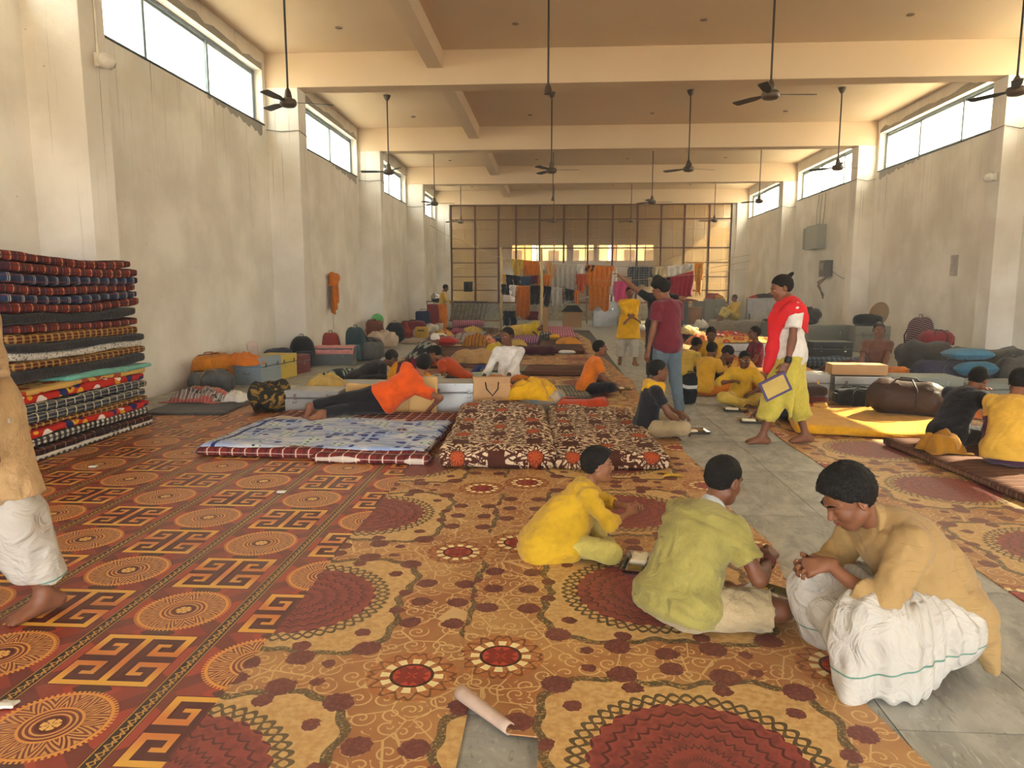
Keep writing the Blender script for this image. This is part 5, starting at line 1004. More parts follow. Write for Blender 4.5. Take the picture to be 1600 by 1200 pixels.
sheet('pink_cloth', lambda u, v: ((u-.5)*.8, (v-.5)*.52-(.0), .012+(.008*math.sin(u*17)*math.sin(v*9))-max(0, .12-v)*1.1), 22, 14, cloth('#d08a86', 'pink cotton'), None, .008, (-4.45, 14.18, .352), R(6)); tag(bpy.data.objects['pink_cloth'], 'pink cloth spread over the dark grey trunk', 'cloth')
backpack('red backpack leaning on the wall above the dark trunk', (Vector((-4.75, 14.85, .0)), .42, .62), cloth('#8f3a34', 'red nylon'), None, R(15), .26, 6, lean=-12)
backpack('teal and grey backpack leaning against the wall beside the red one', (Vector((-4.2, 15.0, .0)), .5, .72), cloth('#33464b', 'teal nylon'), cloth('#56808a', 'light teal nylon'), R(-20), .3, 7, lean=-10)
duffel('grey holdall lying beyond the pink cloth', (Vector((-3.9, 14.95, 0)), .5, .4), cloth('#5c5b57', 'ash canvas'), R(50), .34, 8)
duffel('black holdall against the wall between the pillars', (Vector((-4.3, 16.3, 0)), .6, .38), cloth('#2c2b2d', 'coal canvas'), R(30), .36, 9)
soft_box = MB().box((0, 0, .15), (.24, .24, .30)).build('storage_box', plain('#b878b0', .5), None, (-4.4, 17.1, .0), bevel=.01); tag(soft_box, 'small mauve plastic box between the bags and the white sack', 'box')
MB().box((0, 0, .305), (.25, .25, .02)).build('lid', plain('#c48abc', .5), soft_box, bevel=.004)
bundle('cream cloth sack slumped against the second pillar', (Vector((-4.45, 18.2, 0)), .8, .42), cloth('#cbb8a4', 'cream sacking'), R(40), .5, 3)
backpack('black rucksack with white tag at the second pillar', (Vector((-4.55, 20.0, 0)), .55, .58), cloth('#33353a', 'slate nylon'), None, R(25), .42, 9)
gp = MB().lathe([(0, .0), (.17, .0), (.19, .03), (.17, .035), (0, .012)], 20).build('plastic_plate', plain('#5fb36a', .4), None, (-5.2, 20.62, .60), (R(75), 0, R(30)), smooth=True); tag(gp, 'round green plastic plate standing against the wall on bags', 'plate')
bundle('rust coloured sack holding up the green plate', (Vector((-5.25, 20.45, 0)), .5, .60), cloth('#7d4a3a', 'rust sacking'), 0, .4, 14)
stool = MB().box((0, 0, .2), (.34, .3, .4)).build('storage_box', plain('#c09a3a', .6), None, (-3.95, 20.9, 0), bevel=.015); tag(stool, 'mustard box beside the black rucksack with white tag', 'box'); MB().box((0, -.155, .3), (.2, .01, .04)).build('handle_slot', M_BLKPL, stool)
duffel('dark red duffel in front of the navy suitcase far along the left wall', (Vector((-4.55, 22.6, 0)), .85, .5), cloth('#7a2e34', 'wine canvas'), R(10), .45, 12)
def suitcase(label, c, dims, m, rz=0.):
    r = empty('suitcase', c, rz); tag(r, label, 'suitcase'); w, d, h = dims
    soft('shell', dims, .05, m, r, n=(10, 8, 12)); MB().tube([(-.1, 0, h), (-.1, 0, h+.06), (.1, 0, h+.06), (.1, 0, h)], .012, 6).build('handle', M_BLKPL, r); MB().tube([(-w/2, -.0, h*.1), (-w/2, 0, h*.9), (w/2, 0, h*.9), (w/2, 0, h*.1)], .008, 6).build('zip', M_BLKPL, r); soft('front_pocket', (w*.75, .04, h*.5), .018, m, r, (0, -d/2, h*.1), n=(8, 4, 8))
suitcase('navy suitcase standing by the left wall far back', (-4.55, 24.3, 0), (.5, .3, .75), cloth('#2a3550', 'dark blue canvas'), R(10))
suitcase('dusty red suitcase standing beside the man in orange wrap', (-4.35, 25.9, 0), (.62, .4, .95), cloth('#94404a', 'dusty red canvas'), R(-10))
bk = MB().lathe([(0, 0), (.12, 0), (.14, .3), (.13, .3), (.115, .015), (0, .015)], 16).build('bucket', plain('#b9b4ac', .5), None, (-4.1, 25.0, .0), smooth=True); tag(bk, 'pale bucket between the navy and red suitcases', 'bucket'); MB().tube([(-.135, 0, .29), (-.1, 0, .4), (0, 0, .45), (.1, 0, .4), (.135, 0, .29)], .005, 6).build('handle', M_TINEDGE, bk)
rk = empty('shelf_rack', (-4.85, 28.2, 0)); tag(rk, 'dark rack with a steel pot on it in the far left corner', 'rack')
for x in (-.3, .3):
    for y in (-.2, .2): MB().box((x, y, .5), (.04, .04, 1.)).build('leg', M_BLKPL, rk)
for zz in (.3, .65, 1.0): MB().box((0, 0, zz), (.7, .5, .03)).build('shelf', plain('#55504a', .7), rk)
pt = MB().lathe([(0, 0), (.14, .0), (.2, .08), (.2, .2), (.13, .28), (.15, .3), (.14, .3), (.12, .28), (0, .02)], 18).build('steel_pot', M_STEEL, None, (-4.75, 28.2, 1.016), smooth=True); tag(pt, 'round steel pot on the rack in the far left corner', 'pot'); MB().tube([(.19, 0, .15), (.24, 0, .18), (.19, 0, .21)], .01, 6).build('handle', M_STEEL, pt)
# hanging on the left wall
hg = empty('hanging_clothes', (XL+.06, 17.9, 1.8)); tag(hg, 'orange cloth hanging from a nail on the left wall', 'cloth')
MB().tube([(-.06, 0, 0), (.05, 0, .03)], .008, 6).build('nail', M_TINEDGE, hg)
sheet('shawl', lambda u, v: (.05+.05*math.sin(u*14+v*2)*(.4+v)+.04, (u-.55)*(.30+.14*math.sin(v*3)), -.02+.0-v*(.92-.35*u)), 22, 18, M_ORG, hg, .014)
soft('gathered_top', (.16, .46, .34), .08, M_ORG, hg, (.07, .02, -.22), n=(8, 12, 8), seed=4, amp=.03, freq=18); soft('grey_cloth', (.08, .2, .58), .04, cloth('#4c4e50', 'grey wool'), hg, (.05, .16, -.82), n=(6, 8, 10), seed=5, amp=.02)
MB().tube([(.02, .03, -.85), (.02, .02, -1.3)], .004, 5).build('cord', M_BLKPL, hg)
# ------------------------------------------------------------------ silver trunks, foam, lying boy's bedding
mattress('red tartan mattress under the blue sheet', (-2.18, 7.22, .006), (2.12, 2.1, .085), PL['redw'], R(-2), 4, r=.035, amp=.008)
def bl(u, v):
    x = (u-.5)*2.14; y = (v-.5)*1.45; e = max(0, abs(u-.5)-.485)*3; return (x, y, .012+.011*math.sin(x*5+y*7)*math.sin(y*4+1)+.012*max(0, math.sin(x*2.3-y*6))**3-e*.6-(max(0, .02-v)*2.2))
o = sheet('bed_sheet', bl, 40, 30, M_BLUE, None, .006, (-2.2, 6.93, .086), R(-2)); tag(o, 'blue abstract print sheet spread under the lying boy', 'sheet')
mattress('folded red check mattress tucked under the front edge of the blue sheet', (-1.62, 6.12, .006), (1.05, .22, .075), PL['redw'], R(-3), 7, r=.035, n=(16, 8, 5))
trunk('silver tin trunk left of the foam slab', (Vector((-2.98, 8.72, 0)), .68, .28), M_TIN, R(-2), .42)
trunk('silver tin trunk with a rounded cloth top, right of the foam slabs', (Vector((-1.27, 8.95, 0)), .62, .36), M_TIN, R(3), .5)
trunk('flat grey tin trunk lying behind the silver one', (Vector((-2.55, 9.55, 0)), 1.1, .26), tinpaint('#9b9c98'), R(2), .5)
trunk('grey trunk just behind the second foam slab', (Vector((-1.75, 9.25, 0)), .5, .36), M_TIN, 0, .4)
for lb, x, y, w, h, rz, tl in (('yellowed foam slab with a pink stain propped behind the lying boy', -2.16, 8.62, .9, .36, -3, 14), ('second foam slab propped at the lying boy’s head', -1.62, 8.52, .34, .46, -2, 12)):
    v, f = softbox(w, .085, h, .02, (18, 5, 10), 3, .006, 9); o = link('foam_slab', npmesh('foam_slab', v, f, M_FOAM), None, (x, y, .0), (R(-tl), 0, R(rz))); tag(o, lb.replace('’', "'"), 'foam')
bundle('camouflage bag slumped on the carpet beside the silver trunk', (Vector((-3.55, 8.6, .006)), .52, .34), mat('gold black camouflage', lambda t: t.mix('#1f1c16', '#8a6a2a', t.noise(9, detail=2, dist=1.5).ramp(.55, .58)), rough=.85), R(20), .36, 8, 'bag', True, 'cloth_bag', .06)
heap('khaki_cloth', 'khaki cloth thrown on the silver trunk corner', (-3.05, 9.32, .2), .5, .42, .2, cloth('#b3954e', 'khaki cotton'), 5)
pillow('black and white zebra print cushion by the stooping boy', (-3.28, 11.0, .02), (.8, .5, .26), mat('zebra print', lambda t: t.mix('#1e2022', '#9fb0a4', ((t.noise(2.4, detail=1, dist=.8)*46).sin()).gt(.1)), rough=.85), R(-5), 5)
heap('yellow_cloth', 'yellow and maroon cloth behind the lying boy’s head'.replace('’', "'"), (-2.0, 9.55, .22), .62, .4, .34, plaid('yellow maroon cloth', '#c98a1c', [(0, .9, .15, .32, '#5a2030', 1.)]), 9)
pillow('pale green cushion behind the foam slabs', (-1.72, 11.3, .03), (.62, .4, .14), cloth('#b5c0a0', 'pale green cotton'), R(4), 6)
pillow('long pale green bolster near the rust shirt', (-1.15, 11.4, .03), (.7, .3, .16), cloth('#a9b7a2', 'sage cotton'), R(-3), 8)
# ------------------------------------------------------------------ brown damask mattresses
def puff(h, sd, k):
    def f(P):
        Q = P.copy(); Q[:, 2] += (P[:, 2] > .05)*np.maximum(0, wob(P*A3((1, 1, 0)), sd, 5, .03))+np.maximum(0, k*np.exp(-((P[:, 0]+.15)**2*5+(P[:, 1]-1.1)**2*2.2)))*(P[:, 2]/h); return Q
    return f
mattress('brown and cream damask quilt mattress, left one with a raised far end', (-.56, 7.1, .012), (1.0, 2.5, .16), M_DAMASK, R(3), 5, r=.075, amp=.02, shape=puff(.16, 3, .07), n=(22, 40, 6))
mattress('brown and cream damask quilt mattress, right one by the seated black shirt', (.43, 7.15, .012), (.98, 2.55, .13), M_DAMASK, R(2), 9, r=.06, amp=.014, shape=puff(.13, 8, .02), n=(22, 40, 6))
# paper bag and bundles behind
pb = empty('paper_bag', (-.80, 8.78, .0), R(12)); tag(pb, 'brown paper carrier bag with black handles behind the damask mattress', 'bag'); w_, d_, h_ = .46, .2, .44
def pbf(z0, z1, s0, s1): return [(sx*w_/2*s, sy*d_/2*s, zz) for s, zz in ((s0, z0), (s1, z1)) for sx, sy in ((-1, -1), (1, -1), (1, 1), (-1, 1))]
V = []
for zz, kx, ky in ((0, 1, 1), (.2, 1.02, .9), (.36, .98, .62), (h_, 1.0, .5)): V += [(sx*w_/2*kx, sy*d_/2*ky+.015*math.sin(zz*20+sx), zz) for sx, sy in ((-1, -1), (0, -1.1), (1, -1), (1, 1), (0, 1.1), (-1, 1))]
MB().add(V, [(a*6+i, a*6+(i+1) % 6, a*6+6+(i+1) % 6, a*6+6+i) for a in range(3) for i in range(6)]+[(5, 4, 3, 2, 1, 0)]).build('paper_body', M_PAPER, pb)
for sy in (-1, 1): MB().tube([(-.08, sy*d_*.26, .38), (-.07, sy*(d_*.3+.03), .30), (0, sy*(d_*.3+.05), .22), (.07, sy*(d_*.3+.03), .30), (.08, sy*d_*.26, .38)], .008, 6).build('handle', M_BLKPL, pb, smooth=True)
bundle('pastel print cloth bundle under the yellow cloth', (Vector((-.15, 8.95, 0)), .62, .24), mat('pastel print', lambda t: t.mix(t.mix('#9a8a8c', '#b7a67c', t.noise(5)), '#7d8c8a', t.noise(9).ramp(.55, .6)), rough=.9), R(10), .4, 11, knot=False)
heap('yellow_cloth', 'bright yellow cloth thrown over the pastel bundle', (-.3, 8.92, .16), .62, .5, .26, M_BRIGHTY, 12)
heap('orange_cloth', 'crumpled orange cloth next to the paper bag', (-.55, 9.25, .01), .42, .4, .3, cloth('#cc7a22', 'amber cotton'), 13)
duffel('vivid orange bag with a blue side lying behind the damask mattress', (Vector((.33, 8.66, .0)), .6, .2), cloth('#b8401c', 'flame nylon'), R(-4), .34, 13, straps=False)
soft('blue_panel', (.3, .05, .07), .02, cloth('#3d5a70', 'steel blue nylon'), bpy.data.objects[[o.name for o in bpy.data.objects if o.name.startswith('travel_bag')][-1]], (.06, -.16, .01), n=(8, 4, 4))
mattress('grey grid mattress between the yellow cloth and the orange shirt', (.08, 9.85, .018), (.78, 1.7, .07), PL['grid'], R(4), 4)
mattress('brown striped mattress beyond the orange shirt, right of a grey one', (.1, 12.9, .008), (1.3, .95, .1), PL['mat'], R(-2), 6)
mattress('grey striped mattress beside the brown striped one', (-.95, 12.95, .008), (.78, .9, .09), PL['grid'], R(-2), 7)
mattress('pale mattress edge under the white shirted man', (-.85, 10.35, .006), (1.4, 1.2, .06), cloth('#b8a284', 'tan ticking'), R(2), 8)
cb_ = MB().box((0, 0, .05), (.3, .22, .1)).build('cardboard_box', M_PAPER, None, (-.3, 10.75, .07), (0, 0, R(20)), bevel=.004); tag(cb_, 'small flat cardboard box beside the white shirted man', 'box'); MB().box((0, 0, .102), (.05, .222, .003)).build('tape', plain('#a58a5c', .4), cb_)
# plates and scraps
thali('steel plate of rice in front of the boy in the yellow kurta', (.50, 3.80, .017), R(-105), .95)
thali('steel plate in the lap of the boy in the olive shirt', (1.03, 3.28, .07), R(-40), .95)
thali('steel plate by the knee of the boy with the yellow scarf', (1.46, 7.62, .001), R(8)); thali('steel plate in front of the boy with glasses', (2.25, 9.02, .006), R(-12)); thali('steel plate at the feet of the walking man', (2.25, 8.25, .006), R(-6)); thali('steel plate in front of the orange shirted boy', (.98, 10.75, .017), R(5)); thali('steel plate amid the yellow shirted group', (2.45, 11.0, .006), R(10)); thali('steel plate before the boy bowing in black shorts', (2.3, 11.55, .006), R(30))
pl_ = empty('banana_peel', (.93, 5.72, .02), R(-20)); tag(pl_, 'yellow banana peel on the carpet by the damask mattress', 'banana peel')
for a in (0, 2.2, 4.1): MB().tube([(0, 0, .01), (.06*math.cos(a), .06*math.sin(a), .016), (.11*math.cos(a+.2), .11*math.sin(a+.2), .006)], [.012, .012, .003], 6).build('peel_strip', plain('#c9a436', .6), pl_, smooth=True)
for lb, x, y in (('scrap of white paper on a round key carpet motif', -2.05, 5.1), ('scrap of white paper near the bottom left of the key carpet', -2.0, 2.33), ('white crumb on the key carpet below the mattress stack', -3.95, 5.75)):
    o = heap('paper_scrap', lb, (x, y, .007), .06, .04, .012, plain('#ddd8cc', .8), int(abs(x*10)), cat='litter', n=8)
# ------------------------------------------------------------------ right hand side
mattress('bright yellow foam mattress lying beside the walking man', (3.42, 8.15, .008), (1.55, 1.55, .11), cloth('#d39a1e', 'golden cover', amt=.4), R(-12), 5, r=.04, amp=.006, shape=lambda P: P+np.stack([0*P[:, 0], 0*P[:, 0], .05*np.exp(-((P[:, 0]+P[:, 1]*.3)**2)*9)], 1)*-1*(P[:, 2:3] > .06))
mattress('long brown striped mattress under the two boys on the right', (3.95, 6.0, .008), (1.35, 2.3, .075), PL['mat'], R(4), 12, r=.03)
duffel('large brown leather holdall on the yellow mattress', (Vector((3.98, 8.35, .09)), .78, .40), mat('brown leather', lambda t: dict(color=t.mix('#33221b', '#4a3226', t.noise(5, detail=4)), bump=(t.noise(9, detail=4), .6, .03)), rough=.5), R(-38), .42, 14, plain('#33231c', .6))
heap('golden_cloth', 'golden cloth crumpled behind the black shirted boy on the right', (3.44, 6.5, .085), .34, .32, .19, cloth('#a8741c', 'golden cotton'), 15)
for lb, c_, w, h, d, rz, m in (
  ('tin trunk behind the walking man, left end of the trunk row', (3.35, 10.15), .75, .36, .45, -3, M_TIN), ('tin trunk with a cardboard box on it in the right trunk row', (4.15, 10.1), .72, .34, .45, -3, M_TIN), ('green grey tin trunk in front of the brown polo shirt', (4.98, 10.1), .9, .34, .5, -2, tinpaint('#7e837a')), ('flat tin trunk at the right end of the trunk row', (5.85, 10.05), .85, .28, .5, 3, tinpaint('#75776f'))):
    trunk(lb, (Vector((c_[0], c_[1], 0)), w, h), m, R(rz), d)
cx_ = MB().box((0, 0, .07), (.72, .3, .14)).build('cardboard_box', M_PAPER, None, (4.12, 10.08, .358), (0, 0, R(-4)), bevel=.004); tag(cx_, 'long cardboard box on the tin trunk behind the brown holdall', 'box'); MB().box((0, 0, .142), (.06, .302, .003)).build('tape', plain('#a58a5c', .4), cx_)
bundle('red cloth bundle between the tin trunks', (Vector((4.45, 9.72, 0)), .34, .26), cloth('#8f2a24', 'red cotton'), 0, .26, 16)
duffel('black bag lying in front of the cardboard topped trunk', (Vector((3.98, 9.55, 0)), .65, .24), M_BLACKC, R(-6), .3, 17)
for i, (lb, m, h) in enumerate((('lowest folded red print quilt behind the yellow mattress', M_FLORAL2, .09), ('folded maroon quilt on the red print one', cloth('#5a2a24', 'maroon quilt'), .07), ('dark brown cushion on top of the folded quilts', cloth('#3a2a24', 'dark brown cotton'), .12))):
    mattress(lb, (3.12, 9.35, .006+(0, .095, .17)[i]), (.6, .42, h), m, R(3), 20+i, r=h*.45, amp=.012, name='folded_quilt', cat='quilt', n=(12, 10, 5))
heap('orange_cloth', 'orange and white clothes heap beside the brown holdall', (4.75, 8.8, .006), .8, .5, .16, plaid('orange white laundry', '#b5602a', [(0, .3, 0, .3, '#b8b0a8', .8), (1, .25, .3, .3, '#5a4038', .7)]), 21)
heap('blue_cloth', 'blue striped cloth behind the brown holdall', (4.55, 9.4, .006), .7, .4, .16, plaid('blue stripe cloth', '#4a6478', [(0, .08, 0, .4, '#b8b4a8', .7)]), 22)
duffel('purple speckled travel bag right of the brown polo shirt', (Vector((5.75, 10.75, .0)), 1.05, .5), mat('purple speckle', lambda t: t.mix('#241d3a', '#8a84a8', N(t.t, t.voro(26).outputs[0]).lt(.09)), rough=.8), R(-3), .45, 18)
pillow('folded light blue cushion on the purple bag', (5.95, 10.75, .5), (.62, .36, .16), cloth('#3f7390', 'sky blue cotton'), R(3), 9)
pillow('second light blue cushion hanging below on the purple bag', (5.9, 10.42, .30), (.6, .2, .2), cloth('#356580', 'teal blue cotton'), R(3), 10, cat='cushion', name='cushion')
bundle('large grey draped bundle behind the light blue cushion', (Vector((6.95, 12.0, 0)), 1.3, .56), cloth('#4b4a48', 'iron grey wool'), R(8), .7, 19, knot=False)
bundle('dark grey sack leaning beside the red bag on the right', (Vector((6.5, 13.0, 0)), .95, .6), cloth('#403d3a', 'dark wool'), R(-10), .6, 23, knot=False)
duffel('wine red bag on the dark grey sack by the right wall', (Vector((7.1, 13.9, .42)), .6, .32), cloth('#8a2c34', 'crimson nylon'), R(4), .35, 24)
bundle('base sack under the wine red bag', (Vector((7.1, 13.95, 0)), .8, .44), cloth('#4e4a46', 'soot wool'), 0, .5, 29, knot=False)
backpack('black backpack with pink stripes behind the wine red bag', (Vector((7.3, 14.9, 0)), .55, .95), mat('black pink stripes', lambda t: t.mix('#1f2026', '#b8868c', ((t.xyz()[2]*22+t.xyz()[0]*8).fr().lt(.25))), rough=.8), None, R(15), .4, 25)
bundle('grey sack at the right edge beyond the two boys', (Vector((6.75, 10.9, 0)), .7, .52), cloth('#4a4644', 'grey sacking'), R(10), .5, 26)
heap('green_cloth', 'lime green cloth over a bag at the right edge', (6.75, 10.1, .2), .5, .45, .25, cloth('#a4b06a', 'lime cotton'), 27); duffel('dark bag under the lime green cloth', (Vector((6.78, 10.12, 0)), .62, .26), M_BLACKC, 0, .36, 28)
mattress('orange quilt spread left of the brown polo shirt', (3.9, 12.0, .007), (1.1, 1.4, .16), cloth('#c27f20', 'orange quilt'), R(6), 30, r=.07, amp=.02)
roll('blue patterned bedding roll behind the red shawl', (4.6, 13.7, .007), 2.3, .14, plaid('blue damask', '#3c4a5e', [(0, .09, 0, .45, '#7a8490', .6), (2, .06, 0, .4, '#20283a', .6)]), R(2), 2)
heap('quilt', 'rumpled grey and cream quilt left of the brown polo shirt', (4.45, 11.2, .007), 1.5, .7, .26, plaid('grey cream quilt', '#7c7468', [(0, .13, 0, .4, '#2f3238', .7), (1, .1, .2, .35, '#b5a78c', .7)]), 31, cat='quilt')
heap('quilt', 'rumpled blue grey quilt right of the brown polo shirt', (5.65, 11.6, .007), 1.1, .9, .3, plaid('blue grey quilt', '#6d757a', [(0, .1, 0, .4, '#2d3440', .7), (1, .12, .2, .3, '#a8a090', .6)]), 32, cat='quilt')
mattress('low brown mattress under the brown polo shirt', (5.1, 11.6, .007), (1.7, 1.3, .09), PL['mat'], 0, 33)
heap('quilt', 'dark red rumpled quilt behind the brown polo shirt', (5.0, 12.7, .007), .9, .5, .3, cloth('#5c2426', 'oxblood cotton'), 34, cat='quilt')
# trunks along the right wall
trunk('long olive grey trunk under the pointed black bag by the right wall', (Vector((6.5, 18.4, 0)), 1.55, .62), tinpaint('#6d7066'), R(-2), .6); trunk('pale grey trunk with a black bag on it by the right wall', (Vector((7.55, 17.9, 0)), .8, .62), tinpaint('#8a8c86'), R(-2), .55)
duffel('black bag lying on the pale grey trunk', (Vector((7.5, 17.85, .63)), .62, .26), M_BLACKC, 0, .34, 35); bundle('pointed black bag on the long olive grey trunk', (Vector((6.3, 18.4, .63)), .5, .4), M_BLACKC, 0, .36, 36)
ck = MB().lathe([(0, 0), (.27, 0), (.28, .02), (.27, .04), (0, .04)], 24).build('round_board', mat('cork', lambda t: t.mix('#8a7258', '#a58a68', t.noise(40)), rough=.9), None, (7.85, 18.05, .9), (R(-80), 0, R(20)), smooth=False); tag(ck, 'round tan board leaning behind the black bag on the pale trunk', 'board'); MB().tube([(.285*math.cos(k*PI/10), .285*math.sin(k*PI/10), .02) for k in range(20)], .012, 6, closed=True).build('rim', M_WOOD, ck)
trunk('black trunk beside the brown polo shirt against the right wall', (Vector((5.7, 15.4, 0)), .8, .42), tinpaint('#34383a'), 0, .5); trunk('small grey trunk beside the black one on the right', (Vector((5.0, 15.6, 0)), .5, .4), M_TIN, 0, .45, 1)
heap('brown_cloth', 'brown cloth heap on the small grey trunk', (5.05, 15.6, .405), .5, .35, .16, cloth('#4c3a2e', 'umber cotton'), 37)
# bags near the yellow group
trunk('cream grey trunk behind the yellow shirted group', (Vector((3.7, 14.4, 0)), 1.35, .46), M_TIN, R(-3), .6); heap('quilt', 'patterned orange quilt on the cream grey trunk', (3.7, 14.4, .47), 1.3, .55, .12, M_FLORAL2, 38, cat='quilt'); pillow('blue rolled pillow at the end of the cream grey trunk', (4.65, 15.2, .0), (.45, .3, .3), cloth('#6c88a8', 'powder blue cotton'), 0, 39)
heap('quilt', 'pink patterned quilt on the floor behind the knees up boy', (3.1, 13.3, .007), .8, .5, .24, mat('pink paisley', lambda t: t.mix('#8a2c50', '#c05a7a', t.noise(18, dist=1).ramp(.45, .55)), rough=.9), 40, cat='quilt')
backpack('black and white bag hanging at the side of the maroon shirted man', (Vector((1.72, 9.6, 0)), .24, .42), plaid('black white bag', '#202226', [(2, .3, .2, .15, '#d0d0cc', .9)]), None, R(30), .18, 41, lean=-14)
bundle('dark striped bag on the far side of the aisle behind the maroon shirt', (Vector((2.25, 16.2, 0)), .55, .42), plaid('dark stripe', '#2c2f3a', [(2, .09, 0, .4, '#a8a8a4', .7)]), 0, .4, 42)
# ------------------------------------------------------------------ rows of bedding far left of the aisle
def mt(label, x0, x1, yt, yb, m, h=.1, seed=0, z=.006, rz=0.):
    a = G(x0, yb); b = G(x1, yb); f = G((x0+x1)/2, yt); d = max(f.y-a.y, .5); return mattress(label, ((a.x+b.x)/2*(1+d/2/a.y), a.y+d/2, z), (b.x-a.x, d, h), m, R(rz), seed, r=h*.4, amp=.008)
M_PINKS = plaid('pink stripe', '#a8566e', [(0, .08, 0, .4, '#d8a0ac', .7)]); M_PURS = plaid('purple stripe', '#7a4a72', [(0, .07, 0, .4, '#c79ab4', .7)])
mt('brown mattress with a maroon edge under the orange sleeper', 838, 912, 532, 553, PL['mat'], .11, 3); mt('pink patterned mattress farthest along the aisle', 846, 898, 514, 528, M_PINKS, .1, 4); mt('purple striped mattress under the curled sleeper', 800, 846, 524, 539, M_PURS, .16, 5)
mt('brown mattress under the floral quilts, left of the aisle', 640, 780, 545, 575, PL['mat'], .07, 6); mt('pale mattress beneath the bedding clutter far left', 650, 760, 518, 538, cloth('#9a8a78', 'dun ticking'), .08, 7)
def hp(name, label, x0, x1, yt, yb, m, seed, z=.08, cat='bedding', d=.9):
    c, w, h = spot(x0, x1, yt, yb, d, 0.); return heap(name, label, (c.x, c.y, z), w*1.05, d, max(h-z, .12), m, seed, cat=cat, n=20)
bundle('white sack among the bedding by the far left wall', spot(660, 684, 507, 522, .5), M_WHITEC, 0, .6, 51); bundle('cream cloth bundle left of the white sack', spot(645, 668, 512, 530, .5), cloth('#c4ae92', 'oatmeal cotton'), R(20), .5, 52)
hp('clothes_heap', 'heap of red clothes by the far left wall', 618, 646, 503, 528, mat('red pattern', lambda t: t.mix('#7d2428', '#b04a44', t.noise(14).ramp(.4, .6)), rough=.9), 53, .006); hp('quilt', 'orange floral quilt among far left bedding', 680, 706, 514, 530, M_FLORAL2, 54, .08); hp('blanket', 'magenta blanket among far left bedding', 702, 726, 512, 527, cloth('#8a2a4c', 'magenta wool'), 55, .08)
roll('pink rolled mattress in front of the grey boards', Vector((-3.4, 27.6, .0)), 1.2, .16, M_PINKS, R(4), 1); hp('yellow_cloth', 'yellow clothes heap in front of the pink roll', 722, 754, 509, 522, M_LYEL, 56, .006, 'clothes')
hp('clothes_heap', 'white clothes heap near the magenta blanket', 678, 698, 521, 532, M_WHT, 57, .08, 'clothes', .6); hp('clothes_heap', 'grey white laundry behind the orange striped mound', 708, 736, 520, 536, plaid('grey laundry', '#a8a29a', [(0, .2, 0, .3, '#5d5a58', .7), (1, .25, .3, .3, '#8a5a5c', .6)]), 58, .08, 'clothes')
pillow('red cushion with a dark cover behind the zigzag print shirt', G(692, 546)+Vector((0, .2, .08)), (.75, .45, .22), cloth('#b02a26', 'scarlet cotton'), R(-4), 12); hp('blanket', 'dark grey blanket draped behind the red cushion', 668, 708, 526, 537, cloth('#4a4038', 'mud wool'), 59, .08)
hp('quilt', 'orange striped quilt mounded in a peak', 726, 762, 520, 546, plaid('orange stripe quilt', '#b87a2a', [(0, .09, 0, .35, '#5a3a1c', .7)]), 60, .05, 'quilt', .9); hp('quilt', 'red and cream floral quilt behind the yellow clothes', 745, 775, 523, 544, mat('red cream floral', lambda t: t.mix('#a84632', '#d0b490', t.noise(11, dist=1).ramp(.45, .55)), rough=.9), 61, .05)
duffel('navy bag behind the white shirted man', spot(766, 788, 526, 540, .4), cloth('#26344a', 'ink canvas'), 0, .4, 62); hp('yellow_cloth', 'lemon yellow clothes next to the white shirted man', 760, 790, 535, 556, cloth('#d0b228', 'lemon jersey'), 63, .05, 'clothes', .7)
hp('bed_sheet', 'khaki sheet rumpled over a dark quilt behind the rust shirt', 704, 780, 545, 574, cloth('#b08a58', 'khaki sheet cotton'), 64, .07, 'sheet', .9); hp('quilt', 'orange brown floral quilt behind the stooping boys', 640, 705, 550, 577, mat('orange brown floral', lambda t: t.mix('#4a241c', '#b8562c', t.noise(13, dist=1.2).ramp(.48, .54)), rough=.9), 65, .07, 'quilt', .9)
hp('blue_cloth', 'royal blue cloth left of the white shirted man', 738, 770, 571, 586, cloth('#2f3a80', 'royal blue cotton'), 66, .03, 'cloth', .5)
for i, (x, y, s_) in enumerate(((755, 521, 1.), (764, 519, .8), (771, 522, .9))):
    o = MB().lathe([(0, 0), (.13*s_, 0), (.17*s_, .07), (.17*s_, .2*s_), (.18*s_, .21*s_), (.16*s_, .2*s_), (.15*s_, .07), (0, .02)], 16).build('steel_pot', M_STEEL, None, G(x, y)+Vector((0, .2, .006)), smooth=True); tag(o, ('leftmost', 'middle', 'rightmost')[i]+' of the three steel pots among the far bedding', 'pot', 'steel pots'); MB().tube([(.165*s_, 0, .12), (.21*s_, 0, .15), (.165*s_, 0, .18)], .009, 6).build('handle', M_STEEL, o)
hp('blanket', 'orange blanket covering a sleeper on the brown mattress', 870, 906, 526, 545, cloth('#d08a1e', 'amber blanket'), 67, .11, 'blanket', .8); pillow('small yellow pillow at the head of the orange blanket', G(866, 538)+Vector((0, .2, .11)), (.32, .3, .16), M_BRIGHTY, 0, 13)
roll('maroon bedding roll beside the brown mattress', G(832, 556)+Vector((0, .15, .006)), 1.0, .12, cloth('#4a1f2a', 'plum cotton'), R(-3), 3); pillow('white pillow on the brown striped mattress', G(886, 553)+Vector((0, -.1, .0)), (.4, .22, .1), M_WHITEC, 0, 14)
wp = MB().box((0, 0, .5), (.14, .1, 1.0)).build('wooden_post', M_WOOD, None, G(852, 537)+Vector((0, .0, .0)), bevel=.01); tag(wp, 'short wooden post standing between the sleepers', 'post'); soft('cloth_wrap', (.34, .3, .3), .12, PL['bw'], wp, (0, 0, 0), n=(10, 10, 8), seed=5, amp=.03, freq=18)
hp('quilt', 'yellow quilt beside the curled sleeper', 795, 822, 530, 544, M_LYEL, 68, .006, 'quilt', .6)
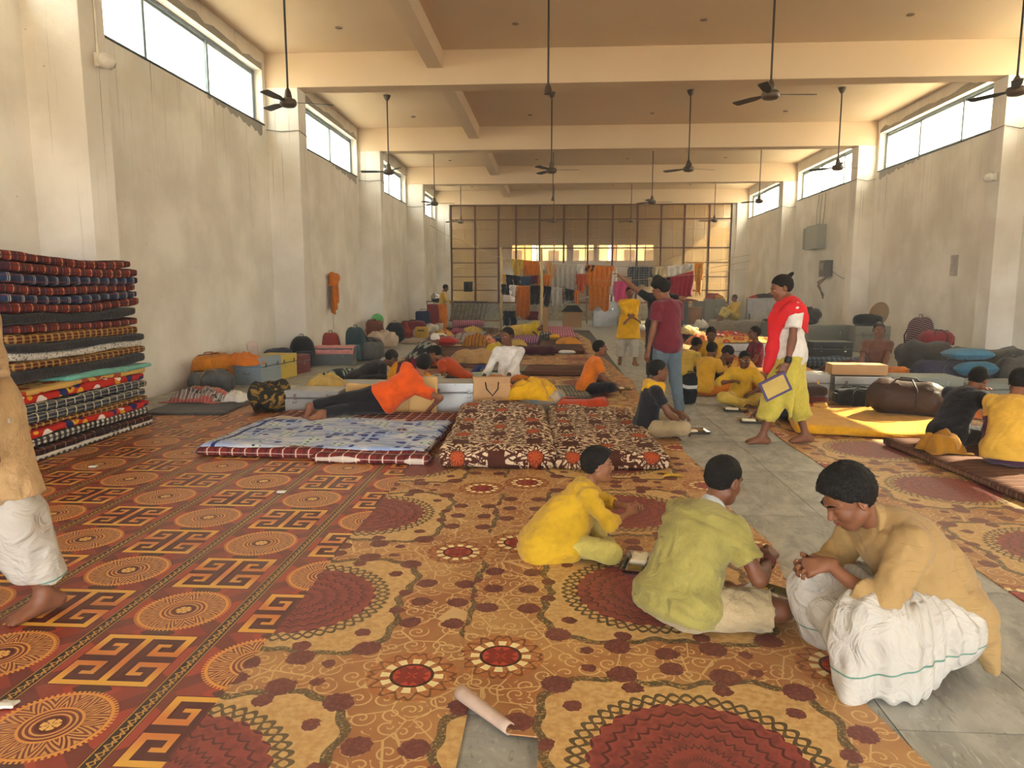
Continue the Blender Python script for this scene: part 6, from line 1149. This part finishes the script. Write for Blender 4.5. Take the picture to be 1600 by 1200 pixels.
# right of the aisle, far
for lb, a, m, sd in (('red orange quilt heap right of the aisle', (1045, 1078, 514, 530), M_FLORAL2, 70), ('orange quilt heap behind the yellow group', (1075, 1112, 520, 540), cloth('#c46a2c', 'burnt orange cotton'), 71), ('white pillow heap beside the cream kurta', (1086, 1106, 498, 514), M_WHITEC, 72), ('dark quilt heap near the white board', (1110, 1150, 506, 520), cloth('#3a3434', 'dark quilt'), 73), ('red print quilt beneath the lounging boy', (1100, 1165, 517, 527), M_FLORAL, 74)): hp('quilt', lb, *a, m, sd, .006, 'quilt', 1.)
mattress('low ledge mattress under the lounging boy in yellow', (6.2, 25.1, .006), (1.7, 1.3, .43), cloth('#8c8478', 'stone ticking'), 0, 75, r=.08); mattress('grey mattress pile under the person before the white board', (7.3, 23.6, .006), (1.2, 1.2, .43), cloth('#55524e', 'shale ticking'), 0, 76, r=.08)
duffel('black holdall at the foot of the white board', (Vector((7.5, 24.9, 0)), 1.2, .5), M_BLACKC, 0, .45, 77)
# ------------------------------------------------------------------ goods along the back wall
def slab_(name, label, x0, x1, yt, yb, m, Y=33.9, th=.06, tilt=10, cat='board'):
    a = AY(x0, yb, Y); b = AY(x1, yb, Y); t_ = AY(x0, yt, Y); o = MB().box((0, 0, (t_.z-0)/2), (b.x-a.x, th, t_.z)).build(name, m, None, ((a.x+b.x)/2, Y, 0.), (R(-tilt), 0, 0), bevel=.008); tag(o, label, cat); return o
o = slab_('stone_board', 'grey speckled stone board leaning on the back wall', 752, 779, 477, 511, M_STONE, 33.2); MB().box((0, -.035, .03), (.9, .03, .06)).build('foot_rail', M_WOOD, o)
gr = empty('iron_grille', (-4.1, 32.6, 0), R(-12)); gr.rotation_euler = (R(-35), 0, R(-12)); tag(gr, 'grey iron grille leaning in the far left corner', 'grille')
for i in range(9): MB().tube([(-.8+i*.2, 0, 0), (-.8+i*.2, 0, 1.15)], .025, 6).build('bar', M_TINEDGE, gr)
for zz in (.05, 1.1): MB().tube([(-.85, 0, zz), (.85, 0, zz)], .03, 6).build('rail', M_TINEDGE, gr)
ct = empty('work_table', (.85, 31.2, 0)); tag(ct, 'small table with a slanted grey top by the back wall', 'table'); MB().box((0, 0, 1.02), (1.1, .7, .05), tilt=Matrix.Rotation(R(-14), 3, 'Y')).build('table_top', tinpaint('#a8aaa6'), ct)
for x in (-.45, .45):
    for y in (-.28, .28): MB().box((x, y, .47+x*.1), (.05, .05, .92+x*.2)).build('leg', M_WOOD, ct)
cb2 = MB().box((0, 0, .3), (.75, .5, .6)).build('cardboard_box', M_PAPER, None, (.62, 28.6, .0), bevel=.006); tag(cb2, 'cardboard box with a black cloth on it near the clothes line', 'box'); MB().add([(-.42, -.3, .6), (.42, -.3, .6), (.42, .3, .6), (-.42, .3, .6), (-.2, 0, .85), (.2, 0, .85)], [(0, 1, 5, 4), (1, 2, 5), (2, 3, 4, 5), (3, 0, 4), (3, 2, 1, 0)]).build('black_cover', M_BLACKC, cb2)
trunk('big galvanised trunk by the back wall at the end of the aisle', (Vector((1.95, 29.2, 0)), .95, .98), M_TIN, 0, .6); heap('green_cloth', 'dark green cloth hanging over the big galvanised trunk', (1.75, 29.1, .99), .6, .5, .14, cloth('#3a4238', 'bottle green cotton'), 80)
bundle('stack of folded dark blankets beside the big galvanised trunk', (Vector((2.6, 26.6, 0)), .8, .5), cloth('#3a3644', 'slate purple wool'), 0, .5, 81, knot=False); pillow('white pillow by the folded dark blankets', (2.95, 26.1, .0), (.5, .35, .2), M_WHITEC, 0, 15)
def cab(label, x, y, w, h, m, d=.5):
    r = empty('metal_cabinet', (x, y, 0)); tag(r, label, 'cabinet'); MB().box((0, 0, h/2), (w, d, h)).build('body', m, r, bevel=.01)
    for sx in (-1, 1): dr = MB().box((sx*w/4, -d/2-.006, h/2), (w/2-.03, .015, h-.06)).build('door', m, r, bevel=.004); MB().box((-sx*w/4+sx*.05, -.02, h*.05), (.02, .02, .12)).build('handle', M_STEEL, dr, (sx*w/4, -d/2-.0, h/2))
cab('dark metal cabinet right of the maroon shirted man far back', 5.2, 31.2, .75, .95, tinpaint('#4a4a48')); cab('grey metal cabinet with red cloth on top by the back wall', 7.0, 32.6, .85, 1.05, tinpaint('#82827c')); cab('low grey cabinet near the grey cabinet by the back wall', 6.35, 32.8, .5, .95, tinpaint('#6c6a64'))
bs = MB().lathe([(0, 0), (.3, 0), (.36, .7), (.34, .7), (.28, .02), (0, .02)], 18).build('cane_basket', plaid('cane weave', '#9a6440', [(0, .06, 0, .5, '#6a4028', .7), (2, .06, 0, .5, '#b07a50', .6)]), None, (5.85, 31.3, 0), smooth=True); tag(bs, 'tall orange brown cane basket between the cabinets', 'basket'); MB().tube([(.36*math.cos(k*PI/10), .36*math.sin(k*PI/10), .7) for k in range(20)], .02, 6, closed=True).build('rim', M_WOOD, bs)
heap('quilt', 'dark red quilt spread on top of the dark metal cabinet', (5.25, 31.2, .955), 1.4, .6, .16, cloth('#6a2c26', 'brick cotton'), 82, cat='quilt'); heap('red_cloth', 'red and yellow clothes on the grey metal cabinet', (7.0, 32.6, 1.055), .8, .45, .25, mat('red yellow clothes', lambda t: t.mix('#8a2a34', '#b8862a', t.noise(4).ramp(.5, .56)), rough=.9), 83)
wbd = empty('white_board', (7.6, 26.9, 0), R(-3)); tag(wbd, 'white board standing against the right wall far back', 'board'); MB().box((0, 0, .62), (1.25, .05, 1.05)).build('panel', plain('#c9c9cc', .5), wbd, bevel=.006)
for x in (-.55, .55): MB().box((x, .03, .3), (.05, .3, .6)).build('leg', M_TINEDGE, wbd)
for x0, z0, z1, nm in ((-.64, .09, 1.15, 'side_rail'), (.64, .09, 1.15, 'side_rail')): MB().box((x0, 0, (z0+z1)/2), (.04, .06, z1-z0)).build(nm, plain('#8a8a88', .5), wbd)
o = heap('black_cloth', 'black cloth and red scarf slung over the white board', (7.7, 26.95, 1.16), 1.2, .3, .18, plaid('black red', '#232224', [(0, 2.0, .32, .12, '#a83a34', 1.)]), 84)
# ------------------------------------------------------------------ clothes lines
LY = 27.0
for i, (x, yt, yb) in enumerate(((783, 386, 515), (845, 388, 518))):
    b = G(x, yb); t_ = AY(x, yt, b.y); o = MB().tube([(0, 0, 0), (.03, 0, t_.z*.5), (0, 0, t_.z)], .045, 8).build('bamboo_pole', M_BAM, None, b, smooth=True); tag(o, ('left', 'right')[i]+' bamboo pole holding the clothes lines', 'pole', 'clothes line poles')
    for k in range(6): MB().tube([(.002, 0, t_.z*(k+1)/7-.012), (.002, 0, t_.z*(k+1)/7+.012)], .052, 8).build('node_ring', M_BAM, o)
M_ROPE = plain('#b8ac90', .8)
LINES = {}
def rope(key, label, pts, Y=LY):
    P = [AY(x, y, Y) for x, y in pts]; LINES[key] = P; o = MB().tube(P, .009, 5).build('clothes_line', M_ROPE); tag(o, label, 'rope')
rope('up', 'upper clothes line from the left wall across to the right wall', ((672, 352), (700, 368), (783, 403), (845, 409), (900, 413), (958, 416), (1035, 417), (1100, 410), (1173, 398))); rope('mid', 'middle clothes line between the bamboo poles', ((783, 428), (815, 432), (845, 429), (920, 428)), LY-.3); rope('low', 'lower clothes line between the bamboo poles', ((783, 444), (815, 447), (845, 446), (910, 455)), LY-.55)
rope('base', 'lowest clothes line near the floor between the bamboo poles', ((783, 486), (845, 487)), LY-.4); rope('red', 'thin cord holding the crimson sheet and black cloth', ((1030, 434), (1048, 433), (1084, 423), (1172, 408)), LY-.35); rope('pink', 'thin cord holding the pink cloth', ((925, 437), (962, 440), (1000, 437), (1170, 420)), LY-.8)
def hang(label, x0, x1, yb, m, kind='sheet', line='up', seed=0, skew=0., cat=None):
    """cloth folded over its line; folds run down"""
    P = LINES[line]; Y = P[0].y; xa = AY(x0, 440, Y).x; xb = AY(x1, 440, Y).x; w = xb-xa
    def lz(x):
        for p, q in zip(P[:-1], P[1:]):
            if p.x <= x <= q.x: return p.z+(q.z-p.z)*(x-p.x)/(q.x-p.x)
        return P[-1].z if x > P[-1].x else P[0].z
    z0 = lz(xa); h = z0-AY(x0, yb, Y).z; rs_ = random.Random(seed+int(x0)); ph = rs_.random()*6; nf = max(2, int(w/.16))
    nm = dict(sheet='hanging_sheet', shirt='hanging_shirt', shorts='hanging_shorts')[kind]; c0 = Vector((xa, Y, z0))
    def fn(u, v, xs=0., ws=1., hs=1.):
        U = xs+u*ws; f = min(1, v*5); dz = lz(xa+w*min(max(U, 0), 1))-z0
        return (w*U+skew*v*w*(u-.5)+.02*f*math.sin(v*5+ph), -.012+f*((.012+.05*v)*math.sin(u*nf*2*PI*ws+ph+v*1.5)+.02*math.sin(v*7+u*5+ph)), dz+.006-h*hs*v*(1-.06*math.sin(u*9+ph)))
    if kind == 'sheet': o = sheet(nm, fn, max(16, nf*6), 14, m, None, .014, c0); tag(o, label, cat or 'cloth'); return o
    r = empty(nm, c0); tag(r, label, cat or ('shirt' if kind == 'shirt' else 'shorts'))
    if kind == 'shirt':
        sheet('shirt_body', lambda u, v: fn(u, v, .18, .64), 18, 12, m, r, .014)
        for s0 in (0., .78): sheet('sleeve', lambda u, v: fn(u, v, s0+(.05 if s0 == 0 else 0)*(1-v), .2, .55), 8, 8, m, r, .014)
    else:
        sheet('waist', lambda u, v: fn(u, v, 0, 1, .45), 16, 6, m, r, .014)
        for s0 in (0., .53): sheet('trouser_leg', lambda u, v: (lambda q: (q[0], q[1], q[2]-h*.40))(fn(u, v, s0, .47, .6)), 10, 8, m, r, .014)
    return r
WH = M_WHITEC; OR = M_ORG; BK = M_BLACKC
hang('yellow shirt pegged at the left end of the upper line', 798, 819, 430, M_LYEL, 'shirt', 'up')
hang('orange sheet hanging left of the right bamboo pole', 818, 845, 444, OR, 'sheet', 'up', skew=0.1)
hang('white cloth bunched at the top of the right bamboo pole', 843, 853, 422, WH, 'sheet', 'up')
hang('peach shirt just right of the bamboo pole on the upper line', 851, 869, 432, cloth('#cf9a5c', 'peach cotton'), 'shirt', 'up')
hang('wide white dhoti hanging mid upper line', 862, 900, 450, M_DHOTI, 'sheet', 'up')
hang('narrow orange towel left of the white dhoti', 849, 860, 456, OR, 'sheet', 'mid')
hang('small white towel right of the white dhoti', 901, 914, 430, WH, 'sheet', 'up')
hang('dark maroon cloth folded on the upper line', 914, 929, 424, cloth('#3f2228', 'dark maroon cotton'), 'sheet', 'up')
hang('rust red shirt under the small white towel', 899, 916, 457, cloth('#b04a22', 'rust cotton'), 'shirt', 'mid')
hang('large orange sheet draped double on the line, longest of the hanging cloths', 920, 952, 482, cloth('#d07e1e', 'saffron cotton'), 'sheet', 'up', skew=-0.05)
hang('broad orange sheet behind the longest hanging cloth', 914, 960, 447, OR, 'sheet', 'up', skew=-0.08)
hang('narrow yellow strip at the left bamboo pole', 784, 790, 446, M_BRIGHTY, 'sheet', 'mid')
hang('black shorts on the middle line', 791, 813, 445, BK, 'shorts', 'mid')
hang('denim cloth on the middle line', 813, 829, 455, cloth('#43566e', 'denim blue'), 'sheet', 'mid')
hang('small maroon cloth on the middle line', 829, 841, 444, M_MAROON, 'sheet', 'mid')
hang('black shorts on the lower line by the left pole', 784, 796, 460, BK, 'shorts', 'low')
hang('white vest on the lower line', 797, 809, 462, WH, 'shirt', 'low')
hang('long orange towel on the lower line reaching far down', 806, 828, 496, cloth('#b8661e', 'dark orange cotton'), 'sheet', 'low')
hang('black trousers on the lower line by the right pole', 829, 843, 476, BK, 'shorts', 'low')
hang('black jacket right of the right bamboo pole', 849, 861, 478, cloth('#201c20', 'jet cotton'), 'shirt', 'low')
hang('pale grey cloth right of the black jacket', 862, 878, 478, cloth('#a9a6a0', 'pale grey cotton'), 'sheet', 'low')
hang('small black shorts under the white dhoti', 882, 897, 469, BK, 'shorts', 'low')
hang('orange strip next to the small black shorts', 898, 905, 474, OR, 'sheet', 'low')
hang('navy trousers on the lowest line', 786, 807, 509, cloth('#27303e', 'navy cotton'), 'shorts', 'base')
hang('red and black cloth on the lowest line', 820, 841, 500, cloth('#7a2430', 'wine cotton'), 'sheet', 'base')
hang('pink cloth right of the longest hanging cloth', 960, 980, 472, cloth('#c0447a', 'hot pink cotton'), 'sheet', 'pink')
hang('white cloth between the orange sheets and the pink cloth', 953, 963, 462, WH, 'sheet', 'up')
hang('black and white checked shirt behind the stretched arm', 980, 1020, 446, PL['shirt'], 'shirt', 'up')
hang('cream striped towel right of the checked shirt', 1023, 1036, 450, cloth('#c0b490', 'cream towel'), 'sheet', 'up')
hang('white cloth on the right part of the line', 1041, 1068, 434, WH, 'sheet', 'up')
hang('small white cloth beside the orange shirt on the line', 1069, 1082, 424, cloth('#d0cdc8', 'chalk cotton'), 'sheet', 'up')
hang('crimson sheet hanging slanted on the right part of the line', 1047, 1083, 474, cloth('#9a2438', 'crimson cotton'), 'sheet', 'red')
hang('orange shirt at the right end of the line', 1084, 1098, 460, cloth('#cf8a24', 'marigold cotton'), 'shirt', 'up')
hang('small black cloth left of the crimson sheet', 1041, 1048, 448, BK, 'sheet', 'red')
for lb, x, y in (('black square cloth hung on the glass screen far left', 731, 440), ('black square cloth hung on the glass screen far right', 1112, 458)):
    p = AY(x, y, 34.4); o = sheet('hanging_cloth', lambda u, v: ((u-.5)*.42, .01*math.sin(u*9), -v*.48), 10, 8, BK, None, .02, (p.x, 34.5, p.z)); tag(o, lb, 'cloth')
# ------------------------------------------------------------------ fittings on the walls
M_CAMW = plain('#d8d4cc', .4)
def cctv(label, loc, sx):
    r = empty('security_camera', loc); tag(r, label, 'security camera'); MB().box((sx*.03, 0, 0), (.06, .11, .15)).build('mount_plate', M_CAMW, r, bevel=.01)
    h = MB().lathe([(0, -.09), (.06, -.085), (.075, -.04), (.075, .03), (.05, .07), (0, .075)], 16).build('dome', M_CAMW, r, (sx*.13, -.05, -.02), (R(70), 0, R(-40*sx)), smooth=True); MB().lathe([(0, -.1), (.032, -.098), (.036, -.08), (0, -.08)], 14).build('lens', M_BLKPL, h, smooth=True)
cctv('white dome security camera on the nearest left pillar', (PLX+.02, 8.02, 4.02), 1); cctv('white dome security camera on the right pillar below the window', (PRX-.02, 14.5, 3.62), -1)
def conduit(label, pts, r=.014, m=M_CAMW): o = MB().tube(pts, r, 6).build('cable_conduit', m); tag(o, label, 'conduit'); return o
conduit('white cable conduit dropping to the security camera on the left pillar', [(PLX+.035, 8.02, 4.1), (PLX+.035, 8.02, 4.75), (PLX+.035, 7.9, 4.8), (PLX+.035, 7.74, 4.82), (PLX-.2, 7.73, 4.84), (XL+.03, 7.72, 4.84), (XL+.03, 6.6, 4.86)])
for i, y in enumerate(PY[3:6]):
    conduit('grey cable strung round the left pillar, %s from the front' % ('first', 'second', 'third')[i], [(XL+.02, y-.1, 4.6), (XL+.3, y-.02, 4.58), (PLX+.03, y-.02, 4.6), (PLX+.03, y+PD, 4.57)], .01, plain('#8a857c', .7)); conduit('grey cable strung round the right pillar, %s from the front' % ('first', 'second', 'third')[i], [(XR-.02, y-.1, 4.5), (XR-.2, y-.02, 4.46), (PRX-.03, y-.02, 4.52), (PRX-.03, y+PD, 4.5)], .01, plain('#8a857c', .7))
pn = empty('electrical_panel', (XR, 24.9, 2.85)); tag(pn, 'grey electrical distribution box on the right wall', 'electrical panel'); MB().box((-.16, 0, .35), (.3, 1.1, .78)).build('cabinet', tinpaint('#9aa09a'), pn, bevel=.01); MB().box((-.16, .72, .35), (.26, .3, .7)).build('side_box', tinpaint('#8a9090'), pn, bevel=.01); MB().box((-.32, -.02, .35), (.02, 1.0, .68)).build('door', tinpaint('#a0a6a0'), pn, bevel=.004)
pn2 = empty('meter_box', (XR, 23.9, 1.9)); tag(pn2, 'dark meter box below the electrical distribution box', 'electrical panel'); MB().box((-.13, 0, .25), (.24, .55, .52)).build('case', tinpaint('#5c5c5e'), pn2, bevel=.02); MB().box((-.26, 0, .32), (.02, .3, .2)).build('dial_window', plain('#7d8488', .3), pn2); MB().box((-.08, .45, .2), (.14, .2, .42)).build('junction_box', M_CAMW, pn2, bevel=.01)
for i in range(3): conduit('thin wires running up from the electrical box, strand %s' % ('one nearest us', 'two in the middle', 'three farthest away')[i], [(XR-.05, 24.6+i*.3, 3.6), (XR-.06, 24.5+i*.35, 4.0), (XR-.03, 24.55+i*.3, 4.6)], .008, plain('#5d5850', .7))
conduit('loose wire drooping from the meter box along the wall', [(XR-.1, 23.6, 2.1), (XR-.06, 23., 1.9), (XR-.04, 22.3, 1.75), (XR-.03, 21.8, 1.74)], .008, plain('#5d5850', .7))
for sx in range(2): conduit('brace pipe leaning below the meter box, %s one' % ('lower', 'upper')[sx], [(XR-.02, 24.3, 1.3-sx*.1), (XR-.35, 23.9, 1.6+sx*.12), (XR-.1, 23.8, 1.9)], .03, plain('#8a7a6a', .6))
nt = MB().box((0, 0, 0), (.006, .30, .46)).build('paper_notice', plain('#c2bcb8', .8), None, (XR-.005, 16.6, 2.02)); tag(nt, 'paper notice stuck on the right wall', 'notice')
for k in range(7): MB().box((-.004, .0, .16-k*.045), (.002, .22-.05*(k % 3), .008)).build('text_line', plain('#8d8890', .8), nt)
# ------------------------------------------------------------------ haze volume added to imitate milky lens bloom
hz = MB().b2((XL-.4, Y0-.3, -.15), (XR+.4, 41., 6.15)).build('haze'); hm = bpy.data.materials.new('bloom haze'); hm.use_nodes = True; hm.node_tree.nodes.clear()
vo_ = hm.node_tree.nodes.new('ShaderNodeVolumePrincipled'); vo_.inputs['Density'].default_value = .0065; vo_.inputs['Color'].default_value = (1, .98, .94, 1); vo_.inputs['Anisotropy'].default_value = .35
oo_ = hm.node_tree.nodes.new('ShaderNodeOutputMaterial'); hm.node_tree.links.new(vo_.outputs[0], oo_.inputs['Volume']); hz.data.materials.append(hm)
tag(hz, 'thin haze added throughout the hall to stand in for lens bloom', 'haze', kind='stuff')
